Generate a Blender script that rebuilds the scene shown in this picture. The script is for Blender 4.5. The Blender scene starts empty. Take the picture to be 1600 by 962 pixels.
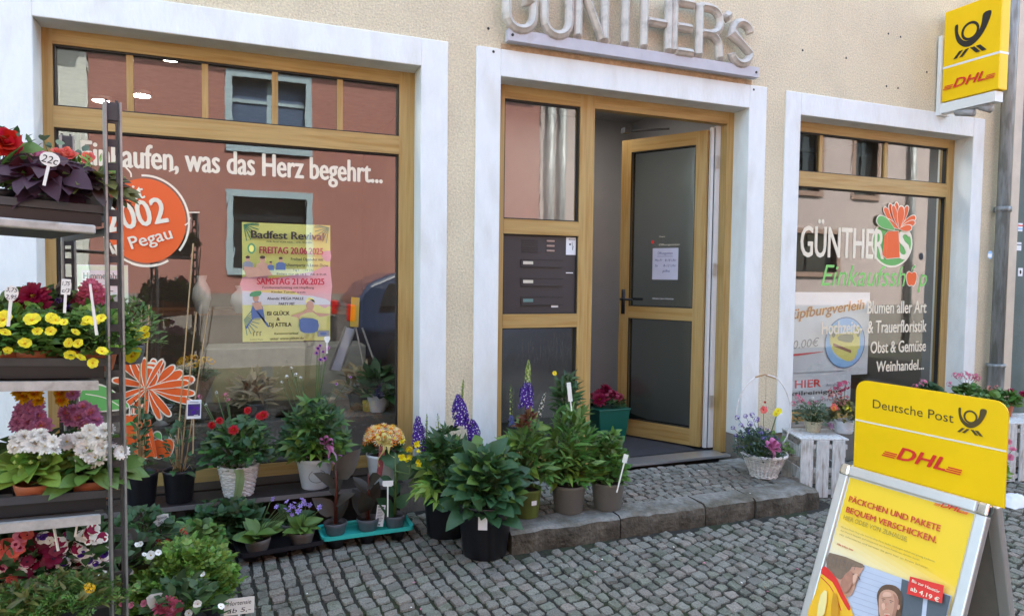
import bpy, math, random
import numpy as np
from mathutils import Matrix, Vector
R_ = math.radians
S = bpy.context.scene
C = S.collection
rng = random.Random(7)

# ------------------------------------------------------------------ camera, world, sun, exposure
YAW, PITCH, ROLL, FOC, HC, DC = 0.379757956, 0.0455654306, 0.0123843466, 1067.44351, 1.42, 4.0
_f = np.array([math.sin(YAW)*math.cos(PITCH), math.cos(YAW)*math.cos(PITCH), -math.sin(PITCH)])
_r0 = np.array([math.cos(YAW), -math.sin(YAW), 0.0]); _u0 = np.cross(_r0, _f)
_r = math.cos(ROLL)*_r0 + math.sin(ROLL)*_u0
_u = -math.sin(ROLL)*_r0 + math.cos(ROLL)*_u0
cam = bpy.data.objects.new('camera', bpy.data.cameras.new('camera')); C.objects.link(cam)
cam.matrix_world = Matrix(((_r[0], _u[0], -_f[0], 0), (_r[1], _u[1], -_f[1], -DC), (_r[2], _u[2], -_f[2], HC), (0, 0, 0, 1)))
cam.data.sensor_width = 36; cam.data.lens = FOC/1600*36; cam.data.clip_end = 500; cam.data.clip_start = .02
S.camera = cam
SUN_EL, SUN_ROT = R_(56), R_(14)
w = bpy.data.worlds.new('World'); S.world = w; w.use_nodes = True
nt = w.node_tree; bg = nt.nodes['Background']
sky = nt.nodes.new('ShaderNodeTexSky'); sky.sky_type = 'NISHITA'; sky.sun_disc = False
sky.sun_elevation = SUN_EL; sky.sun_rotation = SUN_ROT; sky.air_density = 1.0; sky.dust_density = 2.5; sky.ozone_density = 0
hz_ = nt.nodes.new('ShaderNodeMix'); hz_.data_type = 'RGBA'; hz_.blend_type = 'MULTIPLY'; hz_.inputs[0].default_value = 1; hz_.inputs[7].default_value = (1.0, 1.03, .94, 1)      # hazy air: a little less blue
nt.links.new(sky.outputs[0], hz_.inputs[6]); nt.links.new(hz_.outputs[2], bg.inputs[0]); bg.inputs[1].default_value = 0.15
sun = bpy.data.objects.new('sun', bpy.data.lights.new('sun', 'SUN')); C.objects.link(sun)
sun.data.energy = 2.6; sun.data.angle = R_(.5); sun.data.color = (1, .95, .87)
sd = Vector((math.sin(SUN_ROT)*math.cos(SUN_EL), math.cos(SUN_ROT)*math.cos(SUN_EL), math.sin(SUN_EL)))
sun.rotation_euler = (-sd).to_track_quat('-Z', 'Y').to_euler()
S.view_settings.view_transform = 'Standard'; S.view_settings.look = 'None'
S.view_settings.exposure = 2.88; S.view_settings.gamma = 1
S.render.engine = 'CYCLES'
S.cycles.max_bounces = 8; S.cycles.transparent_max_bounces = 16; S.cycles.caustics_reflective = False; S.cycles.caustics_refractive = False

# ------------------------------------------------------------------ measuring helpers (sight lines of the real camera, used once to survey sizes)
CO = np.array([0, -DC, HC])
def ray(x, y): return _f + _r*(x-800)/FOC - _u*(y-481)/FOC
def at(x, y, Y=0.0):
    v = ray(x, y); t = (DC+Y)/v[1]; return CO + v*t
def oz(x, y, z=0.0):
    v = ray(x, y); t = (z-HC)/v[2]; return CO + v*t
def mpp(p):                       # metres per photo pixel at a point
    return float((np.array(p)-CO) @ _f)/FOC

# ------------------------------------------------------------------ materials
def lin(c): return tuple(((x/255)/12.92 if x/255 <= .04045 else (((x/255)+.055)/1.055)**2.4) for x in c)
MATS = {}
def M(name, col, rough=.6, var=.12, vs=14., bump=0., bs=60., metal=0., tl=0., island=0., spec=.5, grain=None, col2=None, c2s=3., c2lo=.45, c2hi=.6, det=4, emit=0, coat=0., obr=0., pos=False):
    if name in MATS: return MATS[name]
    m = bpy.data.materials.new(name); m.use_nodes = True; n = m.node_tree; N = n.nodes; Lk = n.links.new
    b = N['Principled BSDF']; b.inputs['Roughness'].default_value = rough; b.inputs['Metallic'].default_value = metal
    b.inputs['Specular IOR Level'].default_value = spec
    if coat: b.inputs['Coat Weight'].default_value = coat
    tc = N.new('ShaderNodeTexCoord'); mp = N.new('ShaderNodeMapping'); Lk(N.new('ShaderNodeNewGeometry').outputs['Position'] if pos else tc.outputs['Object'], mp.inputs[0])
    if grain: mp.inputs['Scale'].default_value = grain
    src = None
    rgb = N.new('ShaderNodeRGB'); rgb.outputs[0].default_value = (*col, 1); src = rgb.outputs[0]
    if col2:
        nz = N.new('ShaderNodeTexNoise'); nz.inputs['Scale'].default_value = c2s; nz.inputs['Detail'].default_value = 6; Lk(mp.outputs[0], nz.inputs[0])
        mr = N.new('ShaderNodeMapRange'); mr.inputs[1].default_value = c2lo; mr.inputs[2].default_value = c2hi; Lk(nz.outputs[0], mr.inputs[0])
        mx = N.new('ShaderNodeMix'); mx.data_type = 'RGBA'; mx.inputs[7].default_value = (*col2, 1); Lk(src, mx.inputs[6]); Lk(mr.outputs[0], mx.inputs[0]); src = mx.outputs[2]
    hs = N.new('ShaderNodeHueSaturation'); Lk(src, hs.inputs['Color'])
    val = None
    if var:
        nz = N.new('ShaderNodeTexNoise'); nz.inputs['Scale'].default_value = vs; nz.inputs['Detail'].default_value = det; nz.inputs['Roughness'].default_value = .65
        Lk(mp.outputs[0], nz.inputs[0])
        mr = N.new('ShaderNodeMapRange'); mr.inputs[1].default_value = .25; mr.inputs[2].default_value = .75; mr.inputs[3].default_value = 1-var; mr.inputs[4].default_value = 1+var
        Lk(nz.outputs[0], mr.inputs[0]); val = mr.outputs[0]
    if island or obr:
        if obr:
            gi = N.new('ShaderNodeObjectInfo'); o_ = gi.outputs['Random']; amt = obr
        else:
            gi = N.new('ShaderNodeNewGeometry'); o_ = gi.outputs['Random Per Island']; amt = island
        mr = N.new('ShaderNodeMapRange'); mr.inputs[3].default_value = 1-amt; mr.inputs[4].default_value = 1+amt; Lk(o_, mr.inputs[0])
        if val:
            mu = N.new('ShaderNodeMath'); mu.operation = 'MULTIPLY'; Lk(val, mu.inputs[0]); Lk(mr.outputs[0], mu.inputs[1]); val = mu.outputs[0]
        else: val = mr.outputs[0]
        ma = N.new('ShaderNodeMath'); ma.operation = 'MULTIPLY'; ma.inputs[1].default_value = 7.31; Lk(o_, ma.inputs[0])
        fr = N.new('ShaderNodeMath'); fr.operation = 'FRACT'; Lk(ma.outputs[0], fr.inputs[0])
        mh = N.new('ShaderNodeMapRange'); mh.inputs[3].default_value = .5-amt*.07; mh.inputs[4].default_value = .5+amt*.07; Lk(fr.outputs[0], mh.inputs[0]); Lk(mh.outputs[0], hs.inputs['Hue'])
    if val: Lk(val, hs.inputs['Value'])
    Lk(hs.outputs[0], b.inputs['Base Color'])
    if bump:
        nz = N.new('ShaderNodeTexNoise'); nz.inputs['Scale'].default_value = bs; nz.inputs['Detail'].default_value = 5; Lk(mp.outputs[0], nz.inputs[0])
        bp = N.new('ShaderNodeBump'); bp.inputs['Strength'].default_value = bump; bp.inputs['Distance'].default_value = .01 if bs > 60 else .014; Lk(nz.outputs[0], bp.inputs['Height']); Lk(bp.outputs[0], b.inputs['Normal'])
    if tl:
        tr = N.new('ShaderNodeBsdfTranslucent'); Lk(hs.outputs[0], tr.inputs[0])
        ms = N.new('ShaderNodeMixShader'); ms.inputs[0].default_value = tl; Lk(b.outputs[0], ms.inputs[1]); Lk(tr.outputs[0], ms.inputs[2])
        Lk(ms.outputs[0], N['Material Output'].inputs[0])
    if emit:
        b.inputs['Emission Color'].default_value = (*col, 1); b.inputs['Emission Strength'].default_value = emit
    MATS[name] = m; return m
def glass(name, tint=(.96, .975, .97), base=.1, rough=0., bump=0., bsx=(30, 30, 6)):
    m = bpy.data.materials.new(name); m.use_nodes = True; n = m.node_tree; N = n.nodes; Lk = n.links.new
    N.remove(N['Principled BSDF'])
    t = N.new('ShaderNodeBsdfTransparent'); t.inputs[0].default_value = (*tint, 1)
    g = N.new('ShaderNodeBsdfGlossy'); g.inputs['Roughness'].default_value = rough; g.inputs[0].default_value = (.95, .97, .97, 1)
    fr = N.new('ShaderNodeFresnel'); fr.inputs[0].default_value = 1.5
    ad = N.new('ShaderNodeMath'); ad.inputs[1].default_value = base; ad.use_clamp = True; Lk(fr.outputs[0], ad.inputs[0])
    tc = N.new('ShaderNodeTexCoord'); mp = N.new('ShaderNodeMapping'); mp.inputs['Scale'].default_value = bsx; Lk(tc.outputs['Object'], mp.inputs[0])
    nz = N.new('ShaderNodeTexNoise'); nz.inputs['Scale'].default_value = 1; nz.inputs['Detail'].default_value = 2; Lk(mp.outputs[0], nz.inputs[0])
    bp = N.new('ShaderNodeBump'); bp.inputs['Strength'].default_value = bump or .10; bp.inputs['Distance'].default_value = .02 if bump else .0006; Lk(nz.outputs[0], bp.inputs['Height']); Lk(bp.outputs[0], g.inputs['Normal'])
    gm = N.new('ShaderNodeNewGeometry'); iv = N.new('ShaderNodeMath'); iv.operation = 'SUBTRACT'; iv.inputs[0].default_value = 1; Lk(gm.outputs['Backfacing'], iv.inputs[1])
    mu = N.new('ShaderNodeMath'); mu.operation = 'MULTIPLY'; Lk(ad.outputs[0], mu.inputs[0]); Lk(iv.outputs[0], mu.inputs[1])      # only the face turned to the viewer mirrors; no false total reflection inside the pane
    ms = N.new('ShaderNodeMixShader'); Lk(mu.outputs[0], ms.inputs[0]); Lk(t.outputs[0], ms.inputs[1]); Lk(g.outputs[0], ms.inputs[2]); Lk(ms.outputs[0], N['Material Output'].inputs[0])
    MATS[name] = m; return m

# ------------------------------------------------------------------ mesh helpers
class MB:
    def __init__(s): s.v = []; s.f = []; s.m = []; s.n = 0
    def add(s, V, F, mi=0):
        s.v.append(np.asarray(V, float).reshape(-1, 3)); k = s.n
        s.f += [tuple(i+k for i in f) for f in F]; s.m += [mi]*len(F) if isinstance(mi, int) else list(mi); s.n += len(V); return s
    def box(s, x0, x1, y0, y1, z0, z1, mi=0):
        V = [(x, y, z) for x in (x0, x1) for y in (y0, y1) for z in (z0, z1)]
        return s.add(V, [(0, 1, 3, 2), (4, 6, 7, 5), (0, 4, 5, 1), (2, 3, 7, 6), (0, 2, 6, 4), (1, 5, 7, 3)], mi)
    def obox(s, c, ax, ay, az, hx, hy, hz, mi=0):
        c, ax, ay, az = map(lambda q: np.array(q, float), (c, ax, ay, az))
        V = [c+ax*hx*i+ay*hy*j+az*hz*k for i in (-1, 1) for j in (-1, 1) for k in (-1, 1)]
        return s.add(V, [(0, 1, 3, 2), (4, 6, 7, 5), (0, 4, 5, 1), (2, 3, 7, 6), (0, 2, 6, 4), (1, 5, 7, 3)], mi)
    def tube(s, P, r, n=6, mi=0, flat=None):
        P = [np.array(p, float) for p in P]; V = []; F = []
        rr = r if isinstance(r, (list, tuple)) else [r]*len(P)
        up = np.array([0.3, .2, 1.]); 
        for i, p in enumerate(P):
            d = P[min(i+1, len(P)-1)]-P[max(i-1, 0)]; d /= (np.linalg.norm(d)+1e-9)
            a = np.cross(d, flat if flat is not None else up); a /= (np.linalg.norm(a)+1e-9); b = np.cross(a, d)
            for k in range(n):
                t = 2*math.pi*k/n; V.append(p+(a*math.cos(t)+b*math.sin(t))*rr[i])
        for i in range(len(P)-1):
            for k in range(n): F.append((i*n+k, i*n+(k+1) % n, (i+1)*n+(k+1) % n, (i+1)*n+k))
        F.append(tuple(range(n-1, -1, -1))); F.append(tuple((len(P)-1)*n+k for k in range(n)))
        return s.add(V, F, mi)
    def lathe(s, prof, n=28, c=(0, 0, 0), mi=0, sx=1., sy=1.):
        V = []; F = []
        for r, z in prof:
            for k in range(n):
                t = 2*math.pi*k/n; V.append((c[0]+r*math.cos(t)*sx, c[1]+r*math.sin(t)*sy, c[2]+z))
        for i in range(len(prof)-1):
            for k in range(n): F.append((i*n+k, i*n+(k+1) % n, (i+1)*n+(k+1) % n, (i+1)*n+k))
        return s.add(V, F, mi)
    def strip(s, P, wv, mi=0):     # ribbon along P with half-width vectors
        V = []; F = []
        for p, q in zip(P, wv): V += [np.array(p)-np.array(q), np.array(p)+np.array(q)]
        for i in range(len(P)-1): F.append((2*i, 2*i+1, 2*i+3, 2*i+2))
        return s.add(V, F, mi)
    def T(s, T, Mx, loc, mi=0): return s.add(T[0] @ np.asarray(Mx).T + np.asarray(loc), T[1], T[2] if (len(T) > 2 and T[2] is not None) else mi)
    def mesh(s, name, mats, smooth=False):
        me = bpy.data.meshes.new(name)
        V = np.concatenate(s.v) if s.v else np.zeros((0, 3))
        me.from_pydata(V.tolist(), [], s.f); 
        for m in mats: me.materials.append(m)
        me.polygons.foreach_set('material_index', s.m)
        if smooth: me.polygons.foreach_set('use_smooth', [True]*len(s.f))
        me.update(); return me
    def build(s, name, mats, parent=None, smooth=False, loc=None):
        mats = mats if isinstance(mats, (list, tuple)) else [mats]
        return obj(name, s.mesh(name, mats, smooth), parent, loc)
def obj(name, me, parent=None, loc=None, mw=None):
    o = bpy.data.objects.new(name, me); C.objects.link(o)
    if parent: o.parent = parent
    if loc is not None: o.location = loc
    if mw is not None: o.matrix_local = mw
    return o
def tag(o, label=None, cat=None, group=None, kind=None):
    if label: o['label'] = label
    if cat: o['category'] = cat
    if group: o['group'] = group
    if kind: o['kind'] = kind
    return o
def thing(name, label, cat, loc=(0, 0, 0), rz=0, group=None):
    o = bpy.data.objects.new(name, None); C.objects.link(o); o.location = tuple(loc); o.rotation_euler = (0, 0, rz); o.empty_display_size = .1
    return tag(o, label, cat, group)
def copy_tree(o, parent=None):
    c = o.copy(); C.objects.link(c); c.parent = parent
    for ch in list(o.children): copy_tree(ch, c)
    return c
def bevel(o, wd=.004, seg=2):
    b = o.modifiers.new('bevel', 'BEVEL'); b.width = wd; b.segments = seg; b.limit_method = 'ANGLE'; return o
def basis(d, up=(0, 0, 1), roll=0.):
    d = np.array(d, float); d /= np.linalg.norm(d)+1e-9; up = np.array(up, float)
    x = np.cross(d, up); n = np.linalg.norm(x)
    if n < 1e-4: x = np.array([1., 0, 0])
    else: x /= n
    z = np.cross(x, d)
    if roll: x, z = x*math.cos(roll)+z*math.sin(roll), z*math.cos(roll)-x*math.sin(roll)
    return np.stack([x, d, z], 1)
def m4(B, loc, s=1.):
    B = np.asarray(B)*s
    return Matrix([[*B[0], loc[0]], [*B[1], loc[1]], [*B[2], loc[2]], [0, 0, 0, 1]])

# ------------------------------------------------------------------ flat print (lettering, logos) on a plane: u along ux, v along uz
_tc = {}
def glyphs(txt, offset=0., shear=0., space=1.):
    k = (txt, offset, shear, space)
    if k not in _tc:
        c = bpy.data.curves.new('t', 'FONT'); c.body = txt; c.offset = offset; c.shear = shear; c.space_character = space; c.resolution_u = 3; c.size = 1
        o = bpy.data.objects.new('t', c); C.objects.link(o)
        dg = bpy.context.evaluated_depsgraph_get(); me = bpy.data.meshes.new_from_object(o.evaluated_get(dg))
        V = np.array([tuple(v.co) for v in me.vertices]).reshape(-1, 3); F = [tuple(p.vertices) for p in me.polygons]
        bpy.data.objects.remove(o); bpy.data.curves.remove(c); bpy.data.meshes.remove(me); _tc[k] = (V, F)
    return _tc[k]
CAP = None
def catmull(P, n=5, closed=True):
    P = [np.array(p, float) for p in P]; out = []; m = len(P)
    for i in range(m if closed else m-1):
        p0, p1, p2, p3 = (P[(i-1) % m], P[i], P[(i+1) % m], P[(i+2) % m]) if closed else (P[max(i-1, 0)], P[i], P[i+1], P[min(i+2, m-1)])
        for k in range(n):
            t = k/n; out.append(.5*((2*p1)+(-p0+p2)*t+(2*p0-5*p1+4*p2-p3)*t*t+(-p0+3*p1-3*p2+p3)*t**3))
    if not closed: out.append(P[-1])
    return out
class Print:
    def __init__(s, o=(0, 0, 0), ux=(1, 0, 0), uz=(0, 0, 1), eps=.0005):
        s.o, s.ux, s.uz = map(lambda q: np.array(q, float), (o, ux, uz)); s.n = np.cross(s.ux, s.uz); s.b = MB(); s.mats = []; s.lay = 0; s.eps = eps
    def mi(s, m):
        if m not in s.mats: s.mats.append(m)
        return s.mats.index(m)
    def W(s, P):
        P = np.asarray(P, float); return s.o+P[:, :1]*s.ux+P[:, 1:2]*s.uz+s.n*(s.lay*s.eps)
    def poly(s, P, m, smooth=0):
        s.lay += 1
        if smooth: P = catmull(P, smooth)
        P = np.asarray(P, float)
        a = .5*np.sum(P[:, 0]*np.roll(P[:, 1], -1)-np.roll(P[:, 0], -1)*P[:, 1])
        if a < 0: P = P[::-1]
        s.b.add(s.W(P), [tuple(range(len(P)))], s.mi(m)); return s
    def rect(s, x0, x1, z0, z1, m): return s.poly([(x0, z0), (x1, z0), (x1, z1), (x0, z1)], m)
    def ell(s, cx, cz, rx, rz, m, n=32, a0=0, a1=360, rot=0):
        P = []
        for i in range(n):
            t = R_(a0+(a1-a0)*i/(n if a1-a0 == 360 else n-1)); x, z = rx*math.cos(t), rz*math.sin(t)
            P.append((cx+x*math.cos(rot)-z*math.sin(rot), cz+x*math.sin(rot)+z*math.cos(rot)))
        return s.poly(P, m)
    def line(s, P, wd, m, smooth=0, closed=False):
        s.lay += 1
        if smooth: P = catmull(P, smooth, closed)
        P = [np.array(p, float) for p in P]
        if closed: P.append(P[0])
        V = []; F = []
        for i, p in enumerate(P):
            d = P[min(i+1, len(P)-1)]-P[max(i-1, 0)]; d /= np.linalg.norm(d)+1e-9; q = np.array([-d[1], d[0]])
            ww = wd(i/(len(P)-1)) if callable(wd) else wd
            V += [p+q*ww/2, p-q*ww/2]
        for i in range(len(P)-1): F.append((2*i, 2*i+1, 2*i+3, 2*i+2))
        s.b.add(s.W(V), F, s.mi(m)); return s
    def text(s, txt, x0, x1, z, cap, m, bold=0., shear=0., dz=0., space=1.):     # baseline start (x0,z), width to x1, cap height, dz = rise over the width
        V, F = glyphs(txt, 0., shear, space)
        if not len(V): return s
        lo, hi = V[:, 0].min(), V[:, 0].max(); X = (V[:, 0]-lo)/(hi-lo)*(x1-x0); Z = V[:, 1]/.729*cap
        th = math.atan2(dz, x1-x0); c_, s_ = math.cos(th), math.sin(th); e = bold*cap*.9
        for ox, oz_ in (((-e, 0), (e, 0), (0, e*.5), (0, -e*.5)) if bold > .015 else ((0, 0),)):
            s.lay += 1; s.b.add(s.W(np.stack([x0+ox+X*c_-Z*s_, z+oz_+X*s_+Z*c_], 1)), F, s.mi(m))
        return s
    def build(s, name, parent=None):
        return s.b.build(name, s.mats, parent)
def horn(p, cx, cz, r, m, bgm=None):          # post horn: ring, mouthpiece on the left, bell on the right, four slanted strokes
    # ring
    P = [(cx+r*math.cos(t)*1., cz+r*math.sin(t)) for t in np.linspace(R_(-200), R_(80), 30)]
    p.line([(cx+r*.62*math.cos(t), cz+r*.62*math.sin(t)) for t in np.linspace(0, 2*math.pi, 36)], r*.2, m)
    p.poly(catmull([(cx-r*1.25, cz+r*.72), (cx-r*1.0, cz+r*.78), (cx-r*.95, cz+r*.1), (cx-r*.55, cz-r*.55), (cx, cz-r*.72), (cx+r*.5, cz-r*.5), (cx+r*.85, cz+r*.2), (cx+r*1.0, cz+r*1.0), (cx+r*1.6, cz+r*.98), (cx+r*1.35, cz+r*.1), (cx+r*.85, cz-r*.7), (cx+r*.2, cz-r*1.15), (cx-r*.4, cz-r*1.12), (cx-r*.95, cz-r*.65), (cx-r*1.2, cz)], 4), m)
    for k, (a, b) in enumerate(((-1.0, -.55), (-.5, -.1), (.15, .6), (.62, 1.1))):
        sg = -1 if k < 2 else 1
        if k < 2: P = [(cx+r*(a-.3), cz-r*1.85), (cx+r*(a+.0), cz-r*1.85), (cx+r*(a+.5), cz-r*1.32), (cx+r*(a+.2), cz-r*1.32)]
        else: P = [(cx+r*(a-.1), cz-r*1.32), (cx+r*(a+.25), cz-r*1.32), (cx+r*(a+.75), cz-r*1.85), (cx+r*(a+.4), cz-r*1.85)]
        p.poly(P, m)
def courier(p, x0, x1, z, h, m, dz=0.):       # slanted bold letters with speed lines left and right
    wd = x1-x0; p.text('DHL', x0+wd*.2, x1-wd*.2, z+dz*.2, h, m, bold=.05, shear=.35, dz=dz*.6)
    for k in range(3):
        zz = z+h*(.02+.16*k)
        a, b = x0+wd*.02*k, x0+wd*(.17+.02*k)
        p.line([(a, zz+dz*(a-x0)/wd), (b, zz+dz*(b-x0)/wd)], h*.09, m)
        a, b = x1-wd*(.2-.02*k), x1-wd*.0+wd*.01*k-wd*.02
        p.line([(a, zz+dz*(a-x0)/wd), (b, zz+dz*(b-x0)/wd)], h*.09, m)

# ------------------------------------------------------------------ material palette
m_plaster = M('roughcast', (.71, .62, .44), .95, var=.26, vs=85, bump=1.0, bs=95, col2=(.61, .525, .375), c2s=2.2, c2lo=.45, c2hi=.8)
m_white = M('white_render', (.775, .80, .79), .85, var=.05, vs=5, bump=.22, bs=25, grain=(2.4, 2.4, .9), col2=(.67, .66, .62), c2s=2.4, c2lo=.52, c2hi=.80)
m_plinth = M('plinth_render', (.22, .19, .155), .95, var=.2, vs=8, bump=.5, bs=80)
m_oak = M('oak_foil', (.445, .29, .10), .45, var=.14, vs=1.6, bump=.05, bs=40, grain=(2, 8, 40), col2=(.38, .215, .055), c2s=1.2, c2lo=.48, c2hi=.66)
m_oakv = M('oak_foil_upright', (.445, .29, .10), .45, var=.14, vs=1.6, bump=.05, bs=40, grain=(40, 40, 2), col2=(.38, .215, .055), c2s=1.2, c2lo=.48, c2hi=.66)
m_gasket = M('black_gasket', (.02, .018, .016), .6, var=0)
m_pvc = M('white_plastic', (.72, .72, .72), .35, var=.03)
m_alu = M('aluminium', (.62, .62, .63), .32, var=.05, metal=.85)
m_galv = M('galvanised_steel', (.30, .315, .32), .42, var=.2, vs=30, metal=.75, bump=.05)
m_galvd = M('dark_galvanised_steel', (.075, .078, .085), .5, var=.2, vs=30, metal=.5)
m_cast = M('painted_metal_letter', (.56, .51, .45), .38, var=.14, vs=9, metal=.15, col2=(.30, .27, .24), c2s=14, c2lo=.55, c2hi=.8)
m_lilac = M('primed_sheet_metal', (.50, .49, .53), .6, var=.08, vs=8, col2=(.4, .37, .37), c2s=9, c2lo=.6, c2hi=.8)
m_glass = glass('window_glass', base=.115)
m_orn = glass('ornament_glass', tint=(.66, .70, .69), base=.11, rough=.22, bump=.07, bsx=(90, 90, 10))
m_orn2 = glass('wavy_side_glass', tint=(.7, .74, .74), base=.14, rough=.03, bump=.10, bsx=(60, 60, 8))
m_stone = [M('granite_sett_%s' % k, c, .85, var=.55, vs=150, bump=.9, bs=130, pos=True, obr=.20, det=6, col2=c2, c2s=9, c2lo=.5, c2hi=.72) for k, c, c2 in (('grey', (.20, .198, .17), (.115, .115, .085)), ('green', (.165, .175, .14), (.09, .10, .065)), ('warm', (.225, .205, .175), (.13, .12, .095)))]
m_joint = M('mossy_joint_soil', (.022, .021, .016), .98, var=.4, vs=30, bump=.8, bs=70, col2=(.022, .030, .010), c2s=2.2, c2lo=.5, c2hi=.62)
m_kerb = M('old_kerb_granite', (.205, .20, .18), .9, var=.35, vs=28, bump=.8, bs=45, col2=(.11, .10, .075), c2s=5, c2lo=.45, c2hi=.62)
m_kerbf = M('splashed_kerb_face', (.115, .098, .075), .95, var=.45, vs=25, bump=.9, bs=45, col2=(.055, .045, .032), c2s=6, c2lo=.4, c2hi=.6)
m_blackp = M('black_plastic', (.012, .012, .016), .38, var=.1)
m_greyp = M('grey_brown_plastic', (.155, .145, .13), .5, var=.06)
m_slate = M('slate_plastic', (.10, .105, .115), .5, var=.1)
m_terra = M('terracotta_plastic', (.42, .12, .05), .55, var=.1)
m_soil = M('potting_soil', (.030, .020, .014), 1, var=.5, vs=60, bump=1, bs=80)
m_turq = M('turquoise_plastic', (.04, .50, .44), .35, var=.05)
m_wicker = M('white_wicker', (.72, .70, .68), .7, var=.15, vs=40, island=.12)
m_enamel = M('white_tin', (.66, .69, .74), .4, var=.08, vs=10)
m_dwood = M('dark_stained_board', (.018, .012, .011), .55, var=.3, vs=5, grain=(2, 30, 30), bump=.1)
m_paper = M('white_paper', (.80, .80, .82), .7, var=.02)
m_ink = M('black_ink', (.02, .02, .025), .7, var=0)
m_cream = M('cream_vinyl', (.84, .76, .60), .6, var=0)
m_orange = M('orange_vinyl', (.80, .115, .015), .5, var=0)
m_vgreen = M('green_vinyl', (.13, .42, .10), .5, var=0)
m_vlime = M('lime_vinyl', (.22, .60, .14), .5, var=0)
m_yel = M('sign_yellow', (.95, .60, .001), .45, var=.05, vs=4, spec=.35)
m_red = M('sign_red', (.72, .03, .02), .5, var=0)
m_brown = M('sign_brown', (.09, .06, .015), .5, var=0)
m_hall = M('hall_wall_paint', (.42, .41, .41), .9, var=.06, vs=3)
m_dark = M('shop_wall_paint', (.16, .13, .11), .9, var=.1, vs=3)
m_cane = M('bamboo_cane', (.45, .30, .15), .6, var=.2)
m_stem = M('green_stem', (.075, .13, .03), .6, var=.2)

# ------------------------------------------------------------------ ground, street
m_street = M('street_setts_far', (.12, .125, .115), .9, var=.5, vs=9, bump=.6, bs=12)
b = MB(); b.box(-40, 60, -40, 20, -.5, -.0095); ground = tag(b.build('ground', [m_joint]), kind='structure')
b = MB(); b.box(-40, 60, -7.3, -4.6, -.3, -.02); b.box(-40, -3, -4.597, 0.1, -.3, -.021); b.box(8.5, 60, -4.597, .1, -.3, -.021); b.box(-2.997, 8.497, -4.597, -3.2, -.3, -.022)
tag(b.build('road', [m_street]), kind='structure')
def stone_mesh(seed, w_, h_, d_=.05):
    r = random.Random(seed); b = MB(); P = []
    cs = [(sx*.5*(1+r.uniform(-.16, .06)), sy*.5*(1+r.uniform(-.16, .06))) for sx, sy in ((1, -1), (1, 1), (-1, 1), (-1, -1))]
    for k in range(4):
        c, a_, n_ = np.array(cs[k]), np.array(cs[k-1]), np.array(cs[(k+1) % 4]); f = r.uniform(.05, .14); g = r.uniform(.05, .14)
        P += [c+(a_-c)*f, c+(n_-c)*g, (c+n_)/2*(1+r.uniform(-.03, .05))]
    P = [np.array([p[0], p[1]+.2*p[0]]) for p in P]
    n = len(P); top = [(p[0]*.93, p[1]*.93, r.uniform(-.03, .03)) for p in P]; mid = [(p[0]*1.0, p[1]*1.0, -.07+r.uniform(-.02, .02)) for p in P]; bot = [(p[0], p[1], -d_) for p in P]
    V = [(0, 0, .02)]+top+mid+bot; F = []
    for k in range(n):
        j = (k+1) % n
        F += [(0, 1+k, 1+j), (1+k, 1+n+k, 1+n+j, 1+j), (1+n+k, 1+2*n+k, 1+2*n+j, 1+n+j)]
    b.add(V, F, 0); return b
STN = [stone_mesh(s, 1, 1, .5) for s in range(16)]
stmesh = [[STN[i].mesh('cobblestone', [m_stone[k]], False) for k in range(3)] for i in range(16)]
def stone_arr(i):
    return np.concatenate(STN[i].v), STN[i].f
r = random.Random(3); stones = []
y_lines = []
x = -1.6
ang = R_(-4.5)
while x < 8.2:
    wx = r.uniform(.052, .074); y = -5.2+r.uniform(0, .1)
    while y < .2:
        hy = r.uniform(.046, .078); cx_, cy_ = x+wx/2, y+hy/2
        y += hy+r.uniform(.004, .010)
        sx, sy = cx_-cy_*.07+math.sin(cy_*2.3+1)*.012+r.uniform(-.004, .004), cy_+cx_*.17+math.sin(cx_*3.7)*.02
        if (1.28 < sx < 3.5 and sy > -.84) or sy > -.02 or sy < -3.25 or sx < -1.7: continue
        stones.append((sx, sy, wx-r.uniform(.002, .010), hy, R_(3)+r.uniform(-.14, .14), r.randrange(16), r.choices((0, 1, 2), (6, 3, 3))[0], r.uniform(-.006, .004)))
    x += wx+r.uniform(.002, .006)
def vis(sx, sy):
    d = np.array([sx, sy, 0])-CO; z = d @ _f
    if z < .3: return 1e9
    X, Y = 800+FOC*(d @ _r)/z, 481-FOC*(d @ _u)/z
    if X < 380 or X > 1600 or Y > 985 or (X < 500 and Y < 870) or (X > 1265 and X < 1590): return 1e8+z
    return z
stones.sort(key=lambda s: vis(s[0], s[1]))
jb = MB(); cobs = []
for i, (sx, sy, wx, hy, rz, k, mt, dz) in enumerate(stones):
    if i < 300:
        o = bpy.data.objects.new('cobblestone', stmesh[k][mt]); C.objects.link(o); o.parent = ground
        o.location = (sx, sy, dz); o.rotation_euler = (r.uniform(-.03, .03), r.uniform(-.03, .03), rz); o.scale = (wx, hy, .1)
    else:
        V, F = stone_arr(k); c_, s_ = math.cos(rz), math.sin(rz)
        X, Y = V[:, 0]*wx, V[:, 1]*hy
        jb.add(np.stack([sx+X*c_-Y*s_, sy+X*s_+Y*c_, V[:, 2]*.1+dz+(X*r.uniform(-.03, .03))], 1), F, mt)
m_stI = [M('granite_sett_mass_%s' % k, c, .85, var=.55, vs=150, bump=.9, bs=130, pos=True, island=.20, det=6, col2=c2, c2s=9, c2lo=.5, c2hi=.72) for k, c, c2 in (('grey', (.20, .198, .17), (.115, .115, .085)), ('green', (.165, .175, .14), (.09, .10, .065)), ('warm', (.225, .205, .175), (.13, .12, .095)))]
tag(jb.build('cobblestones', m_stI, ground, False), kind='stuff')

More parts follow.
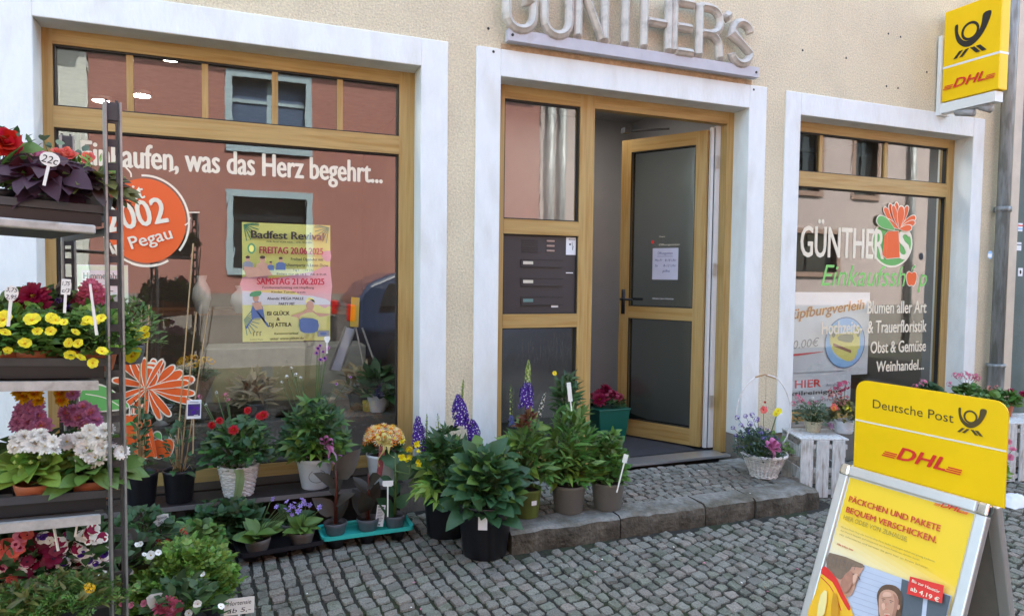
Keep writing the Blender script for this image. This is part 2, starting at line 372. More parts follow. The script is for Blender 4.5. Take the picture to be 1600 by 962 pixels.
# doorstep with kerb stones and small setts
step = MB(); step.box(1.40, 3.30, -.68, .0, -.2, .098); step = tag(step.build('step', [m_joint]), kind='structure')
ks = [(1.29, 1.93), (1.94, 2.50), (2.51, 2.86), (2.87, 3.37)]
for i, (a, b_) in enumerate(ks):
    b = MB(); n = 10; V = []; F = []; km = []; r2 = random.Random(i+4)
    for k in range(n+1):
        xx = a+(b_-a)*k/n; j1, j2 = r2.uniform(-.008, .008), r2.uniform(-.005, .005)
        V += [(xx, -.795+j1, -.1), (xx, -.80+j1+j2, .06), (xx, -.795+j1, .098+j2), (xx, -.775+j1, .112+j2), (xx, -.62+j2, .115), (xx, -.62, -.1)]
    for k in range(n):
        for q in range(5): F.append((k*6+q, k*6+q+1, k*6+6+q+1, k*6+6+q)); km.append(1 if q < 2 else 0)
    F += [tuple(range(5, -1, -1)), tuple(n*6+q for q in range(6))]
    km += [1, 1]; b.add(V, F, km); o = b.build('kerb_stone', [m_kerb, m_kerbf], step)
b = MB(); b.add([(3.22, -.62, -.1), (3.372, -.615, -.1), (3.42, -.005, -.1), (3.22, -.005, -.1), (3.22, -.617, .113), (3.37, -.617, .113), (3.42, -.005, .113), (3.22, -.005, .113)], [(0, 3, 2, 1), (4, 5, 6, 7), (0, 1, 5, 4), (1, 2, 6, 5), (2, 3, 7, 6), (3, 0, 4, 7)])
bevel(b.build('kerb_stone', [m_kerb], step), .008)
b = MB(); b.box(1.29, 1.395, -.617, -.005, -.1, .113); bevel(b.build('kerb_stone', [m_kerb], step), .008)
r2 = random.Random(9); cnt = 0; sb = MB()
for iy in range(9):
    yy = -.585+iy*.066; xx = 1.43+r2.uniform(0, .03)
    while xx < 3.19:
        wx = r2.uniform(.05, .082)
        yo = .022*math.sin((xx-1.2)*5.5)
        if yy+yo < -.02 or True:
            o = bpy.data.objects.new('sett', stmesh[r2.randrange(16)][r2.choice((0, 0, 2))]); C.objects.link(o); o.parent = step
            o.location = (xx+wx/2, min(yy+yo, -.035), .111+r2.uniform(-.002, .002)); o.rotation_euler = (0, 0, math.cos((xx-1.2)*5.5)*.12+r2.uniform(-.12, .12)); o.scale = (wx, .059, .06); cnt += 1
        xx += wx+.007

# ------------------------------------------------------------------ the shop building
shop = thing('shop_building', 'beige roughcast shopfront with white window surrounds and yellow-brown frames', 'building')
WL, WR = -6.0, 6.26
OP = [(-.925, 1.0, .25, 2.65), (1.50, 3.41, .12, 2.65), (3.89, 5.78, .30, 2.65)]       # openings x0,x1,z0,z1
OUT = [(-1.12, 1.164, .27, 2.812), (1.341, 3.567, .27, 2.815), (3.746, 5.92, .27, 2.812)]
TOP = 7.6
b = MB()
xs = [WL]+[q for o in OUT for q in o[:2]]+[WR]
for i in range(0, len(xs), 2): b.box(xs[i], xs[i+1], 0, .32, .27, TOP)
for o in OUT: b.box(o[0], o[1], 0, .32, o[3], TOP)
b.build('wall', [m_plaster], shop)
for a, c_, zt_ in ((WL, -.925, .268), (1.0, 1.50, .268), (3.41, 3.89, .268), (5.78, WR, .268), (-.9248, .9998, .225), (3.8902, 5.7798, .30)):
    b = MB(); b.box(a, c_, .012, .33, -.2, zt_); b.build('plinth', [m_plinth], shop)
for o, q in zip(OUT, OP):
    b = MB(); yf = -.012
    b.box(o[0], q[0], yf, .30, .27, o[3]); b.box(q[1], o[1], yf, .30, .27, o[3]); b.box(q[0], q[1], yf, .30, q[3], o[3])
    bevel(b.build('window_surround', [m_white], shop), .004, 1)
# glass panes, frames
FY = .15
def frame(b, x0, x1, z0, z1, wl, wr, wb, wt, y0=FY, y1=FY+.07, mv=1):
    b.box(x0, x0+wl, y0, y1, z0, z1, mv); b.box(x1-wr, x1, y0, y1, z0, z1, mv)
    b.box(x0+wl, x1-wr, y0+.0005, y1, z0, z0+wb, 0); b.box(x0+wl, x1-wr, y0+.0005, y1, z1-wt, z1, 0)
def gasket(b, x0, x1, z0, z1, y=FY+.012, t=.009):
    b.box(x0, x1, y, y+.03, z1-t, z1, 2); b.box(x0, x1, y, y+.03, z0, z0+t, 2); b.box(x0, x0+t, y, y+.03, z0+t, z1-t, 2); b.box(x1-t, x1, y, y+.03, z0+t, z1-t, 2)
def pane(name, x0, x1, z0, z1, parent, mat=None, y=FY+.036):
    b = MB(); b.box(x0, x1, y, y+.006, z0, z1); return b.build(name, [mat or m_glass], parent)
def window(x0, x1, z0, z1, wl, wr, wb, ztr0, ztr1, bars):
    b = MB(); frame(b, x0, x1, z0, z1, wl, wr, wb, .075)
    b.box(x0+wl, x1-wr, FY-.004, FY+.07, ztr0, ztr1, 0)
    gasket(b, x0+wl, x1-wr, z0+wb, ztr0); gasket(b, x0+wl, x1-wr, ztr1, z1-.075)
    wf = b.build('window_frame', [m_oak, m_oakv, m_gasket], shop)
    pane('pane', x0+wl+.004, x1-wr-.004, z0+wb+.004, ztr0-.004, wf); pane('pane', x0+wl+.004, x1-wr-.004, ztr1+.004, z1-.079, wf)
    for bx in bars:
        b = MB(); b.box(bx-.016, bx+.016, FY+.020, FY+.034, ztr1, z1-.075); b.build('glazing_bar', [m_oakv], wf)
    return wf
xa = lambda px, py, Y=FY: float(at(px, py, Y)[0])
za = lambda px, py, Y=FY: float(at(px, py, Y)[2])
winL = window(-.96, 1.0, .25, 2.65, -.96+1.05-.008, .095, .072, 2.155, 2.262, [xa(202, 120), xa(320, 130), xa(430, 150), xa(532, 160)])
winR = window(3.89, 5.80, .30, 2.65, .10, .10, .08, 2.155, 2.268, [xa(1286, 240), xa(1388, 250)])
b = MB(); b.box(-.925, 1.0, .0, .15, .225, .2495)
b.build('window_ledge', [m_dwood], shop)
# door frame, side light, letterboxes
PX0, PX1, PX2, PX3 = 1.50, 2.135, 2.245, float(at(1130, 450, .15)[0])
b = MB(); b.box(1.50, 1.59, FY, FY+.07, .12, 2.65, 1); b.box(PX1, PX2, FY, FY+.07, .12, 2.65, 1); b.box(PX3, 3.41, FY, FY+.07, .12, 2.65, 1)
b.box(1.59, PX1, FY+.0005, FY+.07, 2.565, 2.65, 0); b.box(PX2, PX3, FY+.0005, FY+.07, 2.565, 2.65, 0)
zb = [(1.70, 1.795), (1.085, 1.175), (.12, .26)]
for a, c_ in zb: b.box(1.59, PX1, FY-.003, FY+.07, a, c_, 0)
gasket(b, 1.59, PX1, 1.795, 2.565); gasket(b, 1.59, PX1, .26, 1.085); gasket(b, 1.59, PX1, 1.175, 1.70)
dframe = b.build('door_frame', [m_oak, m_oakv, m_gasket], shop)
pane('pane', 1.594, PX1-.004, 1.80, 2.561, dframe); pane('pane', 1.594, PX1-.004, .264, 1.081, dframe, m_orn2)
b = MB(); b.box(2.2455, PX3+.01, .03, .075, .1155, .133); b.box(2.2455, PX3-.001, .0755, .22, .10, .124); b.build('threshold', [m_alu], shop)
# white rebate strips at the hinge side
b = MB(); b.box(PX3-.040, PX3-.001, FY+.072, FY+.10, .14, 2.56, 0); b.box(PX3-.052, PX3-.041, FY+.085, FY+.11, .14, 2.55, 1); b.box(PX3-.075, PX3-.053, FY+.08, FY+.105, .14, 2.55, 0)
for z in (.45, 1.45, 2.25): b.box(PX3-.05, PX3-.02, FY+.060, FY+.0715, z, z+.09, 2)
b.build('hinge_strip', [m_pvc, m_gasket, m_alu], shop)
# door leaf, hinged on the right, opened inwards
m_panel = M('letterbox_panel', (.036, .032, .034), .45, var=.08, vs=3)
hx, hy, ex, ey = PX3-.078, .26, 2.915, .885
dl = math.hypot(ex-hx, ey-hy); dang = math.atan2(ey-hy, ex-hx)
LM = Matrix.Translation((hx, hy, 0)) @ Matrix.Rotation(dang, 4, 'Z')
b = MB(); L_, T_ = dl, .032
zl0, zl1 = .145, 2.53
b.box(0, .085, -T_, T_, zl0, zl1, 1); b.box(L_-.085, L_, -T_, T_, zl0, zl1, 1); b.box(.085, L_-.085, -T_+.0005, T_-.0005, zl0, zl0+.13, 0); b.box(.085, L_-.085, -T_+.0005, T_-.0005, zl1-.10, zl1, 0); b.box(.085, L_-.085, -T_+.0005, T_-.0005, 1.10, 1.195, 0)
for (z0, z1) in ((zl0+.13, 1.10), (1.195, zl1-.10)):
    for sy in (-1, 1):
        yA, yB = sorted((sy*(T_-.012), sy*(T_-.004)))
        b.box(.085, .093, yA, yB, z0, z1, 2); b.box(L_-.093, L_-.085, yA, yB, z0, z1, 2); b.box(.093, L_-.093, yA, yB, z1-.008, z1, 2); b.box(.093, L_-.093, yA, yB, z0, z0+.008, 2)
door = b.build('door', [m_oak, m_oakv, m_gasket], shop); door.matrix_local = LM
for (z0, z1) in ((zl0+.132, 1.098), (1.197, zl1-.102)):
    b = MB(); b.box(.087, L_-.087, -.004, .004, z0, z1); b.build('pane', [m_orn], door)
b = MB()
for sy in (1, -1):
    b.box(L_-.055, L_-.025, sy*(T_+.004)-.004, sy*(T_+.004)+.004, 1.13, 1.33); b.tube([(L_-.04, sy*T_, 1.25), (L_-.04, sy*(T_+.05), 1.25), (L_-.05, sy*(T_+.055), 1.25), (L_-.15, sy*(T_+.055), 1.25)], .010, 8)
b.build('door_handle', [m_blackp], door, True)
# print on the door pane (the face turned to the street is the -normal side, towards the opening)
dd = np.array([math.cos(dang), math.sin(dang), 0]); 
# street-side face: local +y or -y, whichever faces the camera
nl = np.array([-dd[1], dd[0], 0]); sgn = 1 if (CO-np.array([hx, hy, 1.4])) @ nl > 0 else -1
po = np.array([ex, ey, 0])+nl*sgn*.006
def dplane(px, py):
    v = ray(px, py); t = ((po-CO) @ nl)/(v @ nl); q = CO+t*v; return float((q-po) @ (-dd)), float(q[2])
pr = Print(po, -dd, (0, 0, 1))
if (np.cross(-dd, [0, 0, 1]) @ (CO-po)) < 0: pr.n = -pr.n
u0, v1 = dplane(1020, 388); u1, v0 = dplane(1059, 437)
m_ppr = M('lilac_paper', (.55, .55, .66), .7, var=.05); m_inkb = M('blue_ink', (.05, .06, .2), .7, var=0)
pr.rect(u0, u1, v0, v1, m_ppr); W_, H_ = u1-u0, v1-v0
pr.text('Öffnungszeiten', u0+W_*.2, u0+W_*.78, v1-H_*.2, H_*.09, m_inkb, .01); pr.line([(u0+W_*.2, v1-H_*.26), (u0+W_*.8, v1-H_*.26)], .0025, m_inkb)
for k, tx in enumerate(('Mo-Fr   8-18 Uhr', 'Sa      8-12 Uhr', 'geöffnet')): pr.text(tx, u0+W_*(.1 if k < 2 else .4), u0+W_*(.93 if k < 2 else .7), v1-H_*(.42+.17*k), H_*.08, m_inkb, .01, .2)
pr.build('opening_hours_note', shop); pr = Print(po, -dd, (0, 0, 1)); pr.n = pr.n if (np.cross(-dd, [0, 0, 1]) @ (CO-po)) >= 0 else -pr.n
ua, va = dplane(1020, 378); pr.ell(ua, va, .012, .014, m_red)
u2, v2 = dplane(1030, 371); u3, _v = dplane(1062, 383); pr.text('Unsere', u2, u2+.05, v2, .014, m_cream, .01, .2); pr.text('Öffnungszeiten', u2, u3, _v, .014, m_cream, .01, .2)
u2, v2 = dplane(1020, 467); u3, _v = dplane(1053, 470); pr.text('Inhaber Jens Günther', u2, u3, v2, .012, m_paper, .02)
pr.build('door_print', shop)
b = MB(); b.box(2.75, 2.80, .60, .66, 2.535, 2.575); b.tube([(2.79, .62, 2.55), (3.05, .45, 2.56)], .008, 6); b.build('door_closer', [m_galvd], shop)
# letterbox panel
b = MB(); b.box(1.592, PX1-.002, FY+.022, FY+.03, 1.178, 1.698, 0)
lb = b.build('letterbox_panel', [m_panel], shop)
Y0 = FY+.022
def prect(px0, py0, px1, py1, Y): return xa(px0, py0, Y), xa(px1, py1, Y), za(px1, py1, Y), za(px0, py0, Y)
b = MB()
for k in range(6):
    zz = za(830, 377+k*3.4, Y0); b.box(xa(815, 380, Y0), xa(840, 380, Y0), Y0-.004, Y0-.0002, zz, zz+.005)
b.build('speaker_grille', [m_gasket], lb)
m_btn = M('bell_button', (.40, .27, .22), .5, var=.1)
for k in range(3):
    x0, x1, z0, z1 = prect(854, 375+k*7.6, 866, 378+k*7.6, Y0); b = MB(); b.box(x0, x1, Y0-.005, Y0-.0002, z0, z1); bevel(b.build('bell_button', [m_btn], lb), .001)
for k, m_ in enumerate((M('name_card', (.62, .58, .47), .6, var=.05), None, M('green_name_card', (.13, .24, .22), .5, var=.05))):
    m_ = m_ or MATS['name_card']
    x0, x1, z0, z1 = prect(814, 405+k*29.3, 873, 418+k*29.3, Y0)
    b = MB(); b.box(x0, x1, Y0-.007, Y0-.0002, z0, z1, 0); b.box(x0, x1+.03, Y0-.009, Y0-.0071, z1-.004, z1, 1); b.box(x0, x1+.03, Y0-.009, Y0-.0071, z0, z0+.004, 1); o = b.build('letter_flap', [m_panel, m_gasket], lb)
    x0, x1, z0, z1 = prect(816.5, 408+k*29.3, 832, 413+k*29.3, Y0); b = MB(); b.box(x0, x1, Y0-.011, Y0-.0092, z0, z1); b.build('name_plate', [m_], o)
pr = Print((0, Y0-.001, 0))
x0, x1, z0, z1 = prect(884.5, 370, 902, 398.5, Y0); pr.rect(x0, x1, z0, z1, m_paper)
pr.ell(x0+.03, z1-.05, .008, .006, m_ink); pr.line([(x0+.045, z1-.035), (x0+.05, z1-.09), (x0+.055, z1-.06)], .003, m_ink); pr.text('Bitte', x0+.02, x1-.02, z1-.022, .010, m_ink)
pr.build('panel_notice', shop); pr = Print((0, Y0-.001, 0))
x0, x1, z0, z1 = prect(861, 476, 872, 480, Y0); pr.rect(x0, x1, z0, z1, m_paper); x0, x1, z0, z1 = prect(847, 467, 853, 471, Y0); pr.poly([(x0, z0), (x1, z0), (x1, z1-.003), (x0+.008, z1)], m_paper)
x0, x1, z0, z1 = prect(884, 425.5, 895, 427, Y0); pr.rect(x0, x1, z0, z1, m_paper)
pr.build('panel_print', shop)

# interior of the shop and the hallway
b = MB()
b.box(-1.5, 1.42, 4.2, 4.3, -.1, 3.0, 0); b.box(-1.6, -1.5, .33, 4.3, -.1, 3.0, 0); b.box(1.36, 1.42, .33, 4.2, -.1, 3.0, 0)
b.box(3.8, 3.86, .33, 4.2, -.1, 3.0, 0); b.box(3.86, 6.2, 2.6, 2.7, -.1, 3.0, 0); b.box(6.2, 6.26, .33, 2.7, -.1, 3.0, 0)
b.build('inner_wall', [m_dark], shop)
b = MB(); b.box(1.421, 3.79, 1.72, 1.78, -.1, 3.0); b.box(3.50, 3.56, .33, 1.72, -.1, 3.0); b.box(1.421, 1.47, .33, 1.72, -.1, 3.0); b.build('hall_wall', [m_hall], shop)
b = MB(); b.box(-1.6, 6.26, .33, 4.3, 2.9, 3.0); b.build('ceiling', [M('ceiling_paint', (.35, .34, .33), .9)], shop)
m_ifl = M('dark_tiles', (.07, .065, .06), .5, var=.2)
b = MB(); b.box(-1.6, 6.26, .22, 4.3, -.1, .10); b.build('floor', [m_ifl], shop)
b = MB(); b.box(2.25, 3.49, .225, 1.7, .101, .125, 0)
for k in range(34):
    yy = .24+k*.021; b.box(2.26, 3.2, yy, yy+.009, .1255, .132, 1)
b.build('door_mat', [M('mat_rubber', (.015, .016, .018), .9), M('mat_rib', (.055, .058, .065), .8)], shop)
m_lamp = M('lamp_panel', (1, .97, .92), .5, var=0, emit=14)
for i, p in enumerate([(265, 92), (221, 150), (158, 158)]):
    q = oz(*p, 2.86); 
    t = thing('ceiling_lamp', ['round ceiling lamp seen through the transom, highest of three', 'round ceiling lamp seen low behind the second transom pane', 'small ceiling lamp just above the trolley post'][i], 'lamp', q, group='lamps on the shop ceiling')
    b = MB(); b.lathe([(0, .0), (.07, .0), (.075, .015), (.075, .035), (0, .035)], 20); b.build('lamp_housing', [m_pvc], t); b = MB(); b.lathe([(.0, -.004), (.062, -.003), (.062, -.0005)], 20); b.build('diffuser', [m_lamp], t)
t = thing('ceiling_lamp', 'added square fill light, unseen above the hallway behind the open door', 'lamp', (2.6, .95, 2.86), group='lamps on the shop ceiling')  # unseen glowing panel, added to brighten the dark hallway
b = MB(); b.box(-.2, .2, -.2, .2, 0, .038); b.build('lamp_housing', [m_pvc], t); b = MB(); b.box(-.18, .18, -.18, .18, -.004, -.0005); b.build('diffuser', [M('added_fill_panel', (1, .96, .9), .5, var=0, emit=2.2)], t)
for (lx, ly, lb_) in ((.2, .62, 'large added fill light, unseen on the ceiling behind the left shop window'), (4.8, .62, 'added fill light, unseen on the ceiling of the right-hand shop room')):  # two more unseen panels, added as fill light for the shop rooms
    t = thing('ceiling_lamp', lb_, 'lamp', (lx, ly, 2.86), group='lamps on the shop ceiling')
    b = MB(); b.box(-.5, .5, -.15, .15, 0, .038); b.build('lamp_housing', [m_pvc], t); b = MB(); b.box(-.48, .48, -.13, .13, -.004, -.0005); b.build('diffuser', [MATS['added_fill_panel']], t)
for i, (vx, vy, vr, vh, mm_, lb_) in enumerate(((-.28, 1.95, .07, .30, m_pvc, 'tall white vase on the counter left of the poster'), (.02, 2.0, .09, .22, m_enamel, 'bulbous pale vase on the counter behind the poster'), (.62, 1.95, .06, .34, m_dark, 'slim dark vase on the counter right of the poster'))):
    t = thing('vase', lb_, 'vase', (vx, vy, 1.1)); b = MB(); b.lathe([(0, 0), (vr*.6, 0), (vr, vh*.4), (vr*.9, vh*.65), (vr*.45, vh*.85), (vr*.6, vh)], 20); b.build('vessel', [mm_], t, True)
# roof
b = MB(); b.add([(WL, -.4, 7.5), (WR, -.4, 7.5), (WR, 5, 9.2), (WL, 5, 9.2), (WL, -.4, 7.62), (WR, -.4, 7.62), (WR, 5, 9.4), (WL, 5, 9.4)], [(0, 3, 2, 1), (4, 5, 6, 7), (0, 1, 5, 4), (1, 2, 6, 5), (2, 3, 7, 6), (3, 0, 4, 7)])
b.build('roof', [M('roof_tiles', (.2, .07, .04), .9)], shop)
b = MB(); b.box(WL, WR, 4.31, 9, -.1, 7.4); b.build('rear_wall', [m_plaster], shop)

b = MB(); b.box(1.50, 3.43, -.003, -.0005, 2.8155, 2.85); b.build('bare_render_strip', [M('bare_orange_render', (.50, .34, .20), .95, var=.3, vs=20, bump=.8, bs=70)], shop)
# nail holes and marks in the render
b = MB()
for px_, py_, yy in [(1388, 53, -.001), (1407, 58, -.001), (1385, 135, -.001), (1403, 138, -.001), (1254, 79, -.001), (1448, 113, -.001), (1322, 91, -.001), (763, 45, -.001), (1176, 141, -.0125), (770, 82, -.0125)]:
    q = at(px_, py_, 0); n = 8
    b.add([(q[0]+.009*math.cos(2*math.pi*k/n), yy, q[2]+.009*math.sin(2*math.pi*k/n)) for k in range(n)], [tuple(range(n))])
b.build('drill_hole', [m_gasket], shop)

# ------------------------------------------------------------------ vinyl lettering on the panes
GY = FY+.0355
def U(px, py, Y=GY): q = at(px, py, Y); return float(q[0]), float(q[2])
def petal(p, base, tip, wd, m, mo, curve=0., ow=.006):
    base, tip = np.array(base), np.array(tip); d = tip-base; L = np.linalg.norm(d); d /= L; q = np.array([-d[1], d[0]])
    def outline(g, w_):
        P = []
        for t, s_ in ((0, 0), (.25, .55), (.55, .98), (.8, .95), (.95, .6), (1, .0)): P.append(base-d*g*(1-t)+d*(L+g)*t*1.0+q*(s_*w_/2+(g if s_ else 0)+curve*L*t*t)+d*g*t)
        for t, s_ in ((.95, .6), (.8, .95), (.55, .98), (.25, .55)): P.append(base+d*(L+g)*t-q*(s_*w_/2+g-curve*L*t*t)+d*g*t)
        return P
    p.poly(outline(ow, wd), mo, 3); p.poly(outline(0, wd), m, 3)
def apple(p, cx, cz, r, m, mo):
    sh = lambda k: [(cx+k*x, cz+k*z) for x, z in ((0, .78), (.45, .98), (.95, .7), (1.0, 0), (.75, -.75), (.35, -1.05), (0, -.95), (-.35, -1.05), (-.75, -.75), (-1.0, 0), (-.95, .7), (-.45, .98))]
    p.poly(sh(r*1.12), mo, 3); p.poly(sh(r), m, 3)
p = Print((0, GY, 0))
x0, z0 = U(128, 262); x1, z1 = U(597, 282); _, zc = U(130, 222)
p.text('Einkaufen, was das Herz begehrt...', x0, x1, (z0+z1)/2, zc-z0, m_cream, bold=.035)
p.build('window_lettering', shop); p = Print((0, GY, 0))
cx, cz = U(228, 345); ex_, _ = U(291, 345); _, ez = U(228, 279)
rx, rz = ex_-cx, ez-cz
p.ell(cx, cz, rx, rz, m_orange, 48)
for a0, a1, k in ((-40, 95, 1.07), (200, 285, 1.07), (-110, -60, 1.08)):
    p.line([(cx+rx*k*math.cos(R_(t)), cz+rz*k*math.sin(R_(t))) for t in range(a0, a1+1, 5)], .011, m_cream)
p.line([U(197, 262), U(204, 270), U(205, 277)], .008, m_cream, 4); p.line([U(264, 268), U(272, 265), U(278, 264)], .008, m_cream, 4); p.line([U(295, 332), U(312, 332)], .006, m_cream)
p.line([U(297, 340), U(294, 348), U(289, 352)], .007, m_cream, 4)
def tilt(txt, a, b_, capx, bold):
    (xa_, za_), (xb_, zb_) = U(*a), U(*b_); p.text(txt, xa_, xb_, za_, capx, m_cream, bold=bold, dz=zb_-za_)
capm = abs(U(228, 345)[1]-U(228, 380)[1])/35
tilt('Seit', (182, 316), (228, 309), 24*capm, .02); tilt('2002', (170, 363), (266, 346), 42*capm, .03); tilt('in Pegau', (176, 397), (275, 371), 20*capm, .025)
p.build('round_sticker', shop); p = Print((0, GY, 0))
# big flower, leaf, bag and apple at the lower left of the pane
c0 = U(232, 604)
for tip, wd in (((192, 563), .05), ((178, 590), .05), ((212, 566), .05), ((176, 622), .04), ((205, 645), .05), ((222, 655), .04), ((246, 655), .04), ((303, 596), .085), ((286, 584), .075), ((274, 574), .055), ((258, 566), .05), ((244, 562), .05), ((262, 650), .05), ((298, 632), .055), ((302, 618), .06)):
    petal(p, c0, U(*tip), wd*.66, m_orange, m_cream, .07, .0045)
petal(p, U(238, 608), U(234, 568), .085, m_orange, m_cream, 0); petal(p, U(238, 606), U(238, 574), .07, m_orange, m_cream, .2)
for tip, wd in (((294, 592), .06), ((203, 566), .045), ((192, 640), .045), ((222, 560), .04), ((250, 560), .035)): petal(p, U(228, 607), U(*tip), wd*.6, m_orange, m_cream, -.08, .0045)
petal(p, U(202, 634), U(128, 612), .13, m_vgreen, m_cream, .02, .008)
p.line([U(190, 634), U(165, 620), U(135, 614)], .005, m_cream, 3)
def P4(pts, m, ow=0, mo=None):
    if mo:
        c_ = np.mean([U(*q) for q in pts], 0); p.poly([tuple(c_+(np.array(U(*q))-c_)*1.05) for q in pts], mo)
    p.poly([U(*q) for q in pts], m)
P4([(188, 648), (222, 645), (243, 712), (190, 716)], m_orange, mo=m_cream); P4([(224, 644), (236, 655), (246, 710), (243, 713)], m_orange, mo=m_cream)
for k in range(5): p.line([U(196+k*7, 648), U(198+k*6, 634)], .006, m_cream)
p.line([U(160, 700), U(172, 716), U(187, 700)], .004, m_cream, 3); petal(p, U(196, 662), U(210, 658), .02, m_vgreen, m_vgreen, 0, 0)
p.text('Blumen', *[U(192, 680)[0], U(222, 680)[0]], U(192, 680)[1], .02, m_vgreen, shear=.3)
p.build('flower_sticker', shop); p = Print((0, GY+.0012, 0))
a_ = U(254, 700); apple(p, a_[0], a_[1], .052, m_orange, m_cream); petal(p, U(252, 686), U(244, 675), .03, m_vgreen, m_cream, .1, .004)
p.build('apple_sticker', shop)

p = Print((0, GY, 0))
# right-hand window: round emblem, name, script line, list of goods
c_, r_ = U(1394, 380), abs(U(1394, 380)[1]-U(1394, 416)[1])
ex2 = U(1424, 380)[0]-c_[0]
p.ell(c_[0], c_[1], ex2*1.06, r_*1.05, m_cream); p.ell(c_[0], c_[1], ex2*.98, r_*.97, m_vgreen)
zc = U(1300, 352)[1]; z0 = U(1300, 402)[1]
p.text('GÜNTHER', U(1251, 380)[0], U(1381, 380)[0], z0, zc-z0, m_cream, bold=.022)
p.build('window_lettering', shop); p = Print((0, GY-.002, 0)); p.text('S', U(1404, 380)[0], U(1421, 380)[0], U(1412, 404)[1], U(1412, 357)[1]-U(1412, 404)[1], m_cream, bold=.05)
P4([(1386, 362), (1403, 361), (1405, 402), (1384, 404)], m_orange, mo=m_cream); P4([(1381, 368), (1386, 362), (1384, 404), (1378, 398)], m_orange, mo=m_cream)
fc = U(1403, 358)
for tip, wd in (((1380, 326), .055), ((1388, 320), .055), ((1398, 317), .05), ((1416, 322), .055), ((1428, 338), .06), ((1427, 346), .05), ((1422, 355), .05), ((1384, 345), .04), ((1392, 322), .05)):
    petal(p, fc, U(*tip), wd, m_orange, m_cream, -.03, .005)
petal(p, fc, U(1406, 323), .075, m_orange, m_cream, 0, .005); petal(p, U(1395, 359), U(1369, 340), .09, m_vgreen, m_cream, .05, .005)
p.build('emblem_sticker', shop); p = Print((0, GY, 0))
p.text('Einkaufssh', U(1283, 445)[0], U(1415, 445)[0], U(1283, 446)[1], U(1283, 411)[1]-U(1283, 446)[1], m_vlime, bold=-.0, shear=.30)
p.text('p', U(1434, 445)[0], U(1448, 445)[0], U(1434, 447)[1], U(1283, 414)[1]-U(1283, 446)[1], m_vlime, shear=.3)
a_ = U(1424, 435); apple(p, a_[0], a_[1], .058, m_orange, m_cream); p.line([U(1424, 424), U(1425, 417)], .008, m_vlime); petal(p, U(1424, 421), U(1430, 415), .02, m_vgreen, m_cream, 0, .002)
p.build('script_lettering', shop)
for tx, xa_, xb_, yb, yt in (('Blumen aller Art', 1355, 1447, 489, 469), ('Hochzeits-  & Trauerfloristik', 1284, 1447, 519, 499), ('Obst & Gemüse', 1360, 1446, 550, 531), ('Weinhandel...', 1369, 1443, 579, 562)):
    p = Print((0, GY, 0)); za_ = U(1400, yb)[1]; p.text(tx, U(xa_, yb)[0], U(xb_, yb)[0], za_, U(1400, yt)[1]-za_, m_cream, bold=.03); p.build('window_lettering', shop)

# ------------------------------------------------------------------ festival poster hung inside the left pane
PY = GY+.03
def Up(px, py): return U(px, py, PY)
x0, z1 = Up(378, 347); x1, z0 = Up(516, 533); W_, H_ = x1-x0, (Up(378, 347)[1]-Up(378, 534)[1]); z1 = Up(378, 347)[1]; z0 = z1-H_
t = thing('poster', 'yellow festival poster with pink bands hanging behind the large left shop window', 'poster', (x0, PY, z0))
b = MB(); b.box(0, W_, .001, .003, 0, H_); b.build('sheet', [m_paper], t)
m_py = M('poster_yellow', (.90, .80, .20), .6, var=.05); m_pk = M('poster_pink', (.90, .42, .50), .6, var=.05, vs=8); m_pr = M('poster_red', (.62, .03, .06), .6, var=0); m_pb = M('poster_dark_brown', (.07, .03, .02), .6, var=0)
m_pv = M('poster_lilac', (.85, .80, .88), .6, var=0); m_sk = M('print_skin', (.55, .30, .20), .6, var=.1, vs=30); m_nb = M('print_denim', (.10, .15, .30), .6, var=.1); m_gn = M('print_palm_green', (.10, .28, .12), .6, var=0); m_gry = M('print_grey', (.25, .25, .28), .6, var=.1)
p = Print(ux=(1, 0, 0)); p.rect(0, W_, 0, H_, m_py)
F_ = lambda *q: [(x*W_, y*H_) for x, y in q]
p.poly(F_((0, .43), (0, .54), (.12, .555), (.3, .57), (.3, .53), (.8, .60), (1, .64), (1, .30), (.85, .31), (.7, .37), (.55, .43), (.3, .44)), m_pk, 2)
p.poly(F_((.0, .31), (1, .31), (1, .335), (.95, .36), (.8, .385), (.0, .43)), m_pv)
p.poly(F_((.92, .7), (1, .69), (1, .78), (.9, .76)), m_pk, 2)
for cx, cz, sg in ((.02, .98, 1), (.98, .98, -1), (.02, .19, 1)):
    for k in range(9):
        a_ = R_(-80+k*16) if sg > 0 else R_(260-k*16); l_ = .17
        if abs(math.cos(a_)) < .1 and False: continue
        X1, Z1 = cx*W_+math.cos(a_)*l_*W_, cz*H_+math.sin(a_)*l_*.8*H_
        X1 = min(max(X1, .004), W_-.004); Z1 = min(max(Z1, .004), H_-.004)
        p.line([(cx*W_, cz*H_), (X1, Z1)], .005, m_gn)
def T_c(tx, a, c_, zb_, h, m, bold=.02): p.text(tx, a*W_, c_*W_, zb_*H_, h*H_, m, bold)
T_c('Badfest Revival', .10, .92, .87, .066, m_pb, .06); T_c('FÜR ALLE VON HIER – WIE FRÜHER', .27, .78, .838, .014, m_pb)
T_c('FREITAG 20.06.2025', .19, .91, .745, .058, m_pr, .05)
T_c('Freibad Open-Air mit', .54, .91, .69, .026, m_pb, .03); T_c('Schaumparty & Laser-Show', .47, .97, .64, .026, m_pb, .03); T_c('Tag 1       19 Uhr', .56, .80, .60, .018, m_pb, .03); T_c('Einlass nur ab 16 J.   AK 8 EUR', .38, .95, .565, .018, m_pb, .02)
T_c('SAMSTAG 21.06.2025', .16, .92, .485, .056, m_pr, .05)
T_c('Familiennachmittag mit Hüpfburg', .22, .80, .45, .020, m_pb, .02); T_c('Kinder Turnier u.v.m', .32, .70, .413, .018, m_pb, .03)
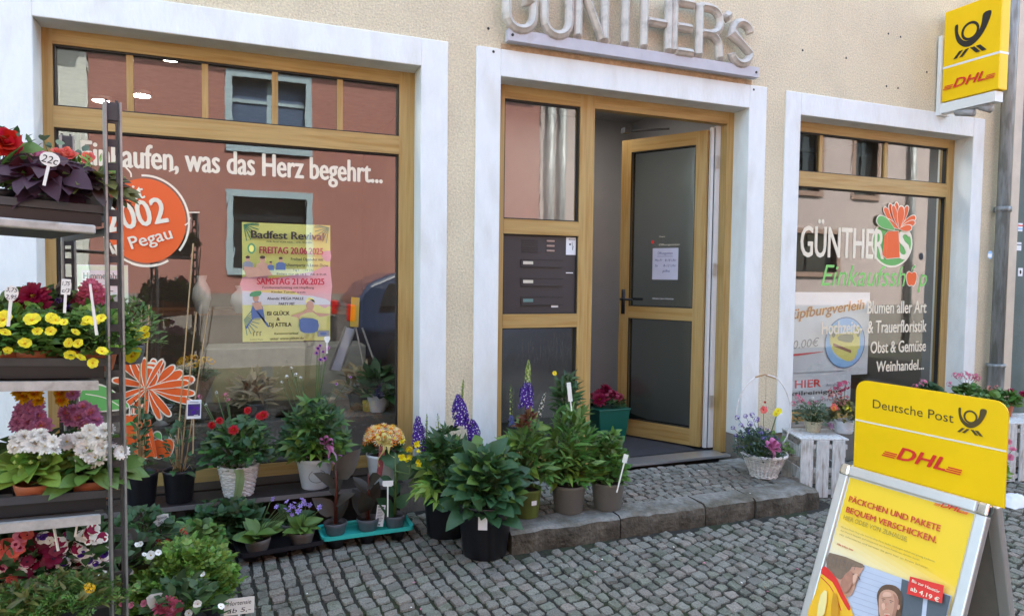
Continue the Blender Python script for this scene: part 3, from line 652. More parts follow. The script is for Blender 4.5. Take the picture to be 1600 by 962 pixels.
T_c('Abends: MEGA MALLE', .27, .68, .355, .024, m_pb, .04); T_c('PARTY MIT', .40, .58, .310, .024, m_pb, .04)
T_c('ISI GLÜCK', .27, .52, .225, .034, m_pb, .05); T_c('&', .375, .41, .18, .028, m_pb, .05); T_c('DJ ATTILA', .29, .54, .13, .034, m_pb, .05)
T_c('Kartenvorverkauf', .35, .62, .062, .018, m_pb, .03); T_c('unter www.pkkzn.de', .30, .68, .018, .022, m_pb, .03)
for k in range(3): p.line(F_((.12+k*.035, .055), (.12+k*.035, .085), (.135+k*.035, .09)), .004, m_pb)
p.text('Stadtbad Pegau', .08*W_, .22*W_, .02*H_, .010*H_, m_pb)
# small figures on the poster
def fig(cx, cz, s, shirt, head=True):
    p.poly([(cx-s, cz-s*1.4), (cx-s*.95, cz), (cx-s*.4, cz+s*.35), (cx+s*.4, cz+s*.35), (cx+s*.95, cz), (cx+s, cz-s*1.4)], shirt)
    p.ell(cx, cz+s*.85, s*.42, s*.55, m_sk, 14); p.ell(cx, cz+s*1.2, s*.44, s*.28, m_pb, 12)
fig(.06*W_, .66*H_, .028, m_gry); fig(.22*W_, .65*H_, .034, m_sk); fig(.31*W_, .64*H_, .018, m_nb); fig(.42*W_, .66*H_, .026, m_nb)
p.poly(F_((.02, .60), (.02, .63), (.28, .62), (.33, .56), (.05, .54)), m_sk)
p.poly(F_((.09, .26), (.14, .35), (.22, .30), (.25, .15), (.29, .13), (.24, .19), (.12, .20), (.05, .12), (.03, .13), (.10, .2)), m_nb, 2); p.ell(.145*W_, .37*H_, .017, .022, m_sk, 14); p.poly(F_((.10, .33), (.20, .34), (.22, .28), (.14, .27)), m_sk)
p.poly(F_((.63, .15), (.62, .20), (.68, .235), (.78, .25), (.86, .21), (.98, .225), (.97, .235), (.82, .245), (.74, .29), (.66, .25), (.54, .225), (.55, .215), (.63, .20)), m_sk, 2)
p.poly(F_((.64, .09), (.63, .19), (.72, .20), (.84, .18), (.84, .09), (.74, .07)), m_nb, 2); p.ell(.75*W_, .305*H_, .022, .03, m_sk, 14); p.poly(F_((.70, .32), (.72, .37), (.78, .37), (.81, .33), (.79, .36), (.73, .35)), m_py, 2)
p.rect(.84*W_, .97*W_, .04*H_, .09*H_, m_gry); p.ell(.905*W_, .065*H_, .02, .009, m_nb, 14); p.poly(F_((.08, .385), (.1, .42), (.2, .43), (.19, .39)), m_gn, 2)
p.ell(.10*W_, .78*H_, .022, .03, m_gn, 14); p.ell(.10*W_, .78*H_, .013, .02, m_py, 12)
p.build('print', t)
for o in t.children: 
    pass

# white notice with blue heading behind the trolley, lower left pane
x0, z1 = Up(120, 413); x1, z0 = Up(201, 500)
t = thing('notice', 'white notice with green heading behind left pane, half hidden by the trolley post', 'poster', (x0, PY, z0)); W_, H_ = x1-x0, z1-z0
b = MB(); b.box(0, W_, .001, .003, 0, H_); b.build('sheet', [m_paper], t)
p = Print(); p.rect(.005, W_-.005, .005, H_-.005, M('notice_green', (.70, .85, .62), .6, var=0)); p.rect(.018, W_-.018, .01, H_-.03, m_paper)
m_te = M('teal_ink', (.05, .28, .32), .6, var=0)
p.text('Himmelfahrt', .03, W_-.03, H_-.075, .035, m_te, .05)
for k in range(6): p.line([(.03, H_-.11-k*.03), (W_-.05-.02*(k % 3), H_-.11-k*.03)], .006, m_gry)
p.build('print', t)

# banner behind the right pane (bouncy castle hire) and cleaning-service sign below it
def Uq(px, py): return U(px, py, GY+.05)
x0, z1 = Uq(1200, 456); x1, z0 = Uq(1355, 584); x0 = max(x0, 3.95)
t = thing('banner', 'pale grey hire banner with orange script and round blue picture behind the right window', 'banner', (x0, GY+.05, z0)); W_, H_ = x1-x0, z1-z0
b = MB(); b.box(0, W_, .001, .004, 0, H_); m_ban = M('banner_vinyl', (.68, .68, .70), .5, var=.08, vs=3); b.build('sheet', [m_ban], t)
p = Print(); L2 = lambda px, py: (Uq(px, py)[0]-x0, Uq(px, py)[1]-z0)
m_or = M('banner_orange', (.85, .38, .02), .6, var=.1); m_rbr = M('banner_red_brown', (.24, .05, .02), .6, var=0)
a_, c_ = L2(1240, 498), L2(1351, 482)
for k, (bd, mm) in enumerate(((.09, m_or), (.0, m_rbr))): p.text('üpfburgverleih', max(a_[0], .004), c_[0], a_[1], .085, mm, bold=bd, shear=.25, dz=c_[1]-a_[1])
a_, c_ = L2(1239, 545), L2(1280, 540); p.text('0.00€', max(a_[0], .004), c_[0], a_[1], .07, m_gry, bold=.0, shear=.2, dz=c_[1]-a_[1])
p.line([(.0, L2(1240, 556)[1]), L2(1262, 552), L2(1286, 549)], lambda t: .02*(1-t)+.003, m_pr)
cq = L2(1320, 535); er = L2(1351, 535)[0]-cq[0]; ev = cq[1]-L2(1320, 575)[1]
m_bl = M('banner_blue', (.28, .50, .80), .6, var=.05); m_yl = M('banner_yellow', (.75, .65, .14), .6, var=.1, vs=20); m_ol = M('banner_olive', (.24, .24, .12), .6, var=.1)
p.ell(*cq, er, ev, m_nb); p.ell(*cq, er*.96, ev*.96, m_bl); p.ell(*cq, er*.70, ev*.66, M('banner_pale_blue', (.5, .68, .88), .6, var=0))
E2 = lambda *q: [(cq[0]+x*er, cq[1]+y*ev) for x, y in q]
p.poly(E2((-.75, .35), (-.7, .62), (-.5, .66), (-.4, .4), (-.1, .35), (.1, .45), (.4, .4), (.55, .66), (.75, .5), (.7, .2), (.6, -.35), (-.6, -.2)), m_yl, 3); p.poly(E2((-.65, -.05), (.3, -.35), (.62, -.2), (.5, -.62), (.1, -.72), (-.5, -.4)), m_yl, 3)
p.poly(E2((-.6, -.0), (.3, -.3), (.3, -.42), (-.6, -.12)), m_rbr); p.poly(E2((-.35, .1), (.3, .0), (.35, .3), (-.3, .3)), m_ol, 2)
for k in (-.6, .62): p.ell(cq[0]+k*er, cq[1]+.35*ev, .02, .03, m_ol)
p.build('print', t)
x0, z1 = Uq(1200, 585); x1, z0 = Uq(1328, 640); x0 = max(x0, 3.96)
t = thing('service_sign', 'white service sign with red capitals behind right window, under the banner', 'sign', (x0, GY+.05, z0)); W_, H_ = x1-x0, z1-z0
b = MB(); b.box(0, W_, .001, .006, 0, H_); b.build('sheet', [m_paper], t); p = Print(); L2 = lambda px, py: (Uq(px, py)[0]-x0, Uq(px, py)[1]-z0)
p.rect(.004, W_-.004, .004, H_-.004, m_ban); p.text('HIER', max(L2(1242, 605)[0], .01), L2(1282, 605)[0], L2(1260, 605)[1], .065, m_red, .06)
p.text('Annahme für', L2(1290, 604)[0], L2(1324, 604)[0], L2(1290, 604)[1], .028, m_gry, .01); p.text('Textilreinigung', .01, L2(1315, 617)[0], L2(1250, 617)[1], .035, m_ink, .03); p.text('schnell & günstig', .01, L2(1318, 628)[0], L2(1250, 629)[1], .030, m_gry, .01)
p.build('print', t)

# ------------------------------------------------------------------ metal letter sign above the door
t = thing('letter_sign', 'raised weathered metal letters on a lilac-grey rail above the open door', 'sign', (1.52, 0, 2.85))
b = MB(); b.box(0, 1.91, -.075, -.02, .0, .073); bevel(b.build('rail', [m_lilac], t), .003)
b = MB(); b.lathe([(0, 0), (.009, 0), (.009, .004), (0, .004)], 10)
for xx in (.028, 1.885):
    o = b.build('rail_bolt', [m_gasket], t, loc=(xx, -.0755, .035)); o.rotation_euler = (R_(90), 0, 0)
b = MB()
for xx in (.3, .95, 1.6): b.box(xx, xx+.05, -.02, -.0005, .01, .06)
b.build('bracket', [m_galvd], t)
def stroke(b, P, hw=.030, dp=.048):          # raised ridge swept along a path, mitred ends
    P = [np.array(q, float) for q in P]; V = []; F = []; n = len(P)
    prof = [(-1, 0), (-1, .35), (-.72, .62), (-.3, .8), (0, 1.0), (.3, .8), (.72, .62), (1, .35), (1, 0)]; m = len(prof)
    closed = np.linalg.norm(P[0]-P[-1]) < 1e-6
    for i, q in enumerate(P):
        a_ = P[i-1] if i > 0 else (P[-2] if closed else P[i]); c_ = P[i+1] if i < n-1 else (P[1] if closed else P[i])
        d = c_-a_; d /= np.linalg.norm(d); nn = np.array([-d[1], d[0]])
        if 0 < i < n-1 or closed:
            d1 = P[i]-a_; d1 /= np.linalg.norm(d1)+1e-9; cs = max(.5, float(d1 @ d)); 
        else: cs = 1
        e = (i == 0 or i == n-1) and not closed
        for s_, h in prof: V.append((q[0]+nn[0]*s_*hw/cs, -(0.004+h*dp*(1 if not e else .25)), q[1]+nn[1]*s_*hw/cs))
    # slanted chisel ends: insert by adding inner rings
    for i in range(n-1):
        for k in range(m-1): F.append((i*m+k, i*m+k+1, (i+1)*m+k+1, (i+1)*m+k))
    if not closed: F += [tuple(range(m-1, -1, -1)), tuple((n-1)*m+k for k in range(m))]
    b.add(V, F)
def S2(P):                                    # add chisel points near the two ends
    P = [np.array(q, float) for q in P]; d = P[1]-P[0]; L = np.linalg.norm(d); P.insert(1, P[0]+d/L*min(.022, L*.3)); d = P[-2]-P[-1]; L = np.linalg.norm(d); P.insert(-1, P[-1]+d/L*min(.022, L*.3)); return P
def letter(ch, px0, px1, z0=2.925, z1=3.29):
    w0, w1 = float(at(px0, 60, -.09)[0])-1.52, float(at(px1, 60, -.09)[0])-1.52; h = z1-z0; W_ = w1-w0; q = .021
    b = MB(); x0, x1, y0, y1 = w0+q, w1-q, z0-2.85, z1-2.85; xm = (x0+x1)/2; ym = (y0+y1)/2; rr = (x1-x0)/2
    arc = lambda cx, cz, r_, a0, a1, rz=None: [(cx+r_*math.cos(R_(a)), cz+(rz or r_)*math.sin(R_(a))) for a in np.linspace(a0, a1, 9)]
    if ch in 'G': Ps = [arc(xm, y1-rr, rr, 20, 180)+arc(xm, y0+rr, rr, 180, 360)+[(x1, ym-.01), (xm+.01, ym-.01)]]
    elif ch == 'Ü': Ps = [[(x0, y1)]+arc(xm, y0+rr, rr, 180, 360)+[(x1, y1)], [(x0+.01, y1+.035), (x0+.01, y1+.07)], [(x1-.01, y1+.035), (x1-.01, y1+.07)]]
    elif ch == 'N': Ps = [[(x0, y0), (x0, y1)], [(x0+.012, y1), (x1-.012, y0)], [(x1, y0), (x1, y1)]]
    elif ch == 'T': Ps = [[(xm, y0), (xm, y1-.02)], [(w0, y1-.005), (w1, y1-.005)]]
    elif ch == 'H': Ps = [[(x0, y0), (x0, y1)], [(x1, y0), (x1, y1)], [(x0+.01, ym), (x1-.01, ym)]]
    elif ch == 'E': Ps = [[(x0, y0), (x0, y1)], [(x0, y0+.02), (w1, y0+.02)], [(x0, y1-.02), (w1, y1-.02)], [(x0, ym), (w1-.015, ym)]]
    elif ch == 'R': Ps = [[(x0, y0), (x0, y1)], [(x0, y1-.02)]+arc(xm-.005, y1-.02-rr, rr, 90, -90)+[(x0, y1-.02-2*rr)], arc(xm-.01, y1-.02-2*rr-rr, rr, 90, 0)+[(x1, y0)]]
    elif ch == "'": Ps = [[(x0, y0), (x1, y1)]]
    elif ch == 'S': Ps = [arc(xm, y1-rr, rr, 10, 180)+[(xm, ym)]+arc(xm, y0+rr, rr, 0, -170)]
    for P in Ps: stroke(b, S2(P))
    if ch in 'GÜRS':                                  # one clean sweep
        pass
    o = b.build('letter', [m_cast], t); o.location = (0, -.055, 0)
for ch, a_, c_ in (('G', 788, 840), ('Ü', 847, 896), ('N', 900, 951), ('T', 958, 999), ('H', 1004, 1051), ('E', 1051, 1088), ('R', 1091, 1132)): letter(ch, a_, c_)
letter("'", 1130, 1147, 3.215, 3.26); letter('S', 1142, 1179, 2.928, 3.21)

# ------------------------------------------------------------------ projecting yellow sign box, far right
X0 = 5.324
t = thing('box_sign', 'yellow projecting post sign with black horn, high on the wall above the right window', 'sign', (X0, 0, 2.80))
m_wht = M('sign_white', (.80, .80, .76), .5, var=.03)
b = MB(); b.box(.0, .10, -.50, -.05, .08, .80); bevel(b.build('sign_box', [m_yel], t), .006)
b = MB(); b.box(-.012, .112, -.042, -.012, -.02, .62); b.box(.005, .095, -.475, -.042, -.005, .073); b.build('bracket', [m_wht], t)
b = MB(); b.tube([(.03, -.16, -.02), (.03, -.30, -.055)], .028, 12); b.tube([(.05, -.34, -.01), (.05, -.42, -.05)], .03, 12); b.box(.02, .08, -.42, -.16, -.02, -.006); b.build('spotlight', [M('grey_lamp_body', (.35, .34, .33), .5)], t, True)
p = Print((0, -.05, 0), (0, -1, 0), (0, 0, 1)); p.eps = .0008
m_blk = M('sign_black', (.015, .014, .012), .5, var=0)
p.rect(.0, .45, .345, .362, m_wht); horn(p, .215, .585, .10, m_blk); courier(p, .015, .43, .175, .07, m_red)
o = p.build('sign_print', t)
b = MB(); b.box(-.001, .101, -.501, -.49, .345, .362); b.build('white_band', [m_wht], t)

# ------------------------------------------------------------------ downpipes and the neighbouring house on the right
m_zinc = M('weathered_zinc', (.30, .32, .33), .5, var=.15, vs=6, metal=.3, grain=(8, 8, 1.2), col2=(.2, .21, .2), c2s=4)
def pipe(x, y, label, ztop=7.2, r_=.05, mat=None):
    t = thing('downpipe', label, 'downpipe', (x, y, 0), group='rain downpipes')
    b = MB(); b.tube([(0, 0, .1), (0, 0, ztop)], r_, 20); b.build('pipe', [mat or m_zinc], t, True)
    for z in (.62, 2.05, 4.0): b = MB(); b.lathe([(r_, z-.022), (r_+.012, z-.022), (r_+.012, z+.022), (r_, z+.022)], 20) if z > 1 else b.lathe([(r_, z-.12), (r_+.01, z-.12), (r_+.014, z-.1), (r_+.014, z+.07), (r_+.022, z+.075), (r_+.022, z+.1), (r_, z+.1)], 20); b.build('pipe_collar', [mat or m_zinc], t, True)
    b = MB(); b.box(-.006, .006, r_, -y, 2.03, 2.07); b.build('wall_bracket', [m_galvd], t)
    return t
t = pipe(6.10, -.075, 'grey zinc downpipe right beside the white surround of the right window')
p = Print((6.10, -.128, 0)); q = at(1547, 398, -.128); p.ell(q[0]-6.10, q[2], .03, .035, m_bl, 12); p.rect(q[0]-6.13, q[0]-6.08, q[2]-.02, q[2]+.008, m_paper)
tag(p.build('sticker'), 'torn blue and white sticker on the grey downpipe beside the right window', 'sticker')
pipe(6.62, -.10, 'broader grey-green downpipe at the right picture edge', r_=.06, mat=M('green_zinc', (.20, .24, .24), .5, var=.15, vs=6, grain=(8, 8, 1.2)))
for (px, py, m1, m2, lb_) in ((1594, 355, m_bl, m_red, 'small blue and red sticker on the downpipe at right edge'), (1592, 385, m_paper, m_gry, 'blank white sticker on the downpipe at right edge'), (1594, 425, m_paper, m_ink, 'white sticker with black doodle on the downpipe at right edge')):
    q = at(px, py, -.162); p = Print((q[0], -.163, q[2])); p.rect(-.03, .03, -.035, .035, m_paper); p.rect(-.03, .03, -.02, -.008, m1); p.rect(-.03, .03, .008, .02, m2 if m2 != m_ink else m_paper)
    if m2 in (m_gry, m_ink): p.ell(0, 0, .012, .018, m2, 12) if m2 == m_ink else None
    tag(p.build('sticker'), lb_, 'sticker')
nb = thing('neighbour_house', 'grey rendered house joining the shopfront at the right picture edge', 'building', (6.30, 0, 0))
b = MB(); b.box(.0, 6, .06, 8, -.1, 8); b.build('wall', [M('grey_green_render', (.20, .24, .22), .9, var=.15, vs=4, bump=.3, bs=60)], nb)
b = MB(); b.box(-.03, .075, -.03, .058, .0, 7.4); b.build('corner_strip', [M('cream_paint', (.66, .58, .47), .8, var=.1, vs=5)], nb)
b = MB(); b.box(-.1, 6.1, -.3, 8, 8, 8.4); b.build('roof', [MATS['roof_tiles']], nb)

# ------------------------------------------------------------------ across the street (seen in the panes)
OY = -6.8
m_oren = M('red_render', (.33, .15, .125), .9, var=.06, vs=3); m_oblue = M('blue_grey_trim', (.32, .42, .47), .8, var=.05); m_opale = M('pink_beige_render', (.44, .365, .35), .9, var=.06, vs=3); m_ogrey = M('pale_grey_render', (.58, .60, .56), .9, var=.1, vs=2)
m_obase = M('grey_plinth', (.22, .20, .18), .9, var=.1); m_odk = M('dark_pane', (.02, .025, .03), .1, var=0); m_oblind = M('blue_blind', (.06, .10, .18), .5, var=.1, vs=4)
def facade(name, label, x0, x1, mat, wins, ztop, trim, base=1.12):
    t = thing(name, label, 'building', ((x0+x1)/2, OY, 0)); cx = (x0+x1)/2
    b = MB(); xs = sorted(set([x0, x1]+[q for w_ in wins for q in w_[:2]]))
    for a, c_ in zip(xs[:-1], xs[1:]):
        holes = sorted((w_[2], w_[3]) for w_ in wins if w_[0] <= a+1e-6 and w_[1] >= c_-1e-6); z = base
        for h0, h1 in holes: b.box(a-cx, c_-cx, -.3, 0, z, h0); z = h1
        b.box(a-cx, c_-cx, -.3, 0, z, ztop)
    b.box(x0-cx, x1-cx, -5, -.9, -.2, ztop); b.build('wall', [mat], t)
    b = MB(); b.box(x0-cx, x1-cx, -.3, .03, -.2, base-.002); b.build('plinth', [m_obase], t)
    for wx0, wx1, wz0, wz1, bl in wins:
        a, c_ = wx0-cx, wx1-cx; b = MB(); k = .10
        b.box(a-k, a, -.15, .025, wz0-k, wz1+k); b.box(c_, c_+k, -.15, .025, wz0-k, wz1+k); b.box(a, c_, -.15, .025, wz1, wz1+k); b.box(a, c_, -.15, .04, wz0-k, wz0)
        wo = b.build('window', [trim], t)
        b = MB(); b.box(a, c_, -.16, -.14, wz0, wz1); b.build('pane', [bl], wo)
        b = MB(); b.box((a+c_)/2-.03, (a+c_)/2+.03, -.139, -.11, wz0, wz1); b.box(a, c_, -.139, -.12, wz1-.35, wz1-.30); b.build('sash_bar', [m_odk if bl == m_odk else trim], wo)
    b = MB(); V = [(x0-cx, .50, ztop), (x1-cx, .50, ztop), (x1-cx, -5, ztop+3.2), (x0-cx, -5, ztop+3.2)]; b.add(V+[(v[0], v[1], v[2]+.15) for v in V], [(0, 3, 2, 1), (4, 5, 6, 7), (0, 1, 5, 4), (1, 2, 6, 5), (2, 3, 7, 6), (3, 0, 4, 7)]); b.build('roof', [MATS['roof_tiles']], t)
    return t
facade('opposite_house', 'red rendered house with blue window surrounds mirrored in the large left window', -1.95, 4.95, m_oren, [(-.08, .97, 1.50, 2.58, m_odk), (-.08, .97, 3.35, 4.36, m_oblind), (3.0, 4.05, 3.35, 4.36, m_oblind)], 5.15, m_oblue)
facade('opposite_house', 'pale grey house mirrored at the left end of the large window', -10, -1.96, m_ogrey, [(-5.5, -4.4, 1.5, 2.6, m_odk)], 5.0, m_opale)
facade('opposite_house', 'pinkish beige house with dark windows mirrored in the right window', 4.96, 18, m_opale, [(10.6, 12.0, 1.60, 2.42, m_odk), (7.4, 8.6, 1.6, 2.6, m_odk), (10.75, 11.45, 3.3, 4.5, m_odk), (12.45, 13.1, 3.3, 4.5, m_odk), (7.5, 8.5, 3.3, 4.5, m_odk)], 5.4, M('brown_trim', (.30, .20, .16), .8, var=.05), .9)
for xx, lb_ in ((5.12, 'grey downpipe mirrored in the door side pane, left of two'), (5.36, 'grey downpipe mirrored in the door side pane, right of two'), (14.1, 'pale downpipe mirrored in the right shop window')):
    t = thing('downpipe', lb_, 'downpipe', (xx, OY+.10, 0)); b = MB(); b.tube([(0, 0, 0), (0, 0, 5.0)], .07, 12); b.build('pipe', [m_zinc], t, True); b = MB(); b.box(-.01, .01, -.1, 0, 2.4, 2.44); b.build('wall_bracket', [m_galvd], t)

# parked car behind the photographer, mirrored in the left pane
car = thing('parked_car', 'dark blue hatchback with red tail lights mirrored in the left shop window', 'car', (1.35, -5.75, 0))
m_car = M('car_paint', (.02, .035, .08), .25, var=.02, coat=.6); m_cgl = M('car_glass', (.01, .012, .015), .05, var=0); m_tyre = M('tyre_rubber', (.015, .015, .015), .8, var=.1); m_rim = M('wheel_rim', (.4, .4, .42), .3, var=0, metal=.8); m_tail = M('tail_lamp_red', (.5, .01, .01), .2, var=0)
def carbody():
    prof = [(.02, .35), (.0, .62), (.05, .98), (.28, 1.30), (.62, 1.45), (1.5, 1.50), (2.2, 1.44), (2.95, 1.02), (3.7, .93), (4.12, .78), (4.2, .55), (4.18, .30), (3.6, .22), (.6, .22)]
    b = MB(); V = []; n = len(prof)
    for yy, ins, zs in ((-.86, 0, .0), (-.80, .0, 0), (.80, 0, 0), (.86, 0, 0)):
        pass
    lay = [(-.84, .94), (-.78, 1.0), (.78, 1.0), (.84, .94)]
    for yy, sc in lay:
        for x_, z_ in prof:
            tum = .17*max(0, (z_-.95)/.5); y_ = yy*(1-tum); V.append((2.1+(x_-2.1)*(1 if sc == 1 else .99), y_, .22+(z_-.22)*(1 if sc == 1 else .975)))
    F = []
    for i in range(3):
        for k in range(n): F.append((i*n+k, i*n+(k+1) % n, (i+1)*n+(k+1) % n, (i+1)*n+k))
    F += [tuple(range(n-1, -1, -1)), tuple(3*n+k for k in range(n))]
    b.add(V, F); return b
o = carbody().build('body', [m_car], car); bevel(o, .04, 3)
for sy in (1, -1):
    b = MB(); y1 = sy*.845
    for P in ([(.42, 1.0), (.55, 1.30), (1.3, 1.40), (1.3, 1.0)], [(1.38, 1.0), (1.38, 1.40), (2.1, 1.36), (2.62, 1.03)]):
        V = [(x_, sy*(.845*(1-.17*max(0, (z_-.95)/.5))+.006), z_) for x_, z_ in P]; b.add(V, [(0, 1, 2, 3) if sy > 0 else (3, 2, 1, 0)])
    b.build('side_window', [m_cgl], car)
    b = MB(); b.box(-.015, .10, sy*.80-.06, sy*.80+.04, .80, 1.02); bevel(b.build('tail_lamp', [m_tail], car), .015)
    b = MB(); b.box(4.02, 4.19, sy*.66-.12, sy*.66+.12, .62, .76); bevel(b.build('headlight', [m_pvc], car), .02)
    for xx in (.85, 3.4):
        b = MB(); b.lathe([(.20, -.1), (.31, -.1), (.325, -.07), (.325, .07), (.31, .1), (.20, .1)], 28); wv = b.build('wheel', [m_tyre], car, True, loc=(xx, sy*.78, .325)); wv.rotation_euler = (R_(90), 0, 0)
        b = MB(); b.lathe([(0, -.08), (.21, -.085), (.21, .085), (0, .08)], 10); b.build('rim', [m_rim], wv)
b = MB(); b.add([(.075, -.62, 1.02), (.075, .62, 1.02), (.30, .56, 1.30), (.30, -.56, 1.30)], [(0, 3, 2, 1)]); b.build('rear_window', [m_cgl], car)
b = MB(); b.add([(2.94, -.66, 1.045), (2.94, .66, 1.045), (2.25, .60, 1.435), (2.25, -.60, 1.435)], [(0, 1, 2, 3)]); b.build('windscreen', [m_cgl], car)

# ------------------------------------------------------------------ pavement sign with yellow header
A0, A1 = oz(1318, 724, .80), oz(1551, 789, .80)
ud = (A1-A0); WD = float(np.linalg.norm(ud)); ud /= WD
nn = np.cross(ud, [0, 0, 1.]); nn /= np.linalg.norm(nn)
if nn @ (CO-A0) < 0: nn = -nn
LEAN = R_(20.4)
vd = np.array([0, 0, 1.])*math.cos(LEAN)-nn*math.sin(LEAN)          # up the front face
pn = np.cross(ud, vd); pn = pn if pn @ (CO-A0) > 0 else -pn
LN = .80/math.cos(LEAN)+.01
base = A0-vd*LN
sg = thing('pavement_sign', 'aluminium pavement sign with rounded yellow header board and yellow parcel poster', 'sign', (0, 0, 0))
def inplane(px, py, o_, n_, off=0):
    v = ray(px, py); q0 = o_+n_*off; t = ((q0-CO) @ n_)/(v @ n_); return CO+v*t
def Fuv(px, py, off=0): q = inplane(px, py, A0, pn, off); return float((q-A0) @ ud), float((q-A0) @ vd)
b = MB(); fw = .034
def bar(b, u0, u1, v0, v1, d0, d1, mi=0, o_=None, uu=None, vv=None, n_=None):
    o_ = A0 if o_ is None else o_; uu = ud if uu is None else uu; vv = vd if vv is None else vv; n_ = pn if n_ is None else n_
    c = o_+uu*(u0+u1)/2+vv*(v0+v1)/2+n_*(d0+d1)/2; return b.obox(c, uu, vv, n_, (u1-u0)/2, (v1-v0)/2, (d1-d0)/2, mi)
m_signalu = M('anodised_frame', (.66, .66, .65), .30, var=.04, metal=.55); m_chrome = M('chrome_corner', (.75, .75, .76), .12, var=.02, metal=1)
for (u0, u1, v0, v1) in ((.0, fw, -LN, -fw), (WD-fw, WD, -LN, -fw)): bar(b, u0, u1, v0, v1, -.012, .012)
bar(b, fw, WD-fw, -fw, 0, -.012, .0125); bar(b, fw, WD-fw, -LN+.12, -LN+.12+fw, -.012, .012)
o = b.build('frame', [m_signalu], sg); bevel(o, .005, 3)
for u0 in (-.001, WD-fw+.001-.002):
    b = MB(); bar(b, u0, u0+fw+.003, -fw-.004, .002, -.0135, .0145); bevel(b.build('corner_cap', [m_chrome], sg), .009, 4)
b = MB(); bar(b, fw, WD-fw, -LN+.12+fw, -fw, -.008, .001); b.build('backing_panel', [M('panel_grey', (.25, .25, .24), .6)], sg)
# back frame, leaning the other way
vb = np.array([0, 0, 1.])*math.cos(R_(16))+nn*math.sin(R_(16)); nb_ = np.cross(ud, vb); B0 = A0-nn*.035
b = MB()
for (u0, u1, v0, v1) in ((.0, fw, -LN, -.01), (WD-fw, WD, -LN, -.01)): bar(b, u0, u1, v0, v1, -.012, .012, 0, B0, ud, vb, nb_)
bar(b, fw, WD-fw, -LN+.12, -LN+.12+fw, -.011, .011, 0, B0, ud, vb, nb_); bar(b, fw, WD-fw, -fw, -.005, -.011, .011, 0, B0, ud, vb, nb_); bar(b, fw+.0005, WD-fw-.0005, -LN+.12+fw, -fw, -.004, .004, 1, B0, ud, vb, nb_)
bevel(b.build('rear_frame', [m_signalu, MATS['panel_grey']], sg), .004, 2)
# header board (upright)
HN = nn; Ho = A0-nn*.018
def Huv(px, py): q = inplane(px, py, Ho, HN); return float((q-Ho) @ ud), float((q-Ho)[2])
hu0, hv1 = Huv(1340, 592); hu1, _h = Huv(1577, 629); hb, hv0 = Huv(1332, 722); hv1 = (hv1+_h)/2; hu0 = (hu0+hb)/2
hv0 = -.005
def rrect(u0, u1, v0, v1, r, n=6, corners=(1, 1, 1, 1)):
    P = []
    for (cx, cz, a0, k) in ((u1-r, v1-r, 0, 0), (u0+r, v1-r, 90, 1), (u0+r, v0+r, 180, 2), (u1-r, v0+r, 270, 3)):
        if corners[k]: P += [(cx+r*math.cos(R_(a0+90*i/n)), cz+r*math.sin(R_(a0+90*i/n))) for i in range(n+1)]
        else: P.append((cx+(r if a0 in (0, 270) else -r), cz+(r if a0 in (0, 90) else -r)))
    return P
RP = rrect(hu0, hu1, hv0, hv1, .038, corners=(1, 1, 0, 0)); n_ = len(RP)
to3 = lambda P, d: [Ho+ud*u+np.array([0, 0, 1.])*v+nn*d for u, v in P]
b = MB(); b.add(to3(RP, 0)+to3(RP, -.004), [tuple(range(n_)), tuple(range(2*n_-1, n_-1, -1))]+[(i, (i+1) % n_, n_+(i+1) % n_, n_+i) for i in range(n_)])
b.build('header_board', [m_yel], sg)
m_whl = M('print_white', (.85, .78, .62), .6, var=0)
p = Print(Ho+nn*.0006, ud, (0, 0, 1)); p.n = nn; p.eps = .0003
(ua, va), (ub, vb_) = Huv(1336, 652), Huv(1571, 708); vm = (va+vb_)/2; p.line([(hu0+.001, vm), (hu1-.001, vm)], .0055, m_whl)
(ua, va), (ub, vb_) = Huv(1364, 636), Huv(1490, 661); zc = Huv(1366, 620)[1]; p.text('Deutsche Post', ua, ub, (va+vb_)/2, .030, m_brown, .012)
cq = Huv(1519, 653); horn(p, cq[0]-.004, cq[1]+.003, .027, m_brown)
(ua, va), (ub, vb_) = Huv(1379, 712), Huv(1505, 738); courier(p, ua, ub, (va+vb_)/2-.002, .042, m_red)
p.build('header_print', sg)
# poster in the front frame
p = Print(A0+pn*.0015, ud, vd); p.n = pn; p.eps = .0003
m_paleY = M('poster_pale_yellow', (.85, .72, .30), .5, var=.03); m_py2 = M('poster_warm_yellow', (.88, .60, .02), .5, var=.03, vs=2); m_crm = M('poster_cream', (.82, .76, .58), .5, var=.02); m_rd = M('poster_red_text', (.62, .07, .03), .5, var=0); m_dkt = M('poster_small_text', (.35, .25, .05), .5, var=0)
U0, U1, V1, V0 = fw, WD-fw, -fw, -LN+.12+fw
a_ = Fuv(1345, 757); c_ = Fuv(1523, 810); bt = Fuv(1300, 870)[1]
p.rect(U0, U1, V0, V1, m_pvc); p.rect(U0+.004, U1-.004, V0+.004, V1-.004, m_py2)
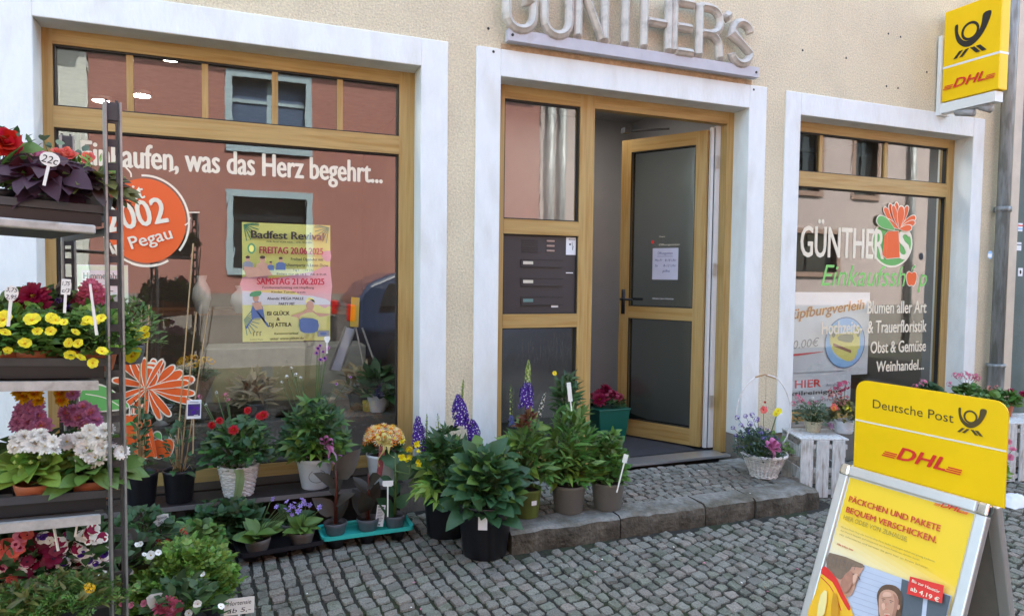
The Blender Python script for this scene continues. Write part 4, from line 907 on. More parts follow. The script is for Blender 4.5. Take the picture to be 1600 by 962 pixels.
# pale diagonal fade made of printed bands
for k in range(10):
    f = k/9; vv = bt+.145-(.014*k)
    mk = M('poster_fade_%d' % k, (.88-.04*f, .60+.17*f, .03+.52*f), .5, var=.02)
    p.poly([(U0+.004, vv), (U1-.004, vv-.075), (U1-.004, V0+.01), (U0+.004, V0+.01)], mk)
(ua, va), (ub, vb_) = Fuv(1327, 785), Fuv(1471, 831); dz = 0
def PT(tx, a, c, cap, m, bold=.02): (ua, va), (ub, vb_) = Fuv(*a), Fuv(*c); p.text(tx, ua, ub, (va+vb_)/2, cap, m, bold)
PT('PÄCKCHEN UND PAKETE', (1327, 784), (1470, 829), .019, m_rd, .05); PT('BEQUEM VERSCHICKEN.', (1323, 801), (1465, 847), .019, m_rd, .05); PT('HIER ODER VON ZUHAUSE.', (1319, 813), (1420, 844), .015, m_dkt, -.0)
PT('Mit dem Mobile Shop oder Internet-Shop Porto kaufen, Sendungen einfach und günstig frankieren.', (1316, 825), (1464, 878), .0055, m_dkt, 0); PT('Auf Wunsch bequem und zeitsparend von Ihrem Postboten abholen lassen.', (1315, 831), (1440, 875), .0055, m_dkt, 0); PT('Wir informieren und beraten Sie gern hier an Ihrem Schalter.', (1313, 837), (1454, 888), .0055, m_dkt, 0); PT('Alle Infos hier', (1310, 851), (1336, 861), .006, m_rd, .03)
(ua, va), (ub, vb_) = Fuv(1462, 789), Fuv(1516, 805); courier(p, ua, ub, (va+vb_)/2, .017, m_red)
# photograph at the bottom of the poster
Q = lambda *q: [Fuv(*k) for k in q]
clip = lambda P: [(min(max(u, U0+.004), U1-.004), v) for u, v in P]
m_pwall = M('photo_siding', (.50, .55, .66), .6, var=.05); m_pline = M('photo_siding_line', (.38, .42, .52), .6, var=0); m_pdk = M('photo_dark_door', (.09, .11, .13), .6, var=.1); m_phair = M('photo_hair_grey', (.22, .15, .10), .7, var=.2, vs=60); m_pyj = M('photo_jacket_yellow', (.85, .48, .02), .5, var=.1, vs=15); m_phb = M('photo_hair_brown', (.12, .065, .035), .6, var=.3, vs=60)
p.poly(clip(Q((1301, 864), (1500, 935), (1480, 1010), (1262, 975))), m_pwall); 
for k in range(9): p.line(clip(Q((1335, 886+k*9), (1412, 912+k*9))), .0015, m_pline)
p.poly(clip(Q((1414, 905), (1490, 932), (1485, 1000), (1406, 990))), m_pdk); p.line(Q((1452, 925), (1446, 990)), .012, m_pwall)
p.poly(Q((1300, 868), (1304, 866), (1352, 883), (1350, 895), (1346, 905), (1343, 912), (1336, 930), (1326, 932), (1318, 920), (1305, 905), (1298, 890)), m_sk, 2)
p.poly(Q((1301, 864), (1353, 882), (1351, 888), (1336, 886), (1330, 898), (1318, 906), (1303, 896), (1297, 888)), m_phair, 2); p.line(Q((1334, 897), (1344, 899), (1349, 907)), .003, m_pdk, 2); p.ell(*Fuv(1322, 908), .006, .009, m_rd, 12); p.ell(*Fuv(1322, 908), .005, .0075, m_sk, 12)
p.poly(clip(Q((1285, 890), (1296, 888), (1312, 905), (1322, 925), (1333, 945), (1336, 980), (1262, 975), (1274, 920))), m_pyj, 2)
p.poly(Q((1292, 886), (1298, 888), (1313, 905), (1322, 925), (1334, 948), (1331, 954), (1318, 932), (1306, 910), (1288, 896)), m_red, 2); p.line(Q((1288, 902), (1302, 916), (1312, 934), (1320, 955)), .003, m_rd, 2)
p.poly(Q((1378, 950), (1376, 930), (1383, 917), (1396, 914), (1410, 920), (1416, 936), (1413, 965), (1408, 990), (1382, 985)), m_phb, 3); p.poly(Q((1381, 928), (1390, 922), (1403, 925), (1410, 938), (1407, 955), (1400, 975), (1388, 975), (1380, 960), (1379, 942)), m_sk, 3)
p.line(Q((1383.5, 936), (1389, 937)), .0016, m_phb); p.line(Q((1396, 938.5), (1402, 940.5)), .0016, m_phb); p.line(Q((1391, 943), (1389, 951), (1393, 953)), .0012, m_rd); m_sk2 = M('print_skin_shade', (.42, .20, .13), .6, var=.15, vs=60); m_sk3 = M('print_skin_light', (.70, .42, .30), .6, var=.1, vs=50)
p.poly(Q((1402, 928), (1410, 938), (1407, 955), (1401, 972), (1396, 975), (1402, 955), (1404, 940)), m_sk2, 3); p.poly(Q((1384, 945), (1388, 943), (1390, 950), (1386, 954)), m_sk3, 3); p.poly(Q((1388, 926), (1398, 927), (1398, 933), (1386, 933)), m_sk3, 3)
p.poly(Q((1387, 959), (1392, 960.5), (1398, 959.5), (1392, 963)), m_rd); p.line(Q((1388, 960), (1397, 960.4)), .0016, m_whl); p.ell(*Fuv(1386.5, 939.5), .0022, .0012, m_pdk, 8); p.ell(*Fuv(1399, 942.3), .0022, .0012, m_pdk, 8)
p.poly(Q((1326, 900), (1336, 893), (1340, 905), (1334, 922), (1326, 926), (1320, 915)), m_sk2, 3); p.poly(Q((1340, 900), (1347, 898), (1345, 908), (1340, 914)), m_sk3, 3)
for k in range(8): p.line(Q((1303+k*6, 868+k*2.2), (1300+k*6, 884+k*1.2)), .0012, m_pdk)
p.poly(Q((1290, 930), (1300, 925), (1296, 960), (1284, 965)), m_paleY, 2); p.poly(Q((1310, 925), (1318, 945), (1316, 975), (1306, 970)), M('photo_jacket_fold', (.60, .28, .01), .5, var=.1), 2); p.ell(*Fuv(1412, 950), .004, .008, m_sk, 10)
p.poly(Q((1430, 902), (1483, 916), (1480, 944), (1425, 929)), m_red)
PT('Bis zur Haustür', (1432, 914), (1477, 925), .0085, m_whl, .03); PT('ab 4,19 €', (1430, 927), (1476, 939), .0125, m_whl, .04)
p.build('poster_print', sg)

# ------------------------------------------------------------------ leaf and flower templates
def leafT(shape, droop=.25, fold=.18, seg=4):
    V = []; F = []; mi = []
    wf = {'ovate': lambda t: .30*math.sin(math.pi*t**.8)**.8, 'lance': lambda t: .13*math.sin(math.pi*t**.85), 'heart': lambda t: .46*(1-t)**.62*min(1, (t+.06)*4)**.5*1.15, 'round': lambda t: .42*math.sqrt(max(0, 1-(2*t-1)**2)), 'broad': lambda t: .24*math.sin(math.pi*t**.75)**.75, 'petal': lambda t: .26*math.sin(math.pi*min(1, t*.93+.03)**1.25)**.6, 'strap': lambda t: .10*(1 if t < .8 else (1-t)*5)}
    def one(L, a, w, wk, z0=0, base=(0, 0)):
        k0 = len(V); c_, s_ = math.cos(a), math.sin(a)
        for i in range(seg+1):
            t = i/seg; ww = w*wf[wk](t)/.3 if wk != 'lance' else w*wf[wk](t)/.13
            for sx in (-1, 0, 1):
                x, y = sx*ww, t*L; z = z0-droop*(y*y)+fold*abs(sx)*ww*(1 if sx else 0)
                V.append((base[0]+x*c_+y*s_, base[1]-x*s_+y*c_, z))
        for i in range(seg):
            for q in (0, 1): F.append((k0+i*3+q, k0+i*3+q+1, k0+i*3+q+4, k0+i*3+q+3))
    if shape == 'palmate':
        for a, L in ((0, 1), (.75, .85), (-.75, .85), (1.55, .55), (-1.55, .55)): one(L, a, .17, 'ovate')
    elif shape == 'feather':
        for i in range(4):
            y = .2+.2*i
            for s_ in (-1, 1): one(.38-.05*i, s_*.95, .06, 'lance', base=(0, y))
        one(.35, 0, .07, 'lance', base=(0, .75)); one(.9, 0, .012, 'lance')
    elif shape == 'frond':
        for i in range(3):
            y = .25+.25*i
            for s_ in (-1, 1): one(.36, s_*.8, .12, 'ovate', base=(0, y))
        one(.4, 0, .14, 'ovate', base=(0, .8))
    else:
        w_ = {'ovate': .30, 'lance': .13, 'heart': .38, 'round': .40, 'broad': .24, 'strap': .10}[shape]
        wf_ = wf[shape]; k0 = 0
        for i in range(seg+1):
            t = i/seg; ww = wf_(t)*(1.0)
            for sx in (-1, 0, 1):
                z = -droop*t*t+fold*abs(sx)*ww; V.append((sx*ww, t-(.12*(abs(sx)) if shape == 'heart' and i == 0 else 0), z))
        for i in range(seg):
            for q in (0, 1): F.append((i*3+q, i*3+q+1, i*3+q+4, i*3+q+3))
    return (np.array(V), F)
TT = {k: [leafT(k, d, f, 2 if k in ('feather', 'frond', 'palmate') else 4) for d, f in ((.1, .25), (.3, .15), (.45, .3))] for k in ('ovate', 'lance', 'heart', 'round', 'broad', 'strap', 'palmate', 'feather', 'frond')}
def foliage(b, R, c, rx, ry, h, n, shape, L, lv=.35, inner=.45, mi=0, tilt=.35, z0=0., stems=0, smi=1, spread=.7, bias=None, pw=.33):
    T = TT[shape]; c = np.array(c, float)
    for i in range(n):
        a = R.uniform(0, 2*math.pi); u = R.random(); el = math.asin(R.random()**.75) if True else 0
        rad = inner+(1-inner)*R.random()**pw
        d = np.array([math.cos(a)*math.cos(el), math.sin(a)*math.cos(el), math.sin(el)])
        q = c+np.array([d[0]*rx, d[1]*ry, d[2]*h])*rad+np.array([0, 0, z0]); l = L*R.uniform(1-lv, 1+lv)
        dr = np.array([d[0], d[1], d[2]*.4])+np.array([R.uniform(-spread, spread), R.uniform(-spread, spread), tilt+R.uniform(-.4, .4)])
        B = basis(dr, (R.uniform(-.3, .3), R.uniform(-.3, .3)-.4, 1), R.uniform(-.5, .5))*l
        b.T(T[i % 3], B, q-B[:, 1]*.4, mi)
        if stems and i % stems == 0:
            s0 = c+np.array([d[0]*rx*.15, d[1]*ry*.15, 0]); m_ = (s0+q)/2+np.array([0, 0, h*.12]); b.tube([s0, m_, q-B[:, 1]*.4], [.0022, .0018, .0012], 4, smi)
    return b
FM = {}
def bloom(key, layers, mats, centre=None, ctall=.0):
    """layers: (n, r0, length, width, elevation deg, material, droop)"""
    b = MB(); Rr = random.Random(len(key))
    for li, (n, r0, L, W, el, mi, dp) in enumerate(layers):
        for k in range(n):
            a = 2*math.pi*(k+.5*(li % 2))/n+Rr.uniform(-.08, .08); e = R_(el+Rr.uniform(-7, 7)); l = L*Rr.uniform(.9, 1.08)
            seg = 3; V = []; F = []
            for i in range(seg+1):
                t = i/seg; ww = W/2*(.35, .85, 1.0, .45)[i]; rr = r0+l*t*math.cos(e); z = l*t*math.sin(e)-dp*l*t*t
                for sx in (-1, 0, 1):
                    V.append((rr*math.cos(a)-sx*ww*math.sin(a), rr*math.sin(a)+sx*ww*math.cos(a), z+ctall*(li/ max(1, len(layers)))+abs(sx)*ww*(.25 if W < .018 else .04)))
            for i in range(seg):
                for q in (0, 1): F.append((i*3+q, i*3+q+1, i*3+q+4, i*3+q+3))
            b.add(V, F, mi)
    if centre: b.lathe([(centre[0], 0), (centre[0]*.9, centre[1]*.6), (centre[0]*.5, centre[1]), (0, centre[1]*1.05)], 10, mi=centre[2])
    FM[key] = b.mesh('flower', mats, True); return FM[key]
def put(R, key, q, d=(0, -.5, 1), s=1., name='flower', roll=0.):
    o = bpy.data.objects.new(name, FM[key]); C.objects.link(o); o.parent = R
    B = basis(d, (0, 0, 1) if abs(d[2]) < .95*math.sqrt(sum(x*x for x in d)) else (0, 1, 0)); B = np.stack([B[:, 0], -B[:, 2], B[:, 1]], 1)
    c_, s_ = math.cos(roll), math.sin(roll); B = B @ np.array([[c_, -s_, 0], [s_, c_, 0], [0, 0, 1]])
    o.matrix_local = m4(B, q, s); return o
def L_(name, c, **k): k.setdefault('island', .40); k.setdefault('tl', .25); k.setdefault('rough', .45); k.setdefault('var', .1); return M(name, c, **k)
g_mid = L_('leaf_mid_green', (.095, .20, .038)); g_dark = L_('leaf_dark_green', (.042, .105, .032)); g_blue = L_('leaf_blue_green', (.036, .098, .044)); g_lime = L_('leaf_bright_green', (.17, .30, .045)); g_grey = L_('leaf_grey_green', (.12, .18, .11)); g_olive = L_('leaf_olive', (.12, .13, .03)); g_purp = L_('leaf_dark_purple', (.06, .022, .036), rough=.6); g_bronze = L_('leaf_bronze', (.045, .035, .022)); g_brown = L_('leaf_red_brown', (.12, .035, .015)); g_yel = L_('leaf_yellow_green', (.26, .36, .05))
def pm(name, c, **k): k.setdefault('island', .15); k.setdefault('tl', .35); k.setdefault('rough', .6); k.setdefault('var', .05); return M(name, c, **k)
p_wht = pm('petal_white', (.90, .90, .86), tl=.2); p_yel = pm('petal_yellow', (.85, .72, .02)); p_yel2 = pm('petal_deep_yellow', (.85, .50, .01)); p_red = pm('petal_red', (.55, .006, .012)); p_mag = pm('petal_magenta', (.32, .006, .06)); p_pink = pm('petal_pink', (.75, .25, .38)); p_ros = pm('petal_rose', (.62, .13, .22)); p_lil = pm('petal_lilac', (.42, .30, .72)); p_vio = pm('petal_violet', (.085, .02, .33)); p_ora = pm('petal_orange', (.80, .22, .01)); p_mau = pm('petal_mauve', (.55, .22, .42)); p_brg = pm('petal_burgundy', (.20, .004, .05)); p_cor = pm('petal_coral', (.80, .17, .13)); p_ctr = pm('flower_centre_yellow', (.62, .42, .02)); p_dk = pm('flower_centre_dark', (.03, .005, .05)); p_blu = pm('petal_blue', (.13, .16, .42)); p_cr = pm('petal_cream', (.82, .68, .42)); p_grn = pm('bud_green', (.35, .45, .10)); p_pch = pm('petal_peach', (.80, .42, .33))
def dahl(key, m, m2=None, c=None, rad=.05):
    k = rad/.05
    return bloom(key, [(14, .004, .046*k, .017*k, 5, 0, .15), (14, .003, .043*k, .016*k, 20, 0, .1), (12, .003, .038*k, .015*k, 36, 0, .05), (10, .002, .032*k, .013*k, 52, 1, 0), (7, .001, .024*k, .010*k, 70, 1, 0)], [m, m2 or m, c or p_ctr], (.009*k, .010*k, 2))
dahl('dahlia_white', p_wht, p_wht); dahl('dahlia_pink', p_mau, p_pink); dahl('dahlia_magenta', p_mag, p_mag); dahl('dahlia_red', p_red, p_red); dahl('dahlia_orange', p_yel2, p_ora); dahl('dahlia_rose', p_ros, p_pink)
bloom('daisy_two', [(12, .006, .030, .0055, 5, 0, .2), (10, .005, .020, .005, 34, 1, .1)], [p_cr, p_yel2, p_ora], (.007, .006, 2))
bloom('daisy_orange', [(12, .006, .030, .006, 5, 0, .2), (10, .004, .018, .005, 38, 1, .1)], [p_ora, p_cr, p_yel], (.007, .006, 2))
bloom('trumpet_yellow', [(6, .002, .020, .020, 35, 0, .35)], [p_yel, p_yel2], (.004, .004, 1))
bloom('pansy_bur', [(5, .001, .026, .030, 20, 0, .3), (5, .001, .030, .031, 12, 1, .3)], [p_mag, p_wht, p_brg], (.005, .004, 2))
bloom('pansy_white', [(6, .001, .022, .024, 25, 0, .2)], [p_wht, p_vio, p_ctr], (.004, .004, 2))
bloom('petunia_star', [(6, .001, .030, .032, 12, 0, .2), (6, .000, .019, .020, 24, 1, .1)], [p_wht, p_vio, p_dk], (.004, .003, 2))
bloom('pansy_deep', [(5, .001, .028, .032, 18, 0, .3)], [p_brg, p_vio, p_dk], (.006, .004, 2))
bloom('petunia_pink', [(6, .001, .030, .032, 20, 0, .2), (6, .0, .014, .016, 30, 1, 0)], [p_pink, p_mag, p_dk], (.004, .003, 2))
bloom('petunia_coral', [(6, .001, .028, .030, 20, 0, .2)], [p_cor, p_red, p_dk], (.004, .003, 2))
bloom('rose', [(6, .002, .026, .026, 25, 0, .1), (5, .002, .022, .022, 48, 0, 0), (4, .001, .018, .017, 66, 0, 0)], [p_cor], (.004, .016, 0)); bloom('rose_red', [(6, .002, .026, .026, 25, 0, .1), (5, .002, .022, .022, 48, 0, 0), (4, .001, .018, .017, 66, 0, 0)], [p_red], (.004, .016, 0)); bloom('rose_pink', [(6, .002, .026, .026, 25, 0, .1), (5, .002, .022, .022, 48, 0, 0)], [p_pink], (.004, .016, 0))
bloom('canna', [(4, .001, .030, .022, 40, 0, .2), (3, .001, .026, .02, 65, 0, .0)], [p_yel], (.003, .01, 0))
bloom('hosta', [(6, .001, .017, .008, 40, 0, .3)], [p_lil], (.003, .008, 0))
bloom('columbine', [(5, .002, .020, .013, 25, 0, -.2), (5, .001, .014, .010, 60, 1, 0)], [p_mau, p_vio], (.004, .008, 1))
def cluster(key, m, n=22, rad=.024, fs=.006, m2=None):          # rounded head of small florets
    b = MB(); Rr = random.Random(n)
    for i in range(n):
        z = Rr.uniform(-.15, 1); a = 2.4*i; rr = math.sqrt(max(0, 1-z*z)); d = np.array([rr*math.cos(a), rr*math.sin(a), z]); B = basis(d, (0, 0, 1) if abs(z) < .9 else (0, 1, 0)); B = np.stack([B[:, 0], -B[:, 2], B[:, 1]], 1)
        for k in range(5):
            t = 2*math.pi*k/5+i; V = [(0, 0, 0), (math.cos(t-.5)*fs, math.sin(t-.5)*fs, .0015), (math.cos(t)*fs*1.35, math.sin(t)*fs*1.35, .001), (math.cos(t+.5)*fs, math.sin(t+.5)*fs, .0015)]
            b.add(np.array(V) @ B.T+d*rad, [(0, 1, 2, 3)], 0 if (i % 3 or not m2) else 1)
    FM[key] = b.mesh('flower_head', [m, m2 or m], True)
cluster('head_pink', p_pink, m2=p_ros); cluster('head_red', p_red); cluster('head_white', p_wht); cluster('head_crimson', p_mag, m2=p_ros); cluster('head_violet', p_vio, 18, .016, .005, p_lil); cluster('head_peach', p_pch, 22, .02, .006, p_brg); cluster('head_blue', p_blu, 18, .014, .005, p_lil); cluster('head_yellow', p_yel2, 18, .018, .006)
def spike(parent, base, top, m, m2, n=60, r0=.026, fs=.012, name='flower_spike'):
    b = MB(); Rr = random.Random(n); base, top = np.array(base, float), np.array(top, float); ax = top-base
    b.tube([base-ax*.8*0, base+ax*.5, top], [.003, .0025, .0012], 5, 2)
    for i in range(n):
        t = (i/n)**.95; a = 2.4*i; rr = r0*(1-.12*t-.7*max(0, t-.6)/.4*1.)*Rr.uniform(.7, 1.12); a += Rr.uniform(-.4, .4); q = base+ax*t+np.array([math.cos(a)*rr, math.sin(a)*rr, 0]); d = np.array([math.cos(a), math.sin(a), .15]); B = basis(d, (0, 0, 1)); B = np.stack([B[:, 0], -B[:, 2], B[:, 1]], 1); f = fs*(1-.15*t-.5*max(0, t-.7)/.3)*Rr.uniform(.7, 1.2)
        for k in range(5):
            u = 2*math.pi*k/5+i; b.add(np.array([(0, 0, 0), (math.cos(u-.55)*f*.8, math.sin(u-.55)*f*.8, .002), (math.cos(u)*f*1.2, math.sin(u)*f*1.2, .001), (math.cos(u+.55)*f*.8, math.sin(u+.55)*f*.8, .002)]) @ B.T+q, [(0, 1, 2, 3)], 0)
        b.add(np.array([(math.cos(u_)*f*.27, math.sin(u_)*f*.27, .003) for u_ in (0, 1.57, 3.14, 4.71)]) @ B.T+q, [(0, 1, 2, 3)], 1)
    return b.build(name, [m, m2, m_stem], parent, True)

# ------------------------------------------------------------------ pots, tags, ribbons
def pot(parent, rt, rb, h, mat, z=0., soil=True, n=30, name='pot'):
    b = MB(); b.lathe([(0, 0), (rb*.97, 0), (rb, .003), (rt*.985, h-.018), (rt, h-.016), (rt*1.02, h-.002), (rt*1.0, h), (rt*.93, h), (rt*.92, h-.02), (rb*.9, .02)], n, (0, 0, z)); o = b.build(name, [mat], parent, True)
    if soil: b = MB(); b.lathe([(rt*.925, h-.022), (rt*.5, h-.014), (0, h-.01)], 14, (0, 0, z)); b.build('soil', [m_soil], parent, True)
    return o
def wicker(parent, rt, rb, h, sx=1., flare=0., mat=None):
    b = MB(); rows = int(h/.0105); n = 48; zz = 0
    for k in range(rows):
        z = .004+k*(h-.008)/rows; r0 = rb+(rt-rb)*(z/h)+flare*(z/h)**3
        P = [((r0+.0028*(1 if (j//2+k) % 2 else -1))*math.cos(2*math.pi*j/n)*sx, (r0+.0028*(1 if (j//2+k) % 2 else -1))*math.sin(2*math.pi*j/n), z+.0015*math.sin(j*1.3+k)) for j in range(n+1)]
        b.tube(P, .0062, 5)
    for j in range(0, n, 2):
        a = 2*math.pi*(j+.5)/n; b.tube([(rb*math.cos(a)*sx, rb*math.sin(a), 0), ((rt+flare)*math.cos(a)*sx, (rt+flare)*math.sin(a), h)], .003, 4)
    b.build('weave', [mat or m_wicker], parent, True)
    b = MB()
    for s_ in (0, 1): b.tube([((rt+flare)*math.cos(a)*sx, (rt+flare)*math.sin(a), h+.006*math.sin(a*11+s_*3.1)) for a in np.linspace(0, 2*math.pi, 49)], .007, 5)
    b.build('rim', [mat or m_wicker], parent, True)
    b = MB(); b.lathe([((rt+flare)*.9, h-.03), (rt*.5, h-.02), (0, h-.018)], 14, sx=sx); b.build('soil', [m_soil], parent, True)
m_tag = M('tag_plastic', (.80, .80, .76), .45, var=.03)
def ptag(px, py, dist, stick, label, txt=(), w=.045, h=.03, lean=0., shape=0, face=None, grp='white price tags stuck in the plants', dark=m_ink, cat='price tag'):
    """tag plate centred at photo point (px,py), dist metres in front of the camera, stake of given length"""
    v = ray(px, py); q = CO+v*dist/float(v @ _f)
    t = thing('price_tag', label, cat, q, 0, grp); d = CO-q; a = math.atan2(d[0], -d[1]) if face is None else face; t.rotation_euler = (0, lean, a)
    W_, H_ = w/2, h/2
    if shape == 0: P = [(-W_, -H_*.6), (-W_*.75, -H_), (W_*.75, -H_), (W_, -H_*.6), (W_, H_), (-W_, H_)]
    elif shape == 1: P = [(W_*math.cos(u)*(1 if abs(math.cos(u)) < .9 else .97), H_*math.sin(u)) for u in np.linspace(0, 2*math.pi, 16, endpoint=False)]
    elif shape == 2: P = [(-W_*.45, -H_), (W_*.45, -H_), (W_*.95, -H_*.1), (W_, H_*.75), (W_*.5, H_), (-W_*.6, H_*.9), (-W_, H_*.5), (-W_*.85, -H_*.2)]
    else: P = rrect(-W_, W_, -H_, H_, .002, 2)
    n = len(P); b = MB(); b.add([(x, -.0007, z) for x, z in P]+[(x, .0007, z) for x, z in P], [tuple(range(n)), tuple(range(2*n-1, n-1, -1))]+[(i, (i+1) % n, n+(i+1) % n, n+i) for i in range(n)]); b.build('plate', [m_tag], t)
    if stick: b = MB(); b.box(-.0035, .0035, -.0006, .0012, -H_-stick, -H_+.004); b.build('stake', [m_tag], t)
    if txt:
        p = Print((0, -.0012, 0)); rows = len(txt); 
        for k, tx in enumerate(txt): p.text(tx, -W_*.78, W_*.78, H_*(.9-1.8*(k+.85)/rows)+H_*.05, H_*1.1/rows, dark, .01, .15)
        p.build('writing', t)
    return t
def bow(parent, q, s, m, m2=None, tails=(.12, .10), dirs=((-.02, -.0), (.03, .0)), name='bow'):
    b = MB(); q = np.array(q, float); up = np.array([0, 0, 1.]); 
    for sg, el in ((1, .5), (-1, .7), (1, 1.4), (-1, 1.6), (1, -.2)):
        P = []; Wd = []
        for k in range(9):
            t = k/8; a = 2*math.pi*t; rr = s*math.sin(math.pi*t); P.append(q+np.array([sg*rr*math.cos(el)+.25*s*math.sin(a)*math.sin(el), -.01-.25*s*abs(math.sin(math.pi*t)), rr*math.sin(el)-.25*s*math.sin(a)*math.cos(el)*sg])); Wd.append(np.array([.1, .9, .3])*s*.28)
        b.strip(P, Wd)
    for ln, (dx, dy) in zip(tails, dirs):
        P = []; Wd = []
        for k in range(9):
            t = k/8; P.append(q+np.array([dx*t*2+.012*math.sin(t*7), -.012-.02*math.sin(t*3)-.01*t+dy, -ln*t])); Wd.append(np.array([math.cos(t*2), .5*math.sin(t*4), 0])*s*.22)
        b.strip(P, Wd)
    b.build(name, [m] if not m2 else [m], parent, True)
m_rib = M('pink_ribbon', (.62, .20, .40), .45, var=.1, tl=.3); m_ribp = M('mauve_ribbon', (.50, .30, .45), .45, var=.1, tl=.3); m_riby = M('yellow_ribbon', (.72, .62, .22), .5, var=.1, tl=.3); m_ribg = M('green_ribbon', (.30, .42, .20), .5, var=.15, tl=.3)
def plate_tag_on(parent, x, z, r, w_, h_, m=None, ang=0):   # small stuck label on a pot
    b = MB(); a = R_(-90)+ang; cx, cy = (r+.002)*math.cos(a), (r+.002)*math.sin(a); tx, ty = -math.sin(a), math.cos(a)
    b.add([(cx-tx*w_/2, cy-ty*w_/2, z), (cx+tx*w_/2, cy+ty*w_/2, z), (cx+tx*w_/2, cy+ty*w_/2, z+h_), (cx-tx*w_/2, cy-ty*w_/2, z+h_)], [(0, 1, 2, 3)]); b.build('pot_label', [m or m_paper], parent)
def base_at(px, py, z, r=0.):     # centre of a round foot whose nearest edge is seen at (px,py) on the level z
    q = oz(px, py, z); d = q-CO; d[2] = 0; d /= np.linalg.norm(d); q = q+d*r; return np.array([q[0], q[1], z])
def rel(T_, px, py, dy=0.):       # local point of thing T_ seen at (px,py), dy metres behind its centre plane
    o_ = np.array(T_.location); v = ray(px, py); n = np.array([_f[0], _f[1], 0]); n /= np.linalg.norm(n); q0 = o_+n*dy; t = ((q0-CO) @ n)/(v @ n); return CO+v*t-o_

# ------------------------------------------------------------------ display shelf under the left window
t = thing('display_shelf', 'dark low display shelf with a thin steel edge under the large left window', 'shelf', (0, -.12, 0))
b = MB(); b.box(-1.5, .86, -.112, .10, .222, .247); bevel(b.build('board', [m_dwood], t), .003)
b = MB(); b.box(-1.5, .86, -.1165, -.1125, .224, .2475); b.build('edge_strip', [M('dull_steel', (.20, .19, .19), .5, var=.1, metal=.4)], t)
b = MB(); b.box(-1.5, .84, .07, .095, .01, .221); b.build('back_board', [M('brown_board', (.035, .024, .018), .8, var=.2)], t)
for xx in (-1.45, -.3, .80): b = MB(); b.box(xx, xx+.04, -.10, -.06, 0, .2215); b.build('leg', [m_dwood], t)
SH = .2475
def on_shelf(px, y): return np.array([float(at(px, 760, y)[0]), y, SH])
def mk(name, label, loc, group=None, cat='plant'): return thing(name, label, cat, loc, 0, group)
def fol(T_, shape, n, rx, h, L, mats, z0, ry=None, seed=1, c=(0, 0), name='foliage', **k):
    R = random.Random(seed*31+n); b = MB(); foliage(b, R, (c[0], c[1], z0), rx, ry or rx, h, n, shape, L, **k); return b.build(name, mats if isinstance(mats, list) else [mats, m_stem], T_, True)
def leaves(T_, shape, n, rx, h, L, mat, z0, seed=1, c=(0, 0), tilt=.3, ry=None, inner=.75, below=0.):      # big leaves, each its own part
    R = random.Random(seed); key = ('leafmesh', shape, mat.name)
    if key not in FM:
        FM[key] = []
        for k in range(3):
            b = MB(); b.add(*TT[shape][k]); FM[key].append(b.mesh('leaf', [mat], True))
    sb = MB()
    for i in range(n):
        a = 2.399*i+R.uniform(-.5, .5); el = math.asin(R.uniform(-below, .95)); d = np.array([math.cos(a)*math.cos(el), math.sin(a)*math.cos(el), math.sin(el)]); rad = R.uniform(inner, 1)
        q = np.array([c[0]+d[0]*rx*rad, c[1]+d[1]*(ry or rx)*rad, z0+d[2]*h*rad]); l = L*R.uniform(.7, 1.15)
        B = basis(np.array([d[0], d[1], d[2]*.3+tilt+R.uniform(-.35, .3)]), (R.uniform(-.3, .2), -.6, 1), R.uniform(-.5, .5))
        st = q-B[:, 1]*l*.45
        o = bpy.data.objects.new('leaf', FM[key][i % 3]); C.objects.link(o); o.parent = T_; o.matrix_local = m4(B, st, l)
        s0 = np.array([c[0]+d[0]*.01, c[1]+d[1]*.01, z0-.01]); sb.tube([s0, (s0+st)/2+np.array([0, 0, .015]), st], [.003, .0022, .0015], 4)
    sb.build('stems', [m_stem], T_, True)
def put_px(T_, key, pts, s=1., dy=-.03, face=(0, -.75, .6), jit=.3, seed=1, stem=True, z0=None):
    R = random.Random(seed+len(pts)); sb = MB()
    toc = CO-np.array(T_.location); toc[2] = 0; toc /= np.linalg.norm(toc)
    for p_ in pts:
        px, py = p_[0], p_[1]; sc = p_[2] if len(p_) > 2 else 1; dd_ = p_[3] if len(p_) > 3 else dy
        q = rel(T_, px, py, dd_); sc *= R.uniform(.78, 1.18); d = toc*(.8)+np.array([0, 0, face[2]])+np.array([R.uniform(-jit, jit), R.uniform(-jit, jit), R.uniform(-jit, jit)])*1.35
        put(T_, key, q, d, s*sc, roll=R.uniform(0, 6))
        if stem: base_ = np.array([0, 0, z0 or .12]); sb.tube([q-d*.004*s, (q+base_)/2+np.array([0, 0, .01]), base_], [.0018, .0018, .0025], 4)
    if stem: sb.build('flower_stems', [m_stem], T_, True)

# white wicker basket with red dahlias
q = on_shelf(373, -.10); q[1] = -.13; t = mk('flower_basket', 'white wicker basket with red flowers and striped green ribbon on the shelf', q); wicker(t, .098, .068, .155)
fol(t, 'ovate', 300, .19, .24, .052, [g_dark, m_stem], .17, seed=2, tilt=.2, stems=6); leaves(t, 'broad', 16, .17, .17, .085, g_grey, .20, seed=3); fol(t, 'lance', 70, .16, .2, .08, [g_mid, m_stem], .2, seed=4); fol(t, 'ovate', 120, .2, .18, .045, [g_mid, m_stem], .18, seed=44)
put_px(t, 'dahlia_red', [(343, 657, .8), (331, 664, .8), (365, 671, .95, -.1), (387, 641, .8), (411, 648, .95), (406, 650, .7)], .62, -.07, seed=2, z0=.2)
put_px(t, 'head_white', [(338, 613, .5), (322, 632, .4)], .6, 0, seed=3); put_px(t, 'head_pink', [(352, 617, .9), (356, 625, .8), (312, 620, .8)], .7, .02, seed=5)
